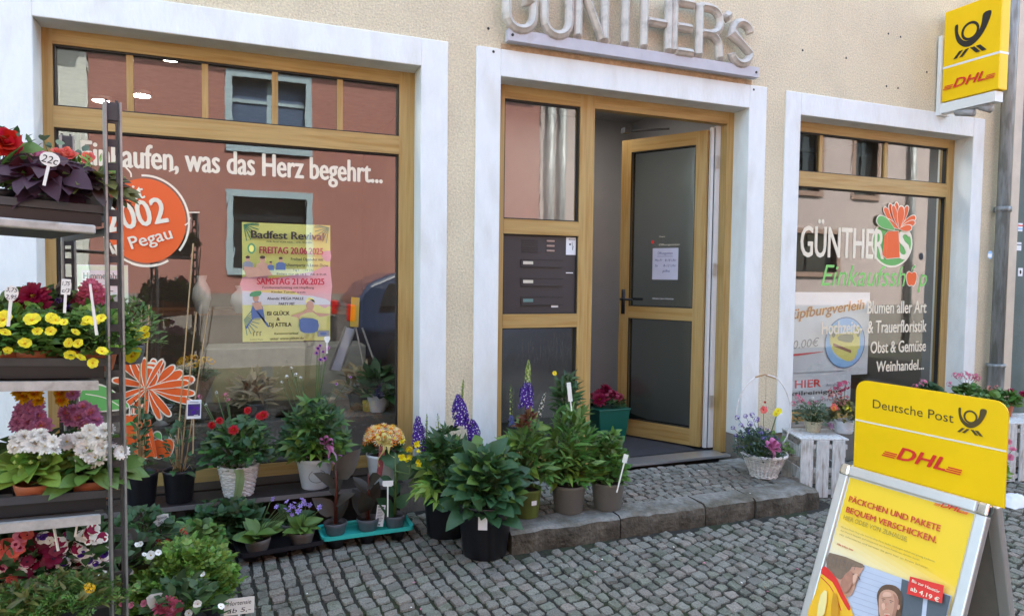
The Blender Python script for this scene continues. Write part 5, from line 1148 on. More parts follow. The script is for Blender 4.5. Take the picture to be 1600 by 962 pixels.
b = MB(); b.strip([(-.01, -.105, .16), (.0, -.115, .13), (-.004, -.105, .07), (-.016, -.09, .0), (-.022, -.095, -.035)], [np.array([.013, -.002, 0])]*3+[np.array([.011, 0, 0]), np.array([.004, 0, 0])]); b.strip([(.012, -.105, .16), (.018, -.118, .11), (.008, -.104, .05), (-.01, -.098, -.01)], [np.array([.012, .003, 0])]*4); b.build('ribbon', [m_ribg], t, True)
tt = ptag(371, 738, 3.90, 0, 'tiny white heart-shaped price token on the green ribbon of the wicker basket', ('2,',), w=.03, h=.03, shape=2)
b = MB(); q2 = rel(t, 394, 657, -.14); p = Print(); p = None
ptag(393, 661, 3.77, .10, 'white butterfly-shaped pick among the red basket flowers', (), w=.075, h=.05, shape=2, cat='garden pick')

# white tin bucket with columbine
q = on_shelf(492, -.13); t = mk('potted_columbine', 'tall mauve columbine with lobed leaves in white tin bucket with pink bow', q)
pot(t, .098, .070, .165, m_enamel); b = MB(); b.tube([(.098*math.cos(a), .098*math.sin(a), .165) for a in np.linspace(0, 2*math.pi, 30)], .004, 5); b.build('rim', [m_enamel], t, True)
leaves(t, 'palmate', 80, .20, .36, .085, g_mid, .17, seed=5, tilt=.1, inner=.5); leaves(t, 'palmate', 22, .16, .20, .09, g_lime, .18, seed=15, tilt=.05); fol(t, 'palmate', 120, .20, .30, .06, [g_dark, m_stem], .20, seed=6, stems=5)
put_px(t, 'columbine', [(500, 541), (505, 550), (495, 552), (508, 560), (500, 563), (512, 545), (497, 545), (547, 590, .8), (525, 600, .6)], .75, -.02, seed=4, z0=.3); put_px(t, 'head_white', [(455, 575, .5), (462, 585, .5), (448, 588, .5), (470, 590, .4), (440, 597, .4)], .9, .06, seed=9)
put_px(t, 'daisy_two', [], 1)
bow(t, rel(t, 508, 692, -.11), .042, m_rib, tails=(.11, .07), dirs=((.02, 0), (.04, 0))); bow(t, rel(t, 512, 700, -.10), .028, m_ribp, tails=(.10,), dirs=((.045, 0),))
b = MB(); o_ = np.array([0, -.084, .085]); b.tube([(.045*math.cos(a)+.005, -.0865-.003*0, .08+.035*math.sin(a)) for a in np.linspace(0, 2*math.pi, 20)], .0012, 4); b.build('wire_heart', [m_galvd], t)
ptag(482, 688, 3.80, .10, 'white price tag with handwritten figures in the white tin bucket', ('19,90',), w=.055, h=.035, shape=3)
ptag(511, 530, 3.72, .06, 'pink leaf-shaped plant pick on top of the mauve columbine', (), w=.032, h=.035, shape=2, cat='plant pick')['label']
# white bucket with two-coloured chrysanthemums and yellow bow
q = np.array([float(at(600, 740, -.16)[0]), -.16, SH-.0]); t = mk('potted_chrysanthemum', 'orange and yellow daisy chrysanthemum in white bucket with yellow bow', q)
pot(t, .10, .078, .165, m_enamel); leaves(t, 'broad', 20, .135, .06, .085, g_dark, .17, seed=8, below=.1); fol(t, 'ovate', 60, .10, .10, .05, [g_dark, m_stem], .18, seed=9)
R = random.Random(5)
for k in range(34):
    a = 2.4*k; el = .25+.75*(k/34); rr = .105*math.sqrt(max(0, 1-(el*.9)**2)); put(t, 'daisy_two' if k % 2 else 'daisy_orange', (rr*math.cos(a), rr*math.sin(a), .215+.10*el), (math.cos(a)*(1-el), math.sin(a)*(1-el)-.35, .35+el), 1.0*R.uniform(.85, 1.15), roll=a)
fol(t, 'lance', 40, .08, .08, .04, [p_ora, m_stem], .20, seed=3)
bow(t, rel(t, 598, 690, -.12), .05, m_riby, tails=(.13, .09), dirs=((-.015, 0), (.03, 0))); b = MB(); b.strip([rel(t, 597, 697, -.115), rel(t, 596, 715, -.118), rel(t, 592, 745, -.105)], [np.array([.016, 0, 0])]*3); b.build('chequered_ribbon', [M('red_check_ribbon', (.45, .12, .14), .6, var=.5, vs=160)], t)

# two tall black pots with canes behind the trolley
for px, lb, sd in ((222, 'black pot with climbing plant on paired bamboo canes behind the trolley', 1), (281, 'black pot with clematis on three bamboo canes beside the wicker basket', 2)):
    q = on_shelf(px, -.12); q[1] = -.145; t = mk('potted_climber', lb, q, 'climbing plants in tall black pots'); pot(t, .078, .062, .165, m_blackp)
    b = MB(); tops = ((222, 478), (233, 476)) if sd == 1 else ((302, 380), (307, 487), (325, 487))
    for k, (tx, ty) in enumerate(tops): b = MB(); b.tube([(.02*(k-1), .01*k, .13), rel(t, tx, ty, .0)], .0035, 6); b.build('cane', [m_cane], t)
    fol(t, 'ovate', 90 if sd == 1 else 70, .055 if sd == 1 else .10, .42 if sd == 1 else .30, .04, [g_dark, m_cane], .14, seed=sd+20, inner=.1, stems=5)
    if sd == 1: fol(t, 'lance', 40, .05, .40, .035, [g_bronze, m_stem], .16, seed=40, inner=.1)
q = rel(t, 303, 640, -.08)+np.array(t.location)
l_ = thing('plant_label', 'white label with violet flower picture on a green stick in the clematis pot', 'plant label', q); l_.rotation_euler = (0, .03, math.atan2(CO[0]-q[0], -(CO[1]-q[1])))
b = MB(); b.box(-.033, .033, -.001, .001, -.045, .05); bevel(b.build('card', [m_paper], l_), .004); b = MB(); b.box(-.003, .003, .0012, .004, -.22, .0); b.build('stick', [m_cane], l_)
p = Print((0, -.0015, 0)); p.rect(-.028, .028, -.030, .030, M('photo_violet', (.06, .04, .16), .5, var=.4, vs=80)); [p.ell(x_, z_, .011, .010, p_vio, 10) for x_, z_ in ((-.012, .012), (.012, .008), (0, -.012))]; p.line([(-.02, .04), (.02, .04)], .003, m_gry); p.line([(.0, -.026), (.02, -.026)], .003, m_paper); p.build('picture', l_)
ptag(268, 685, 3.88, .10, 'white price tag in front of the orange apple sticker', ('1675',), w=.055, h=.04, shape=2)

# ------------------------------------------------------------------ trays on the ground
def tray(label, c, ang, w_, d_, h, mat, name='plant_tray'):
    t = thing(name, label, 'tray', (c[0], c[1], 0), ang); b = MB()
    P = rrect(-w_/2, w_/2, -d_/2, d_/2, .03, 4); n = len(P); V = [(x, y, h) for x, y in P]+[(x, y, h-.022) for x, y in P]+[(x*.93, y*.90, h-.006) for x, y in P]+[(x*.93, y*.9, h-.02) for x, y in P]
    F = [(i, (i+1) % n, n+(i+1) % n, n+i) for i in range(n)]+[(i, 2*n+i, 2*n+(i+1) % n, (i+1) % n) for i in range(n)]+[tuple(3*n+i for i in range(n))]+[(2*n+i, 3*n+i, 3*n+(i+1) % n, 2*n+(i+1) % n) for i in range(n)]
    b.add(V, F); b.build('tray_top', [mat], t, False); b = MB()
    k = max(2, int(w_/.13)); 
    for i in range(k):
        for j in (-1, 1): b = MB(); b.lathe([(0, 0), (.036, 0), (.046, h-.024)], 12, (-w_/2+w_*(i+.5)/k, j*d_*.22, 0)); b.build('cup', [m_blackp], t, True)
    return t
# turquoise tray with three cannas
ta, tb = oz(500, 842, .07), oz(650, 822, .07); tc_ = (ta+tb)/2; ang = math.atan2(tb[1]-ta[1], tb[0]-ta[0]); ud2 = np.array([math.cos(ang), math.sin(ang), 0]); vd2 = np.array([-math.sin(ang), math.cos(ang), 0]); wt = np.linalg.norm(tb-ta)*.97
tcen = tc_+vd2*.10
tray('turquoise plastic plant tray holding three cannas on the cobbles', tcen, ang, wt, .20, .075, m_turq)
def canna(px, seed, label, mat, n, H, yellow=False, k=0):
    q = tcen+ud2*(wt*(px)); q = np.array([q[0], q[1], .058])+vd2*-.01; t = mk('potted_canna', label, q, 'cannas in the turquoise tray'); pot(t, .060, .048, .062, m_slate)
    R = random.Random(seed); key = ('cannaleaf', mat.name)
    if key not in FM:
        FM[key] = []
        for j in range(3): bb = MB(); bb.add(*TT['ovate'][j]); FM[key].append(bb.mesh('leaf', [mat], True))
    for i in range(n):
        a = 2.2*i+seed; z = .05+H*.75*i/n; B = basis((math.cos(a)*.8, math.sin(a)*.8-.1, .7+.5*R.random()), (-.2, -.7, .6), R.uniform(-.8, .8)); o = bpy.data.objects.new('leaf', FM[key][i % 3]); C.objects.link(o); o.parent = t; o.matrix_local = m4(B, (0, 0, z), .165*R.uniform(.7, 1.15))
    b = MB(); b.tube([(0, 0, .04), (.005, 0, H*.6), (.0, -.01, H)], [.009, .008, .004], 8); b.build('stalk', [m_stem if not mat is g_bronze else g_brown], t, True); return t
g_bronze2 = 0
canna(-.33, 1.0, 'dark bronze canna in the left pot of the turquoise tray', g_bronze, 6, .38); canna(.02, 2.2, 'dark-leaved canna with white label in the middle pot of the turquoise tray', g_bronze, 5, .30)
t = canna(.32, 3.4, 'green canna with yellow flowers in the right pot of the turquoise tray', g_blue, 6, .40)
put_px(t, 'canna', [(636, 699, 1.1), (630, 692), (650, 694), (645, 700), (655, 702), (628, 716), (640, 714), (652, 720, .9), (655, 727, .9), (635, 722)], .85, -.04, jit=.9, seed=2, stem=False)
b = MB(); b.tube([(0, -.01, .3), rel(t, 640, 740, -.03), rel(t, 643, 705, -.03)], [.006, .005, .003], 6); b.build('flower_stalk', [m_stem], t)
ptag(606, 755, 3.55, .16, 'white price tag bent backwards on the cannas in the turquoise tray', (), w=.055, h=.03, shape=0)
q = rel(t, 594, 805, -.06)+np.array(t.location); l_ = thing('plant_label', 'long white care label printed in grey in the middle canna pot', 'plant label', q); l_.rotation_euler = (0, .12, math.atan2(CO[0]-q[0], -(CO[1]-q[1])))
b = MB(); b.box(-.022, .022, -.0008, .0008, -.058, .058); b.build('card', [m_paper], l_); p = Print((0, -.0014, 0)); p.line([(-.016, .048), (.016, .048)], .005, m_ink); [p.line([(-.016, .036-.008*k), (.016-.004*(k % 3), .036-.008*k)], .003, m_gry) for k in range(9)]; p.rect(-.006, .006, -.05, -.044, m_ink); p.build('care_text', l_)

# black tray of hostas
ta, tb = oz(372, 868, .06), oz(508, 845, .06); ang = math.atan2(tb[1]-ta[1], tb[0]-ta[0]); ud2 = np.array([math.cos(ang), math.sin(ang), 0]); vd2 = np.array([-math.sin(ang), math.cos(ang), 0]); wt = np.linalg.norm(tb-ta); tcen2 = (ta+tb)/2+vd2*.14
tray('black plastic plant tray with lilac flowering hostas on the cobbles', tcen2, ang, wt, .28, .065, m_blackp)
for i, (u_, v_, lb, fl) in enumerate(((-.26, -.06, 'hosta with several lilac bells in the front of the black tray', 1), (.26, -.06, 'hosta with slender upright stalk at the right end of the black tray', 1), (-.3, .08, 'leafy hosta at the rear left of the black tray', 0), (.2, .09, 'leafy hosta at the rear right of the black tray', 0))):
    q = tcen2+ud2*wt*u_+vd2*v_; t = mk('potted_hosta', lb, (q[0], q[1], .045), 'hostas in the black tray'); pot(t, .062, .05, .06, m_greyp); leaves(t, 'broad', 16, .075, .07, .11, g_mid if i < 2 else g_dark, .06, seed=60+i, tilt=.35)
    if fl: put_px(t, 'hosta', ([(425, 778), (449, 784), (455, 790), (462, 792), (447, 793), (466, 799), (456, 803), (474, 782), (470, 790), (460, 786), (452, 798), (432, 792)] if i == 0 else [(472, 781), (500, 793), (478, 785), (485, 788)]), 1.05, 0, jit=.8, seed=i, z0=.06)
# darker foliage plants left of the black tray
for i, (px, py, lb, sp) in enumerate(((330, 870, 'dark green plant with grey seed spikes between parsley and black tray', ((323, 800, 322, 835), (341, 805, 340, 840))), (372, 862, 'dark green plant with one tall seed spike behind the black tray', ((373, 775, 365, 850), (395, 800, 392, 830))))):
    q = base_at(px, py, 0, .08); q[1] = max(q[1], -.55) if i else q[1]; t = mk('potted_foliage_plant', lb, q, 'dark foliage plants beside the black tray'); pot(t, .07, .055, .10, m_blackp); fol(t, 'ovate', 170, .15, .17, .055, [g_dark, m_stem], .09, seed=70+i, stems=6)
    for (a1, b1, a2, b2) in sp: spike(t, rel(t, a2, b2, 0), rel(t, a1, b1, 0), g_grey, p_lil, 26, .012, .007)

# ------------------------------------------------------------------ large pots in front of the pilaster
q = base_at(757, 876, 0, .105); t = mk('potted_shrub', 'dense heart-leaved shrub in the large black pot in front of the step', q); pot(t, .145, .112, .275, m_blackp, n=36)
leaves(t, 'heart', 120, .235, .29, .088, g_blue, .29, seed=11, tilt=.12, below=.25, inner=.55); leaves(t, 'heart', 50, .21, .31, .07, g_mid, .30, seed=12, tilt=.3); fol(t, 'heart', 200, .20, .29, .06, [g_dark, m_stem], .27, seed=13, inner=.2, stems=5)
d_ = CO-q; plate_tag_on(t, 0, .17, .138, .045, .07, ang=-.42)
tq = t
q = base_at(696, 842, 0, .10); q[1] = -.42; t = mk('potted_delphinium', 'violet delphinium with lobed leaves in the black pot beside the turquoise tray', q, 'delphiniums by the door'); pot(t, .13, .105, .27, m_blackp, n=36)
leaves(t, 'palmate', 26, .16, .22, .10, g_lime, .26, seed=14, tilt=-.05, below=.2, c=(-.05, -.08)); leaves(t, 'palmate', 40, .19, .30, .10, g_mid, .28, seed=16); fol(t, 'palmate', 120, .18, .32, .07, [g_dark, m_stem], .28, seed=17, stems=6, inner=.2)
for (x1, y1, x2, y2, n, r0) in ((653, 650, 656, 700, 60, .030), (716, 616, 722, 665, 90, .036), (738, 655, 742, 690, 50, .030)): spike(t, rel(t, x2, y2, -.02), rel(t, x1, y1, -.02), p_vio, p_wht, n, r0*1.12, .0165)
for (x1, y1, x2, y2) in ((684, 645, 686, 700), (724, 592, 722, 622), (667, 646, 666, 690)): spike(t, rel(t, x2, y2, 0), rel(t, x1, y1, 0), p_grn, g_grey, 34, .016 if x1 == 684 else .006, .006, 'bud_spike')
b = MB(); foliage(b, random.Random(4), rel(t, 742, 700, 0), .03, .03, .05, 26, 'lance', .05, mi=0); b.build('young_leaves', [g_brown], t, True)
# plants standing on the step
q = base_at(822, 812, .115, .075); t = mk('potted_delphinium', 'tall violet and white delphinium in the olive green pot on the step corner', q, 'delphiniums by the door'); pot(t, .082, .066, .155, M('olive_plastic', (.12, .16, .03), .5, var=.05))
leaves(t, 'palmate', 34, .17, .34, .10, g_mid, .20, seed=18); leaves(t, 'broad', 40, .16, .36, .085, g_lime, .24, seed=19, c=(.0, .05)); fol(t, 'lance', 150, .17, .36, .075, [g_mid, m_stem], .18, seed=20, stems=6, inner=.2)
for (x1, y1, x2, y2, n, r0, ma_, mb_) in ((826, 562, 822, 636, 110, .036, p_vio, p_wht),): spike(t, rel(t, x2, y2, 0), rel(t, 824, 592, 0), ma_, mb_, n, r0, .014); spike(t, rel(t, 824, 600, 0), rel(t, 826, 562, 0), p_grn, p_wht, 50, .014, .009, 'bud_spike')
spike(t, rel(t, 799, 655, 0), rel(t, 798, 600, 0), p_grn, p_wht, 24, .008, .006, 'bud_spike'); spike(t, rel(t, 800, 665, -.02), rel(t, 799, 648, -.02), p_blu, p_vio, 20, .014, .010)
for c1 in ((818, 668), (828, 655)): b = MB(); foliage(b, random.Random(6), rel(t, *c1, -.06), .035, .035, .05, 24, 'lance', .055, mi=0); b.build('young_leaves', [g_brown], t, True)
plate_tag_on(t, 0, .08, .082, .032, .025, ang=.12)
q = base_at(888, 804, .115, .075); t = mk('potted_perennial', 'tall bushy narrow-leaved perennial in the left grey-brown pot on the step', q, 'green perennials in grey-brown pots'); pot(t, .096, .078, .155, m_greyp, n=36)
fol(t, 'lance', 420, .17, .46, .085, [g_mid, m_stem], .16, seed=22, tilt=.5, stems=5, inner=.25); fol(t, 'lance', 120, .12, .22, .09, [g_lime, m_stem], .16, seed=23, tilt=.2); fol(t, 'ovate', 60, .10, .2, .055, [g_olive, m_stem], .16, seed=24)
b = MB(); foliage(b, random.Random(8), rel(t, 885, 640, .05), .08, .06, .20, 130, 'lance', .075, mi=0, stems=6); b.build('tall_shoot', [g_dark, m_stem], t, True)
put_px(t, 'trumpet_yellow', [(866, 583, .8)], .8, .05)
spike(t, rel(t, 842, 650, .02), rel(t, 852, 612, .02), p_wht, p_ctr, 22, .012, .006, 'bud_spike')
ptag(890, 612, 3.55, .05, 'long blank white plant label standing in the tall narrow-leaved perennial', (), w=.022, h=.10, shape=3, lean=-.12, cat='plant label')
q = base_at(949, 799, .115, .075); t = mk('potted_perennial', 'low bushy green plant in the right grey-brown pot on the step', q, 'green perennials in grey-brown pots'); pot(t, .094, .078, .155, m_greyp, n=36)
fol(t, 'ovate', 360, .125, .30, .052, [g_mid, m_stem], .15, seed=25, tilt=.4, stems=5, inner=.2); fol(t, 'lance', 90, .10, .20, .055, [g_lime, m_stem], .16, seed=26)
ptag(977, 716, 3.50, .16, 'cream stick label leaning out of the low bushy plant on the step', (), w=.024, h=.045, shape=3, lean=.22, cat='plant label')

# hoop-handled basket at the right end of the step
q = base_at(1193, 748, .115, .085); t = mk('hoop_basket', 'white wicker basket with thin hoop handle and pink bow, right end of step', q, None, 'flower basket'); wicker(t, .10, .082, .15, flare=.045)
b = MB(); hp = [rel(t, x_, y_, 0) for x_, y_ in ((1150, 692), (1150, 650), (1156, 620), (1172, 596), (1193, 586), (1215, 592), (1230, 615), (1236, 645), (1232, 675), (1224, 692))]; b.tube(catmull(hp, 5, False), .005, 6); b.build('hoop_handle', [m_wicker], t, True); b = MB(); b.tube([rel(t, 1180, 589, 0), rel(t, 1195, 585, 0), rel(t, 1212, 591, 0)], .006, 6); b.build('hoop_binding', [m_cane], t)
b = MB(); b.tube([rel(t, 1197, 587, 0), rel(t, 1196, 625, 0)], .0012, 4); b.build('string', [m_cane], t); put_px(t, 'rose_red', [(1195, 628, .6)], .5, 0, stem=False); put_px(t, 'rose_pink', [(1197, 636, .5)], .5, 0, stem=False)
fol(t, 'ovate', 700, .17, .19, .019, [L_('leaf_slate_green', (.07, .12, .09)), m_stem], .14, seed=27, tilt=.6, stems=6, c=(-.07, 0), inner=.25, spread=1); fol(t, 'feather', 110, .16, .18, .05, [g_blue, m_stem], .14, seed=271, tilt=.5, c=(-.07, 0)); fol(t, 'round', 90, .15, .19, .010, [p_vio, m_stem], .15, seed=272, c=(-.06, -.02), inner=.7); leaves(t, 'broad', 44, .13, .15, .055, g_mid, .16, seed=28, c=(.09, 0), inner=.5); 
put_px(t, 'head_violet', [(1152, 652), (1165, 650), (1175, 648), (1183, 655), (1158, 664), (1172, 662), (1145, 668), (1188, 668), (1150, 680, .8)], .95, -.02, seed=3); put_px(t, 'head_blue', [(1192, 684, 1), (1190, 676, .9)], 1.0, -.12); put_px(t, 'petunia_coral', [(1193, 640, .9)], .9, -.05); put_px(t, 'trumpet_yellow', [(1216, 642, 1.2), (1213, 646, 1.2)], 1.2, -.05)
bow(t, rel(t, 1203, 698, -.17), .06, m_rib, tails=(.15, .12, .13), dirs=((-.01, 0), (.01, 0), (.06, .05)))

# ------------------------------------------------------------------ white wooden crates on the right
m_wood = M('whitewashed_wood', (.56, .57, .56), .85, var=.22, vs=5, grain=(14, 14, 2), bump=.3, bs=30, col2=(.27, .23, .18), c2s=4, c2lo=.52, c2hi=.72, island=.1)
def crate(label, loc, rz, w_, d_, h, nsl):
    t = thing('wooden_crate', label, 'crate', loc, rz, 'whitewashed crates carrying plants')
    gw = w_/nsl
    for k in range(nsl):
        b = MB(); b.box(k*gw+.003, (k+1)*gw-gw*.18, .0, .010, .0, h-.012); bevel(b.build('slat', [m_wood], t), .002, 1)
        b = MB(); b.box(k*gw+.003, (k+1)*gw-gw*.24, d_-.010, d_, .0, h-.012); bevel(b.build('slat', [m_wood], t), .002, 1)
    for yy in (.0105, d_-.0105-.016):
        for zz in (.02, h*.42, h-.07): b = MB(); b.box(.0, w_, yy, yy+.016, zz, zz+.03); b.build('rail', [m_wood], t)
    nt_ = max(3, int(d_/.085))
    for k in range(nt_):
        y0 = d_*k/nt_; b = MB(); b.box(-.004, w_+.004, y0+.002, y0+d_/nt_-.006, h-.0115, h); bevel(b.build('top_slat', [m_wood], t), .002, 1)
    for xx in (0, w_-.012):
        for zz in (.12, .26): b = MB(); b.box(xx, xx+.012, .03, d_-.03, zz, zz+.07); b.build('side_slat', [m_wood], t)
    return t
cA = oz(1244, 775, 0); cB = oz(1330, 792, 0)
CB0 = np.array([3.40, -.60, 0.]); hz = .39
crz = R_(-22)
crate('whitewashed slatted crate standing upright beside the step', CB0, crz, .31, .32, hz, 3)
def oncr(px, py, r): return base_at(px, py, hz, r)
q = oncr(1270, 676, .05); t = mk('potted_mixed_plant', 'small pink flowers over variegated leaves in the cream pot on the crate', q); pot(t, .058, .042, .075, M('cream_basket', (.55, .50, .36), .8, var=.3, vs=60, bump=.3, bs=90)); fol(t, 'ovate', 420, .135, .15, .026, [g_grey, m_stem], .06, seed=31, spread=1, inner=.3, stems=6); put_px(t, 'head_pink', [(1246, 620, .9), (1252, 626, .9), (1264, 630, .6), (1275, 628, .6), (1285, 622, .5), (1240, 630, .7)], 1.0, -.03, seed=2); put_px(t, 'head_white', [(1270, 622, .5), (1262, 638, .5)], 1.0, -.04)
q = oncr(1318, 678, .06); t = mk('potted_mixed_plant', 'red, peach and orange flowers in the ribbed white tin on the crate', q); pot(t, .062, .055, .085, m_enamel); b = MB(); [b.tube([(.0605*math.cos(a), .0605*math.sin(a), z) for a in np.linspace(0, 2*math.pi, 25)], .002, 4) for z in (.02, .035, .05, .065)]; b.build('tin_rib', [m_enamel], t, True)
fol(t, 'ovate', 200, .11, .14, .038, [g_olive, m_stem], .08, seed=33); put_px(t, 'head_crimson', [(1312, 605, 1.2), (1320, 602, 1.1), (1303, 609, .9)], 1.2, 0, seed=3); put_px(t, 'head_peach', [(1300, 620), (1312, 618), (1322, 622), (1305, 630), (1316, 630), (1297, 612, .8), (1308, 640, .8)], 1.2, -.03, seed=4); put_px(t, 'petunia_coral', [(1303, 636, 1)], .8, -.05); put_px(t, 'trumpet_yellow', [(1321, 636, 1.1), (1328, 640, .9)], 1.1, -.05); put_px(t, 'head_yellow', [(1302, 638, .9)], .8, -.05)
bow(q and t if False else t, rel(t, 1293, 665, -.06), .03, m_ribp, tails=(.06, .05), dirs=((-.01, 0), (.02, 0)))
# crate and plants behind the pavement sign
q = np.array([4.45, -.70, 0]); crate('whitewashed crate with a row of plants behind the pavement sign', q, R_(-12), 1.35, .34, .42, 9)
hz2 = .42
for i, (px, py, lb, hd, pts) in enumerate((
    (1452, 640, 'pink geranium in the window behind the sign, left of its row', 'head_pink', [(1442, 598, .9), (1430, 604, .7)]),
    (1510, 640, 'tall pink geranium showing above the yellow header board', 'head_pink', [(1497, 588), (1507, 585), (1515, 589), (1525, 588), (1492, 586, .8), (1484, 600, .7), (1528, 592, .8)]),
    (1553, 655, 'pale pink geranium between the sign and the picture edge', 'head_peach', [(1545, 606, .7), (1552, 612, .8), (1557, 604, .6), (1548, 618, .6)]),
    (1590, 655, 'dark red begonia at the right picture edge', 'dahlia_magenta', [(1580, 613, .9), (1586, 618, .8), (1598, 616, 1.), (1592, 622, .8)]))):
    q = base_at(px, py, hz2, .06); q[1] = max(q[1], -.62); t = mk('potted_geranium', lb, q, 'geraniums in a row on the far crate'); pot(t, .065, .05, .09, m_terra if i % 2 else m_greyp); fol(t, 'round', 110, .11, .12, .05, [g_mid if i else g_dark, m_stem], .08, seed=80+i, stems=6); put_px(t, hd, pts, 1.25 if 'head' in hd else .8, 0, seed=i, z0=.12)
for i, (px, py) in enumerate(((1590, 705),)):
    q = base_at(px, py+60, 0, .08); q = np.array([4.62, -1.02, 0.]); t = mk('potted_begonia', 'peach begonia low in front of the far crate', q); pot(t, .08, .06, .13, m_terra); fol(t, 'ovate', 90, .11, .16, .05, [g_lime, m_stem], .12, seed=90); put_px(t, 'rose_pink', [(1576, 690), (1582, 702), (1578, 714)], .9, -.05)
q = oz(1582, 786, 0); t = thing('folded_cloth', 'crumpled white cloth lying on the cobbles beside the sign', 'cloth', (q[0], q[1], 0))
b = MB(); R = random.Random(3); n, m_ = 14, 10; V = []; F = []
for i in range(n+1):
    for j in range(m_+1):
        u, v = i/n*2-1, j/m_*2-1; e = max(0, 1-u*u)*max(0, 1-v*v); V.append((u*.12+R.uniform(-.006, .006), v*.09+R.uniform(-.006, .006), .004+.055*e**.5+R.uniform(-.008, .008)*(e > .05)))
for i in range(n):
    for j in range(m_): F.append((i*(m_+1)+j, (i+1)*(m_+1)+j, (i+1)*(m_+1)+j+1, i*(m_+1)+j+1))
b.add(V, F); b.build('cloth', [M('white_cloth', (.72, .74, .80), .9, var=.05)], t, True)
# green bin with magenta flowers in the hallway
q = np.array([2.36, .86, .10]); q = base_at(950, 668, .12, .0); q = np.array([q[0]-.55, .72, .13]); q = np.array([float(at(948, 600, .75)[0]), .75, .10])
t = mk('potted_hydrangea', 'magenta flowers in the square green planter inside the doorway', q); m_gb = M('green_plastic', (.01, .13, .09), .35, var=.05)
b = MB(); b.add([(-.11, -.11, 0), (.11, -.11, 0), (.11, .11, 0), (-.11, .11, 0), (-.14, -.14, .30), (.14, -.14, .30), (.14, .14, .30), (-.14, .14, .30)], [(0, 3, 2, 1), (0, 1, 5, 4), (1, 2, 6, 5), (2, 3, 7, 6), (3, 0, 4, 7)]); b.box(-.145, .145, -.145, .145, .285, .30); bevel(b.build('planter', [m_gb], t), .008, 2)
fol(t, 'ovate', 90, .14, .08, .06, [g_dark, m_stem], .30, seed=95); R = random.Random(2)
for k in range(15): a = 2.4*k; rr = .12*math.sqrt(k/15); put(t, 'head_crimson' if k % 4 else 'dahlia_magenta', (rr*math.cos(a), rr*math.sin(a), .36+.07*(1-rr/.12)), (math.cos(a)*.5, math.sin(a)*.5-.5, 1), 1.3)

# ------------------------------------------------------------------ flowers inside the shop behind the left pane
t = thing('window_stage', 'dark wooden beam and display stage behind the large left pane', 'display stage', (0, .75, .1)); m_beam = M('old_beam', (.07, .05, .035), .8, var=.3, vs=6, grain=(2, 30, 30), bump=.4)
b = MB(); b.box(-.9, .95, -.38, .25, 0, .42); b.build('stage', [m_dark], t); b = MB(); b.tube([(-.62, -.25, .47), (-.2, -.26, .485), (.35, -.24, .47)], .055, 10); b.build('beam', [m_beam], t, True)
b = MB(); b.box(-.85, .9, 1.8, 2.2, .0, .95); b.box(-.9, .95, 1.75, 2.25, .95, 1.0, 1); b.build('counter', [m_dark, M('counter_top', (.20, .09, .045), .4, var=.2, grain=(2, 20, 20))], t)
q = np.array([float(at(305, 600, .62)[0]), .62, .55]); t = mk('bouquet', 'yellow flowers wrapped in brown paper behind the left pane', q, None, 'bouquet'); b = MB(); b.lathe([(.02, 0), (.06, .09), (.10, .19), (.12, .235)], 9); b.build('wrapping', [M('kraft_paper', (.38, .30, .22), .8, var=.1)], t)
fol(t, 'ovate', 80, .12, .12, .06, [g_dark, m_stem], .20, seed=99); R = random.Random(2)
for k in range(14): a = 2.4*k; rr = .10*math.sqrt(k/14); put(t, 'head_yellow', (rr*math.cos(a), rr*math.sin(a), .30+.05*R.random()), (math.cos(a)*.4, -.6, .8), 1.0)
for i, (px, py, Y, k_, lb) in enumerate(((250, 575, .5, 0, 'grey potted arrangement behind the orange flower sticker'), (400, 605, .45, 1, 'dried grass arrangement under the yellow poster'), (590, 640, .5, 2, 'dark leafy plant behind the right end of the left pane'), (560, 640, .62, 1, 'dry twig arrangement in the lower right of the left window'))):
    q = np.array([float(at(px, py, Y)[0]), Y, .52]); t = mk('indoor_plant', lb, q, None, 'plant'); pot(t, .07, .05, .11, m_slate if i % 2 else m_enamel); fol(t, ('ovate', 'lance', 'broad')[k_], 110, .13, .20, (.05, .10, .11)[k_], [(g_grey, M('dried_grass', (.30, .24, .14), .8, island=.2), g_dark)[k_], m_stem], .10, seed=100+i)
q = np.array([float(at(548, 520, .85)[0]), .85, .10])
t = thing('brochure_stand', 'narrow yellow and silver display stand inside the shop, right part of left pane', 'display stand', q)
A_ = np.array(t.location)
g3 = lambda px, py: rel(t, px, py, 0)
P = [g3(547, 510), g3(560, 511), g3(562, 465), g3(549, 464)]; 
b = MB(); V = [tuple(v) for v in P]+[tuple(v+np.array([0, .006, 0])) for v in P]; b.add(V, [(0, 1, 2, 3), (7, 6, 5, 4), (0, 4, 5, 1), (1, 5, 6, 2), (2, 6, 7, 3), (3, 7, 4, 0)]); b.build('header', [m_yel], t)
p = Print(P[0]+np.array([0, -.001, 0])); u_ = np.linalg.norm(P[1]-P[0]); p.rect(u_*.15, u_*.8, .05, .08, m_brown); p.build('header_print', t)
P = [g3(517, 577), g3(531, 579), g3(553, 514), g3(541, 511)]; b = MB(); V = [tuple(v) for v in P]+[tuple(v+np.array([0, .006, 0])) for v in P]; b.add(V, [(0, 1, 2, 3), (7, 6, 5, 4), (0, 4, 5, 1), (1, 5, 6, 2), (2, 6, 7, 3), (3, 7, 4, 0)]); b.build('panel', [m_ppr], t)
b = MB(); b.tube([g3(515, 578), g3(540, 510)], .008, 6); b.tube([g3(533, 580), g3(555, 512)], .008, 6); b.tube([g3(566, 512), g3(602, 612)], .007, 6); b.tube([g3(556, 512), g3(575, 600)], .006, 6); b.build('frame', [m_alu], t)
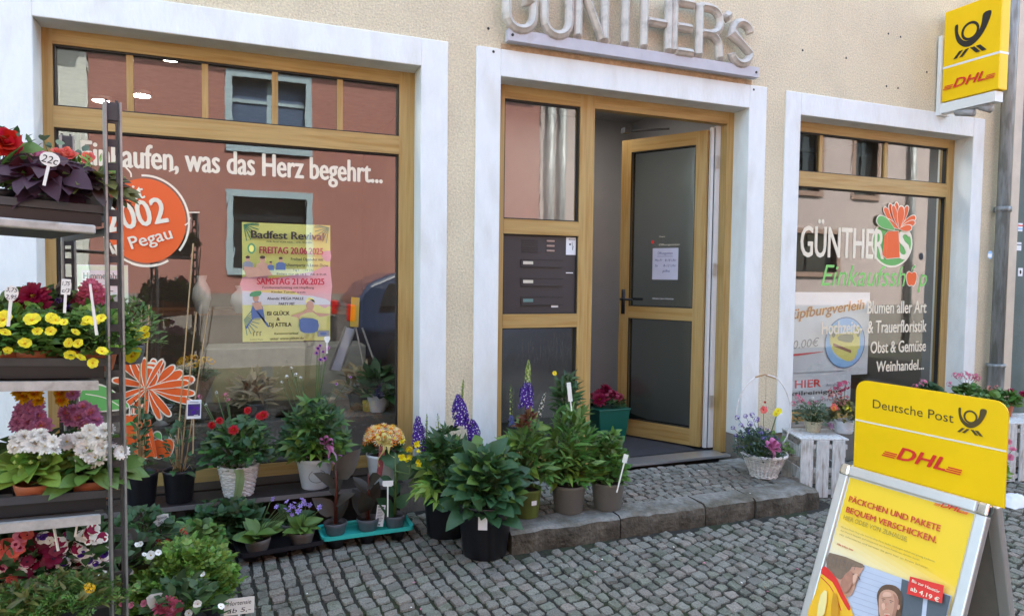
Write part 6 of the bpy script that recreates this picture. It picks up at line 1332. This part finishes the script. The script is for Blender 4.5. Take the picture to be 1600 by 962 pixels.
q = np.array([float(at(430, 500, 1.6)[0]), 1.6, .1]); t = thing('display_cabinet', 'pale lit display cabinet deep in the shop below the poster', 'cabinet', q); b = MB(); b.box(-.5, .7, 0, .4, 0, .75); bevel(b.build('body', [M('pale_cabinet', (.42, .42, .38), .6, var=.15)], t), .01); b = MB(); b.box(-.45, -.1, -.012, 0, .1, .6); b.box(-.02, .33, -.012, 0, .1, .6); b.build('door_front', [M('cabinet_yellow', (.5, .46, .25), .6)], t)

# ------------------------------------------------------------------ galvanised plant trolley, left foreground
T1, T2 = oz(175, 160, 1.9), oz(104, 212, 1.9); T1[2] = T2[2] = 0
uT = (T2-T1); DT = float(np.linalg.norm(uT)); uT /= DT                    # short side, away from the camera
vT = -ray(2730, 570); sl = vT.copy(); vT = vT/np.linalg.norm(vT); vH = np.array([vT[0], vT[1], 0]); vH /= np.linalg.norm(vH)
tro = thing('plant_trolley', 'galvanised plant trolley with perforated posts and pale shelf edges at the left', 'trolley', (T1[0], T1[1], 0))
T1l = np.zeros(3)
def post(o_, seed):
    b = MB(); ex = vH; ey = uT; ez = np.array([0, 0, 1.])
    for k in (-1, 1): b.obox(o_+ex*k*.0185+ez*.98, ex, ey, ez, .0028, .013, .92, 0)
    b.obox(o_+ez*1.875+ey*.006, ex, ey, ez, .016, .006, .025, 1); 
    z = .07
    while z < 1.86: b.obox(o_+ez*z+ey*.009, ex, ey, ez, .0155, .003, .010, 1); b.obox(o_+ez*(z+.033)+ey*.009+ex*.0125, ex, ey, ez, .003, .003, .023, 1); b.obox(o_+ez*(z+.033)+ey*.009-ex*.0125, ex, ey, ez, .003, .003, .023, 1); z += .066
    b.build('post', [m_galv, m_galvd], tro)
LT = 1.25
post(T1l, 1); post(uT*DT, 2); post(vH*LT, 3); post(uT*DT+vH*LT, 4)
m_edge = M('worn_pale_edge', (.46, .45, .43), .5, var=.22, vs=25, metal=.2, col2=(.3, .28, .25), c2s=18, c2lo=.55, c2hi=.7)
m_board = M('shelf_board', (.09, .08, .075), .8, var=.2)
slope = vT[2]/math.hypot(vT[0], vT[1])
def shelf(z):
    b = MB(); vv = vH+np.array([0, 0, slope]); vv /= np.linalg.norm(vv); ez = np.array([0, 0, 1.])
    c = np.array([0, 0, z]); L2 = LT/2
    b.obox(c+vv*(L2+.0)+vv*.018-uT*.018+ez*-.006, vv, uT, ez, L2-.03, .008, .013, 0); b.build('shelf_edge', [m_edge], tro) and None
    bevel(bpy.context.scene.objects[-1] if False else list(tro.children)[-1], .006, 3)
    b = MB(); b.obox(c+vv*(L2)+vv*.02+uT*(DT/2)-ez*.004, vv, uT, ez, L2-.03, DT/2+.004, .006, 0); b.build('shelf_board', [m_board], tro)
    b = MB(); b.obox(c+vv*.012+uT*(DT/2)-ez*.006, vv, uT, ez, .006, DT/2-.02, .012, 0); b.build('side_rail', [m_galvd], tro)
SZ = [oz(0, 0)[2]]
def zat(px, py): # height where the sight line crosses the front edge of the trolley
    n = np.cross(vH, [0, 0, 1.]); v = ray(px, py); t = ((T1-CO) @ n)/(v @ n); return float((CO+v*t)[2])
ZS = [zat(157, 358), zat(157, 598), zat(157, 805), .40]
for z in ZS: shelf(z)
def sp(a, bq, k):       # point on shelf k: a metres left of the near post, bq metres deep
    q = T1+vH*a+uT*bq; return np.array([q[0], q[1], ZS[k]+slope*a+.004])
def ttray(a0, a1, b0, b1, k, label):
    t = thing('plant_tray', label, 'tray', sp(a0, b0, k), 0, 'black trays on the trolley shelves'); vv = vH+np.array([0, 0, slope]); ez = np.array([0, 0, 1.]); b = MB(); W_ = (a1-a0)/2; D_ = (b1-b0)/2; o_ = vv*W_+uT*D_
    for s_ in (-1, 1): b.obox(o_+uT*s_*D_+ez*.052, vv, uT, ez, W_, .004, .011, 0); b.obox(o_+vv*s_*W_+ez*.052, vv, uT, ez, .004, D_, .011, 0); 
    for s_ in (-1, 1): b.obox(o_+uT*s_*(D_-.012)+ez*.022, vv, uT, ez, W_*.93, .003, .018, 1)
    b.build('tray_rim', [M('charcoal_plastic', (.050, .053, .062), .45, var=.15), m_blackp], t)
    b = MB(); n = max(2, int(2*W_/.12))
    for i in range(n):
        for s_ in (-.5, .5): c = o_+vv*(-W_+2*W_*(i+.5)/n)+uT*s_*D_; b = MB(); b.lathe([(0, 0), (.03, 0), (.04, .045)], 10, tuple(c)); b.build('cup', [m_blackp], t, True)
    return t
def tp(name, label, a, bq, k, dz=.02, group=None): q = sp(a, bq, k); q[2] += dz; return mk(name, label, q, group)
def apx(px, k, bq):    # shelf coordinate a for a photo column
    best = min(np.linspace(-.1, 1.1, 600), key=lambda a: abs(proj_x(sp(a, bq, k))-px)); return float(best)
def proj_x(q): d = np.array(q)-CO; return 800+FOC*(d @ _r)/(d @ _f)
# top shelf
ttray(.01, .34, .03, .28, 0, 'black tray on the top shelf of the trolley'); 
t = tp('potted_coleus', 'grey pot with green and bronze coleus at the right of the top shelf', apx(148, 0, .10), .10, 0); pot(t, .048, .036, .075, m_slate); leaves(t, 'ovate', 40, .105, .085, .07, g_olive, .09, seed=41, tilt=.0, below=.2); leaves(t, 'ovate', 24, .10, .07, .065, M('leaf_deep_bronze', (.06, .03, .02), .5, var=.1, tl=.2, island=.2), .08, seed=42, tilt=-.1, below=.3); fol(t, 'lance', 70, .08, .08, .03, [g_lime, m_stem], .11, seed=43)
put_px(t, 'petunia_coral', [(178, 302, .7)], .7, 0)
t = tp('potted_sweet_potato_vine', 'deep purple pointed leaves spilling over the top shelf', apx(75, 0, .09), .09, 0); pot(t, .05, .04, .07, m_blackp); leaves(t, 'heart', 84, .13, .11, .068, g_purp, .085, seed=44, tilt=-.25, below=.5, inner=.6); fol(t, 'heart', 30, .10, .08, .06, [M('leaf_wine', (.09, .015, .03), .5, tl=.25, island=.2), m_stem], .09, seed=45)
t = tp('potted_impatiens', 'pink and coral impatiens behind the purple leaves on the top shelf', apx(95, 0, .26), .26, 0); pot(t, .05, .04, .07, m_blackp); fol(t, 'ovate', 90, .13, .13, .05, [g_mid, m_stem], .08, seed=46); put_px(t, 'rose_pink', [(55, 243, 1.1), (66, 246, 1)], 1, -.08); put_px(t, 'rose', [(92, 241, 1), (112, 245, .8), (138, 248, .8), (105, 238, .7)], .9, -.05)
fol(t, 'round', 40, .16, .17, .022, [g_grey, m_stem], .10, seed=47, stems=4)
t = tp('potted_rose', 'dark red rose with large green leaf cut by the left picture edge', apx(5, 0, .14), .14, 0); pot(t, .05, .04, .07, m_blackp); leaves(t, 'round', 14, .11, .12, .11, g_mid, .09, seed=48); fol(t, 'ovate', 80, .12, .15, .03, [g_dark, m_stem], .10, seed=49); put_px(t, 'rose_red', [(8, 224, 1.5)], 1, -.03)
ptag(78, 249, 1.72, .05, 'oval pale price tag between the pink blooms and purple leaves', ('22c',), w=.045, h=.036, shape=1, lean=.2)
# second shelf: yellow trailing flowers in front, magenta and rose blooms behind
ttray(.01, .36, .02, .28, 1, 'black tray with terracotta pots on the second shelf of the trolley')
for i, (px, lb, pts) in enumerate(((150, 'trailing yellow calibrachoa beside the trolley post', [(138, 500), (148, 502), (158, 497), (117, 519), (108, 536), (122, 537), (110, 555), (125, 559), (145, 567), (159, 549), (134, 505)]), (55, 'trailing yellow calibrachoa in the left part of the second shelf', [(50, 500, 1.3), (80, 497), (58, 518), (79, 518), (39, 537), (12, 548, .8), (100, 504, .8), (87, 500, .7)]), (3, 'yellow calibrachoa cut by the left picture edge on the second shelf', [(5, 499, 1.6), (8, 520, .9)]))):
    t = tp('potted_calibrachoa', lb, apx(px, 1, .09), .09, 1, group='yellow calibrachoas on the second shelf'); pot(t, .056, .045, .062, m_terra); fol(t, 'ovate', 420, .125, .13, .026, [g_mid, m_stem], .055, seed=50+i, stems=7, spread=.9, inner=.3); fol(t, 'ovate', 170, .13, .14, .024, [g_lime, m_stem], .055, seed=54+i)
    put_px(t, 'trumpet_yellow', pts, .86, -.125, seed=i, stem=False)
t = tp('potted_calibrachoa', 'feathery green plant with yellow blooms right of the trolley post', apx(205, 1, .30)-.0, .30, 1, group='yellow calibrachoas on the second shelf'); pot(t, .05, .04, .06, m_slate); fol(t, 'lance', 260, .11, .17, .035, [g_mid, m_stem], .05, seed=58, stems=6, spread=.9); put_px(t, 'trumpet_yellow', [(207, 521, 1), (213, 524), (226, 516, .9), (196, 541, 1.1), (208, 556, 1.2), (227, 523, .8)], 1.15, -.08, stem=False)
for i, (px, bq, lb, kk, pts, lf) in enumerate(((45, .25, 'magenta double dahlia behind the yellow flowers, left', 'dahlia_magenta', [(52, 463, 1.7), (36, 475, 1.3), (60, 478, 1.2), (48, 482, 1.)], g_mid), (140, .26, 'rose pink plume flower in front of the white notice', 'dahlia_rose', [(143, 447, 1.1), (136, 455, 1.), (150, 455, 1), (128, 466, .9), (160, 466, .9), (145, 463, 1), (120, 473, .7)], g_mid), (98, .27, 'small-leaved purple-tinged plant around the narrow tag on the second shelf', 'head_violet', [(92, 470, .6), (75, 480, .6), (105, 478, .5)], M('leaf_plum', (.10, .07, .07), .5, tl=.25, island=.2)))):
    t = tp('potted_dahlia' if i < 2 else 'potted_verbena', lb, apx(px, 1, bq), bq, 1); pot(t, .052, .042, .065, m_terra); fol(t, 'ovate', 160, .12, .17, .04, [lf, m_stem], .07, seed=60+i, stems=6, spread=.8); put_px(t, kk, pts, .62 if i < 2 else 1.0, -.05, seed=i, z0=.07)
ptag(18, 458, 1.62, .06, 'oval white price tag on a stick above the magenta dahlia', ('3,75', '2,95'), w=.028, h=.038, shape=1, lean=.1)
ptag(103, 448, 1.85, .05, 'narrow upright price tag in the plum-leaved plant on the second shelf', ('1,75', 'c/3'), w=.022, h=.042, shape=3, lean=.06)
ptag(143, 462, 1.72, .07, 'thin white stick standing in front of the rose pink plume', (), w=.006, h=.06, shape=3, lean=-.1, cat='plant stick'); ptag(180, 470, 2.2, .03, 'white tag half hidden behind the trolley post', (), w=.026, h=.045, shape=1, lean=.1)
# third shelf: dahlias
ttray(.01, .37, .02, .30, 2, 'black tray under the white dahlias on the third shelf of the trolley')
for i, (px, bq, lb, spec, lf, pp) in enumerate((
    (60, .10, 'white dahlia bush with bright green leaves at the left of the third shelf', [('dahlia_white', 1.15, [(30, 688), (42, 695, .9), (55, 680, .9), (68, 684), (82, 690, .9), (72, 697), (55, 693, 1.1), (84, 702, .8), (24, 698, .8), (38, 682, .9), (64, 676, .8)])], g_lime, m_terra),
    (148, .10, 'white dahlia bush beside the trolley post with open yellow centres', [('dahlia_white', 1.1, [(124, 684), (152, 684), (135, 700, 1.2), (150, 714, 1.1), (140, 708, 1), (165, 672, .9), (140, 672, .8), (175, 692, .9), (104, 690, 1), (160, 700, 1), (190, 706, .8), (128, 715, .9)])], g_mid, m_terra),
    (50, .25, 'pink dahlia bush behind the left white dahlias', [('dahlia_pink', 1.25, [(38, 642), (50, 640), (60, 650), (34, 656), (48, 658), (64, 664, .9), (30, 664, .8), (56, 632, .8)]), ('dahlia_orange', 1.0, [(30, 612), (44, 608), (38, 620), (56, 615), (60, 626, .8), (50, 604, .8)])], g_dark, m_terra),
    (135, .25, 'mauve and orange dahlia bush under the pale shelf edge', [('dahlia_pink', 1.15, [(118, 640), (130, 636), (142, 645), (125, 652), (145, 655), (112, 654), (135, 662), (152, 658, .8), (104, 644, .9), (114, 615, .9)]), ('dahlia_orange', 1.0, [(96, 614), (98, 624), (90, 606, .8), (104, 606, .8)])], g_dark, m_terra))):
    t = tp('potted_dahlia', lb, apx(px, 2, bq), bq, 2, group='dahlias on the third shelf of the trolley'); pot(t, .058, .046, .062, pp); leaves(t, 'ovate', 34, .115, .075, .085, lf, .075, seed=70+i, tilt=-.05, below=.15); fol(t, 'ovate', 110, .085, .11, .05, [lf, m_stem], .07, seed=75+i)
    for key, s_, pts in spec: put_px(t, key, pts, s_*.52, -.05 if bq < .2 else .0, seed=i, z0=.10)
    if i == 0:
        b = MB(); [b.lathe([(0, -.006), (.006, 0), (0, .007)], 8, tuple(rel(t, x_, y_, -.09))) for x_, y_ in ((26, 712), (23, 722), (61, 714), (48, 722), (84, 709), (31, 729))]; b.build('bud', [p_grn], t, True)
# bottom shelf: pansies and petunias, feathery greens
ttray(.01, .40, .0, .30, 3, 'black tray of pansies on the lowest visible shelf of the trolley')
for i, (px, bq, lb, spec) in enumerate((
    (130, .22, 'burgundy and white pansies under the third shelf near the post', [('pansy_bur', 1.15, [(142, 832), (138, 840, .9), (113, 853), (104, 850, .9), (120, 858, .8), (146, 826, .8)]), ('petunia_star', 1.0, [(100, 873, 1.1), (128, 866), (140, 875), (150, 880, .9), (133, 872, .8)]), ('pansy_white', 1.0, [(118, 890), (124, 897, .9), (110, 893, .8), (160, 897)])]),
    (60, .22, 'deep burgundy pansies in the middle of the lowest trolley shelf', [('pansy_deep', 1.2, [(78, 862), (84, 872), (75, 876, .9), (86, 860, .8)]), ('pansy_bur', 1.0, [(46, 873), (52, 883), (40, 880, .9), (36, 868, .8)]), ('pansy_white', 1.0, [(56, 898), (66, 900), (76, 902, .9), (88, 902, .9), (95, 898, .8)]), ('head_violet', .8, [(48, 835), (60, 838), (30, 828, .8)])]),
    (10, .20, 'coral and pink petunias at the lower left picture edge', [('petunia_coral', 1.1, [(22, 862), (18, 870, .9), (2, 858), (6, 866, .9), (30, 858, .8), (18, 905, .9), (20, 912, .8)]), ('petunia_pink', 1.2, [(12, 936, 1.3), (8, 920), (20, 918, .9)]), ('petunia_star', .8, [(33, 920), (38, 926, .8)]), ('petunia_pink', .8, [(25, 850), (30, 856)])]))):
    t = tp('potted_pansy', lb, apx(px, 3, bq), bq, 3, group='pansies on the lowest trolley shelf'); pot(t, .055, .045, .06, m_blackp); fol(t, 'ovate', 170, .13, .15, .04, [g_dark, m_stem], .06, seed=85+i, stems=7)
    for key, s_, pts in spec: put_px(t, key, pts, s_*.62, -.06, seed=i, z0=.10)
R = random.Random(12)
for px0, px1, keys in ((95, 165, ('pansy_bur', 'petunia_star', 'petunia_star', 'pansy_white', 'pansy_deep')), (40, 100, ('pansy_deep', 'pansy_bur', 'petunia_star', 'pansy_white', 'pansy_deep')), (0, 45, ('petunia_coral', 'petunia_pink', 'pansy_deep', 'pansy_white'))):
    for tt_ in [o for o in bpy.context.scene.collection.objects if o.name.startswith('potted_pansy') and abs(proj_x(o.location)-(px0+px1)/2) < 32][:1]:
        for k_ in keys: put_px(tt_, k_, [(R.uniform(px0, px1), R.uniform(835, 905), R.uniform(.75, 1.15)) for _ in range(6)], .72, -.04, seed=R.randrange(99), z0=.10)
t = tp('potted_cosmos', 'feathery green seedlings with one yellow bloom on the lowest trolley shelf', apx(100, 3, .02), .02, 3); pot(t, .06, .05, .05, m_blackp); fol(t, 'feather', 420, .17, .075, .042, [g_mid, m_stem], .035, ry=.10, seed=91, stems=8, spread=1., inner=.3); fol(t, 'lance', 200, .17, .08, .045, [g_olive, m_stem], .04, ry=.10, seed=92, spread=1, inner=.3); put_px(t, 'head_yellow', [(141, 919, .9), (137, 915, .7)], .8, -.06); put_px(t, 'petunia_coral', [(60, 955, .8)], .7, -.07)
t = tp('potted_cosmos', 'feathery green seedlings cut by the lower left corner', apx(30, 3, .02), .02, 3); pot(t, .05, .04, .05, m_blackp); fol(t, 'feather', 260, .12, .06, .042, [g_mid, m_stem], .035, seed=93, stems=8, spread=1., inner=.3); fol(t, 'lance', 150, .12, .065, .045, [g_olive, m_stem], .04, seed=94, spread=1)
for (x1, y1, x2, y2, lb) in ((82, 812, 91, 860, 'thin white stick leaning right under the third trolley shelf'), (123, 806, 117, 838, 'thin white stick leaning left under the third trolley shelf')):
    d1 = 1.95; v = ray(x1, y1); a_ = CO+v*d1/float(v @ _f); v = ray(x2, y2); c_ = CO+v*d1/float(v @ _f); s_ = MB(); s_.tube([(0, 0, 0), tuple(c_-a_)], .0035, 4); o = s_.build('plant_stick', [m_tag]); o.location = a_; tag(o, lb, 'plant stick')

# ------------------------------------------------------------------ plants on the ground between trolley and trays
def gp(name, label, px, py, z, r=.08, group=None): q = base_at(px, py, 0, r); q[2] = z; return mk(name, label, q, group)
b = thing('crate_stand', 'low black stacking crate carrying the parsley and begonias', 'crate', (-.28, -.95, 0)); bb = MB(); bb.box(-.42, .20, -.10, .42, .0, .08); bevel(bb.build('crate_body', [m_blackp], b), .01); b['label'] = 'low black stacking crate under the parsley beside the trolley'
t = mk('potted_parsley', 'broad mound of bright green parsley at the foot of the trolley', tuple(oz(283, 925, .10)[:2])+(.03,)); pot(t, .12, .10, .07, m_blackp); fol(t, 'frond', 900, .215, .215, .060, [g_lime, m_stem], .05, ry=.19, seed=111, stems=7, spread=.9, inner=.25); fol(t, 'frond', 500, .205, .20, .055, [g_mid, m_stem], .05, ry=.18, seed=112, spread=.9, inner=.2); put_px(t, 'trumpet_yellow', [], 1); put_px(t, 'pansy_white', [(316, 896, .6)], .7, -.1)
t = mk('potted_begonia', 'red and dark-leaved begonia behind the parsley beside the trolley', (-.42, -.62, .10)); pot(t, .08, .06, .10, m_blackp); fol(t, 'ovate', 200, .17, .17, .045, [g_dark, m_stem], .10, seed=113, stems=6); fol(t, 'ovate', 70, .15, .16, .045, [g_bronze, m_stem], .10, seed=114); put_px(t, 'head_red', [(205, 843, .8), (218, 840, .6), (247, 846, .8), (262, 844, .7), (286, 829, .9), (291, 834, .6), (244, 856, .7)], .62, -.06)
t = mk('potted_begonia', 'red begonia with rounded green leaves left of the dark foliage plants', (-.20, -.60, .06)); pot(t, .07, .05, .08, m_blackp); fol(t, 'round', 150, .14, .14, .045, [g_mid, m_stem], .08, seed=115, stems=6); put_px(t, 'head_red', [(272, 838, .6), (287, 850, .5), (258, 850, .6)], .6, -.05)
t = mk('potted_begonia', 'white begonia right behind the trolley post', (-.44, -.92, .12)); pot(t, .07, .05, .09, m_blackp); fol(t, 'round', 120, .13, .15, .055, [g_bronze, m_stem], .09, seed=116, stems=6); fol(t, 'round', 60, .14, .16, .05, [g_dark, m_stem], .09, seed=117); put_px(t, 'pansy_white', [(163, 864, 1), (176, 872, .9), (190, 858, .9), (214, 851, .8), (220, 849, .7), (236, 867, 1.1), (247, 863, .7), (225, 866, .6), (205, 893, .6), (170, 880, .8)], .85, -.07)
q = mk('potted_hydrangea', 'pink double blooms at the bottom edge beside the price sign', (-.20, -1.27, .02)); pot(q, .08, .06, .12, m_blackp); fol(q, 'ovate', 120, .15, .15, .05, [g_dark, m_stem], .12, seed=118); put_px(q, 'dahlia_rose', [(255, 950, 1), (268, 955, .9), (262, 944, .8), (275, 948, .8)], .7, -.08); put_px(q, 'rose_pink', [(195, 938, .6), (205, 945, .6), (225, 942, .6), (190, 943, .5)], .7, 0); put_px(q, 'pansy_white', [(309, 943, .9), (345, 947, .7), (295, 957, .7)], .9, -.06)
ptag(251, 812, 3.05, .07, 'white price tag with handwritten amount leaning over the red begonias', ('Begonie', '1,30 €'), w=.068, h=.05, shape=2, lean=-.12)
ptag(191, 874, 2.7, .03, 'small white tag seen between the trolley post flanges', ('6',), w=.026, h=.04, shape=3)
ptag(243, 938, 2.45, .08, 'blank white tag above the pink blooms at the bottom edge', (), w=.062, h=.055, shape=2, lean=.1)
ptag(374, 946, 2.55, .07, 'white framed price tag with two handwritten lines at the bottom edge', ('Hortensie', 'ab 5,-'), w=.105, h=.062, shape=3, lean=.04)

# ------------------------------------------------------------------ stock on the window stage, litter on the cobbles
R = random.Random(21)
lab = ('small white box on the window stage behind the basket', 'cream paper box on the window stage', 'small slate pot on the window stage below the poster', 'white bowl on the window stage left of the columbine', 'brown woven pot on the window stage', 'white lantern on the window stage at the far right', 'yellow gift box on the window stage')
for i, (px, w_, h_, m_) in enumerate(((330, .07, .09, m_paper), (372, .06, .12, M('cream_card', (.6, .52, .38), .8)), (420, .07, .08, m_slate), (455, .09, .06, m_enamel), (515, .07, .10, MATS['kraft_paper']), (605, .06, .16, m_enamel), (575, .06, .07, M('mustard_card', (.45, .36, .08), .8)))):
    q = np.array([float(at(px, 620, .55)[0]), .52+.1*(i % 2), .52]); t = thing('gift_box' if i in (0, 1, 6) else 'indoor_pot', lab[i], 'box' if i in (0, 1, 6) else 'pot', q, .3*i)
    b = MB()
    if i in (0, 1, 6): b.box(-w_/2, w_/2, -w_/2, w_/2, 0, h_); bevel(b.build('carton', [m_], t), .003); b = MB(); b.box(-w_/2-.002, w_/2+.002, -w_/2-.002, w_/2+.002, h_*.7, h_+.003); bevel(b.build('lid', [m_], t), .003)
    else: b.lathe([(0, 0), (w_*.35, 0), (w_*.5, h_*.8), (w_*.52, h_), (w_*.46, h_), (w_*.44, h_*.8), (0, h_*.7)], 20); b.build('vessel', [m_], t, True)
b = MB()
for k in range(90):
    x_, y_ = R.uniform(0, 3.4), R.uniform(-2.2, -.85) if R.random() < .8 else R.uniform(-.78, -.1); z_ = .0135 if y_ < -.82 or x_ < 1.3 or x_ > 3.3 else .1215
    if z_ > .1 and not (1.35 < x_ < 3.3): continue
    a = R.uniform(0, 6); l = R.uniform(.004, .011); c_, s_ = math.cos(a)*l, math.sin(a)*l
    b.add([(x_-c_, y_-s_, z_), (x_+s_*.5, y_-c_*.5, z_+.002), (x_+c_, y_+s_, z_+.001), (x_-s_*.5, y_+c_*.5, z_+.003)], [(0, 1, 2, 3)], R.choice((0, 0, 1, 2, 3)))
tag(b.build('fallen_petals', [p_wht, p_pink, g_olive, M('dry_leaf_bit', (.16, .10, .05), .9)]), 'tiny fallen petals and leaf bits scattered over the cobbles and the step', 'litter', kind='stuff')
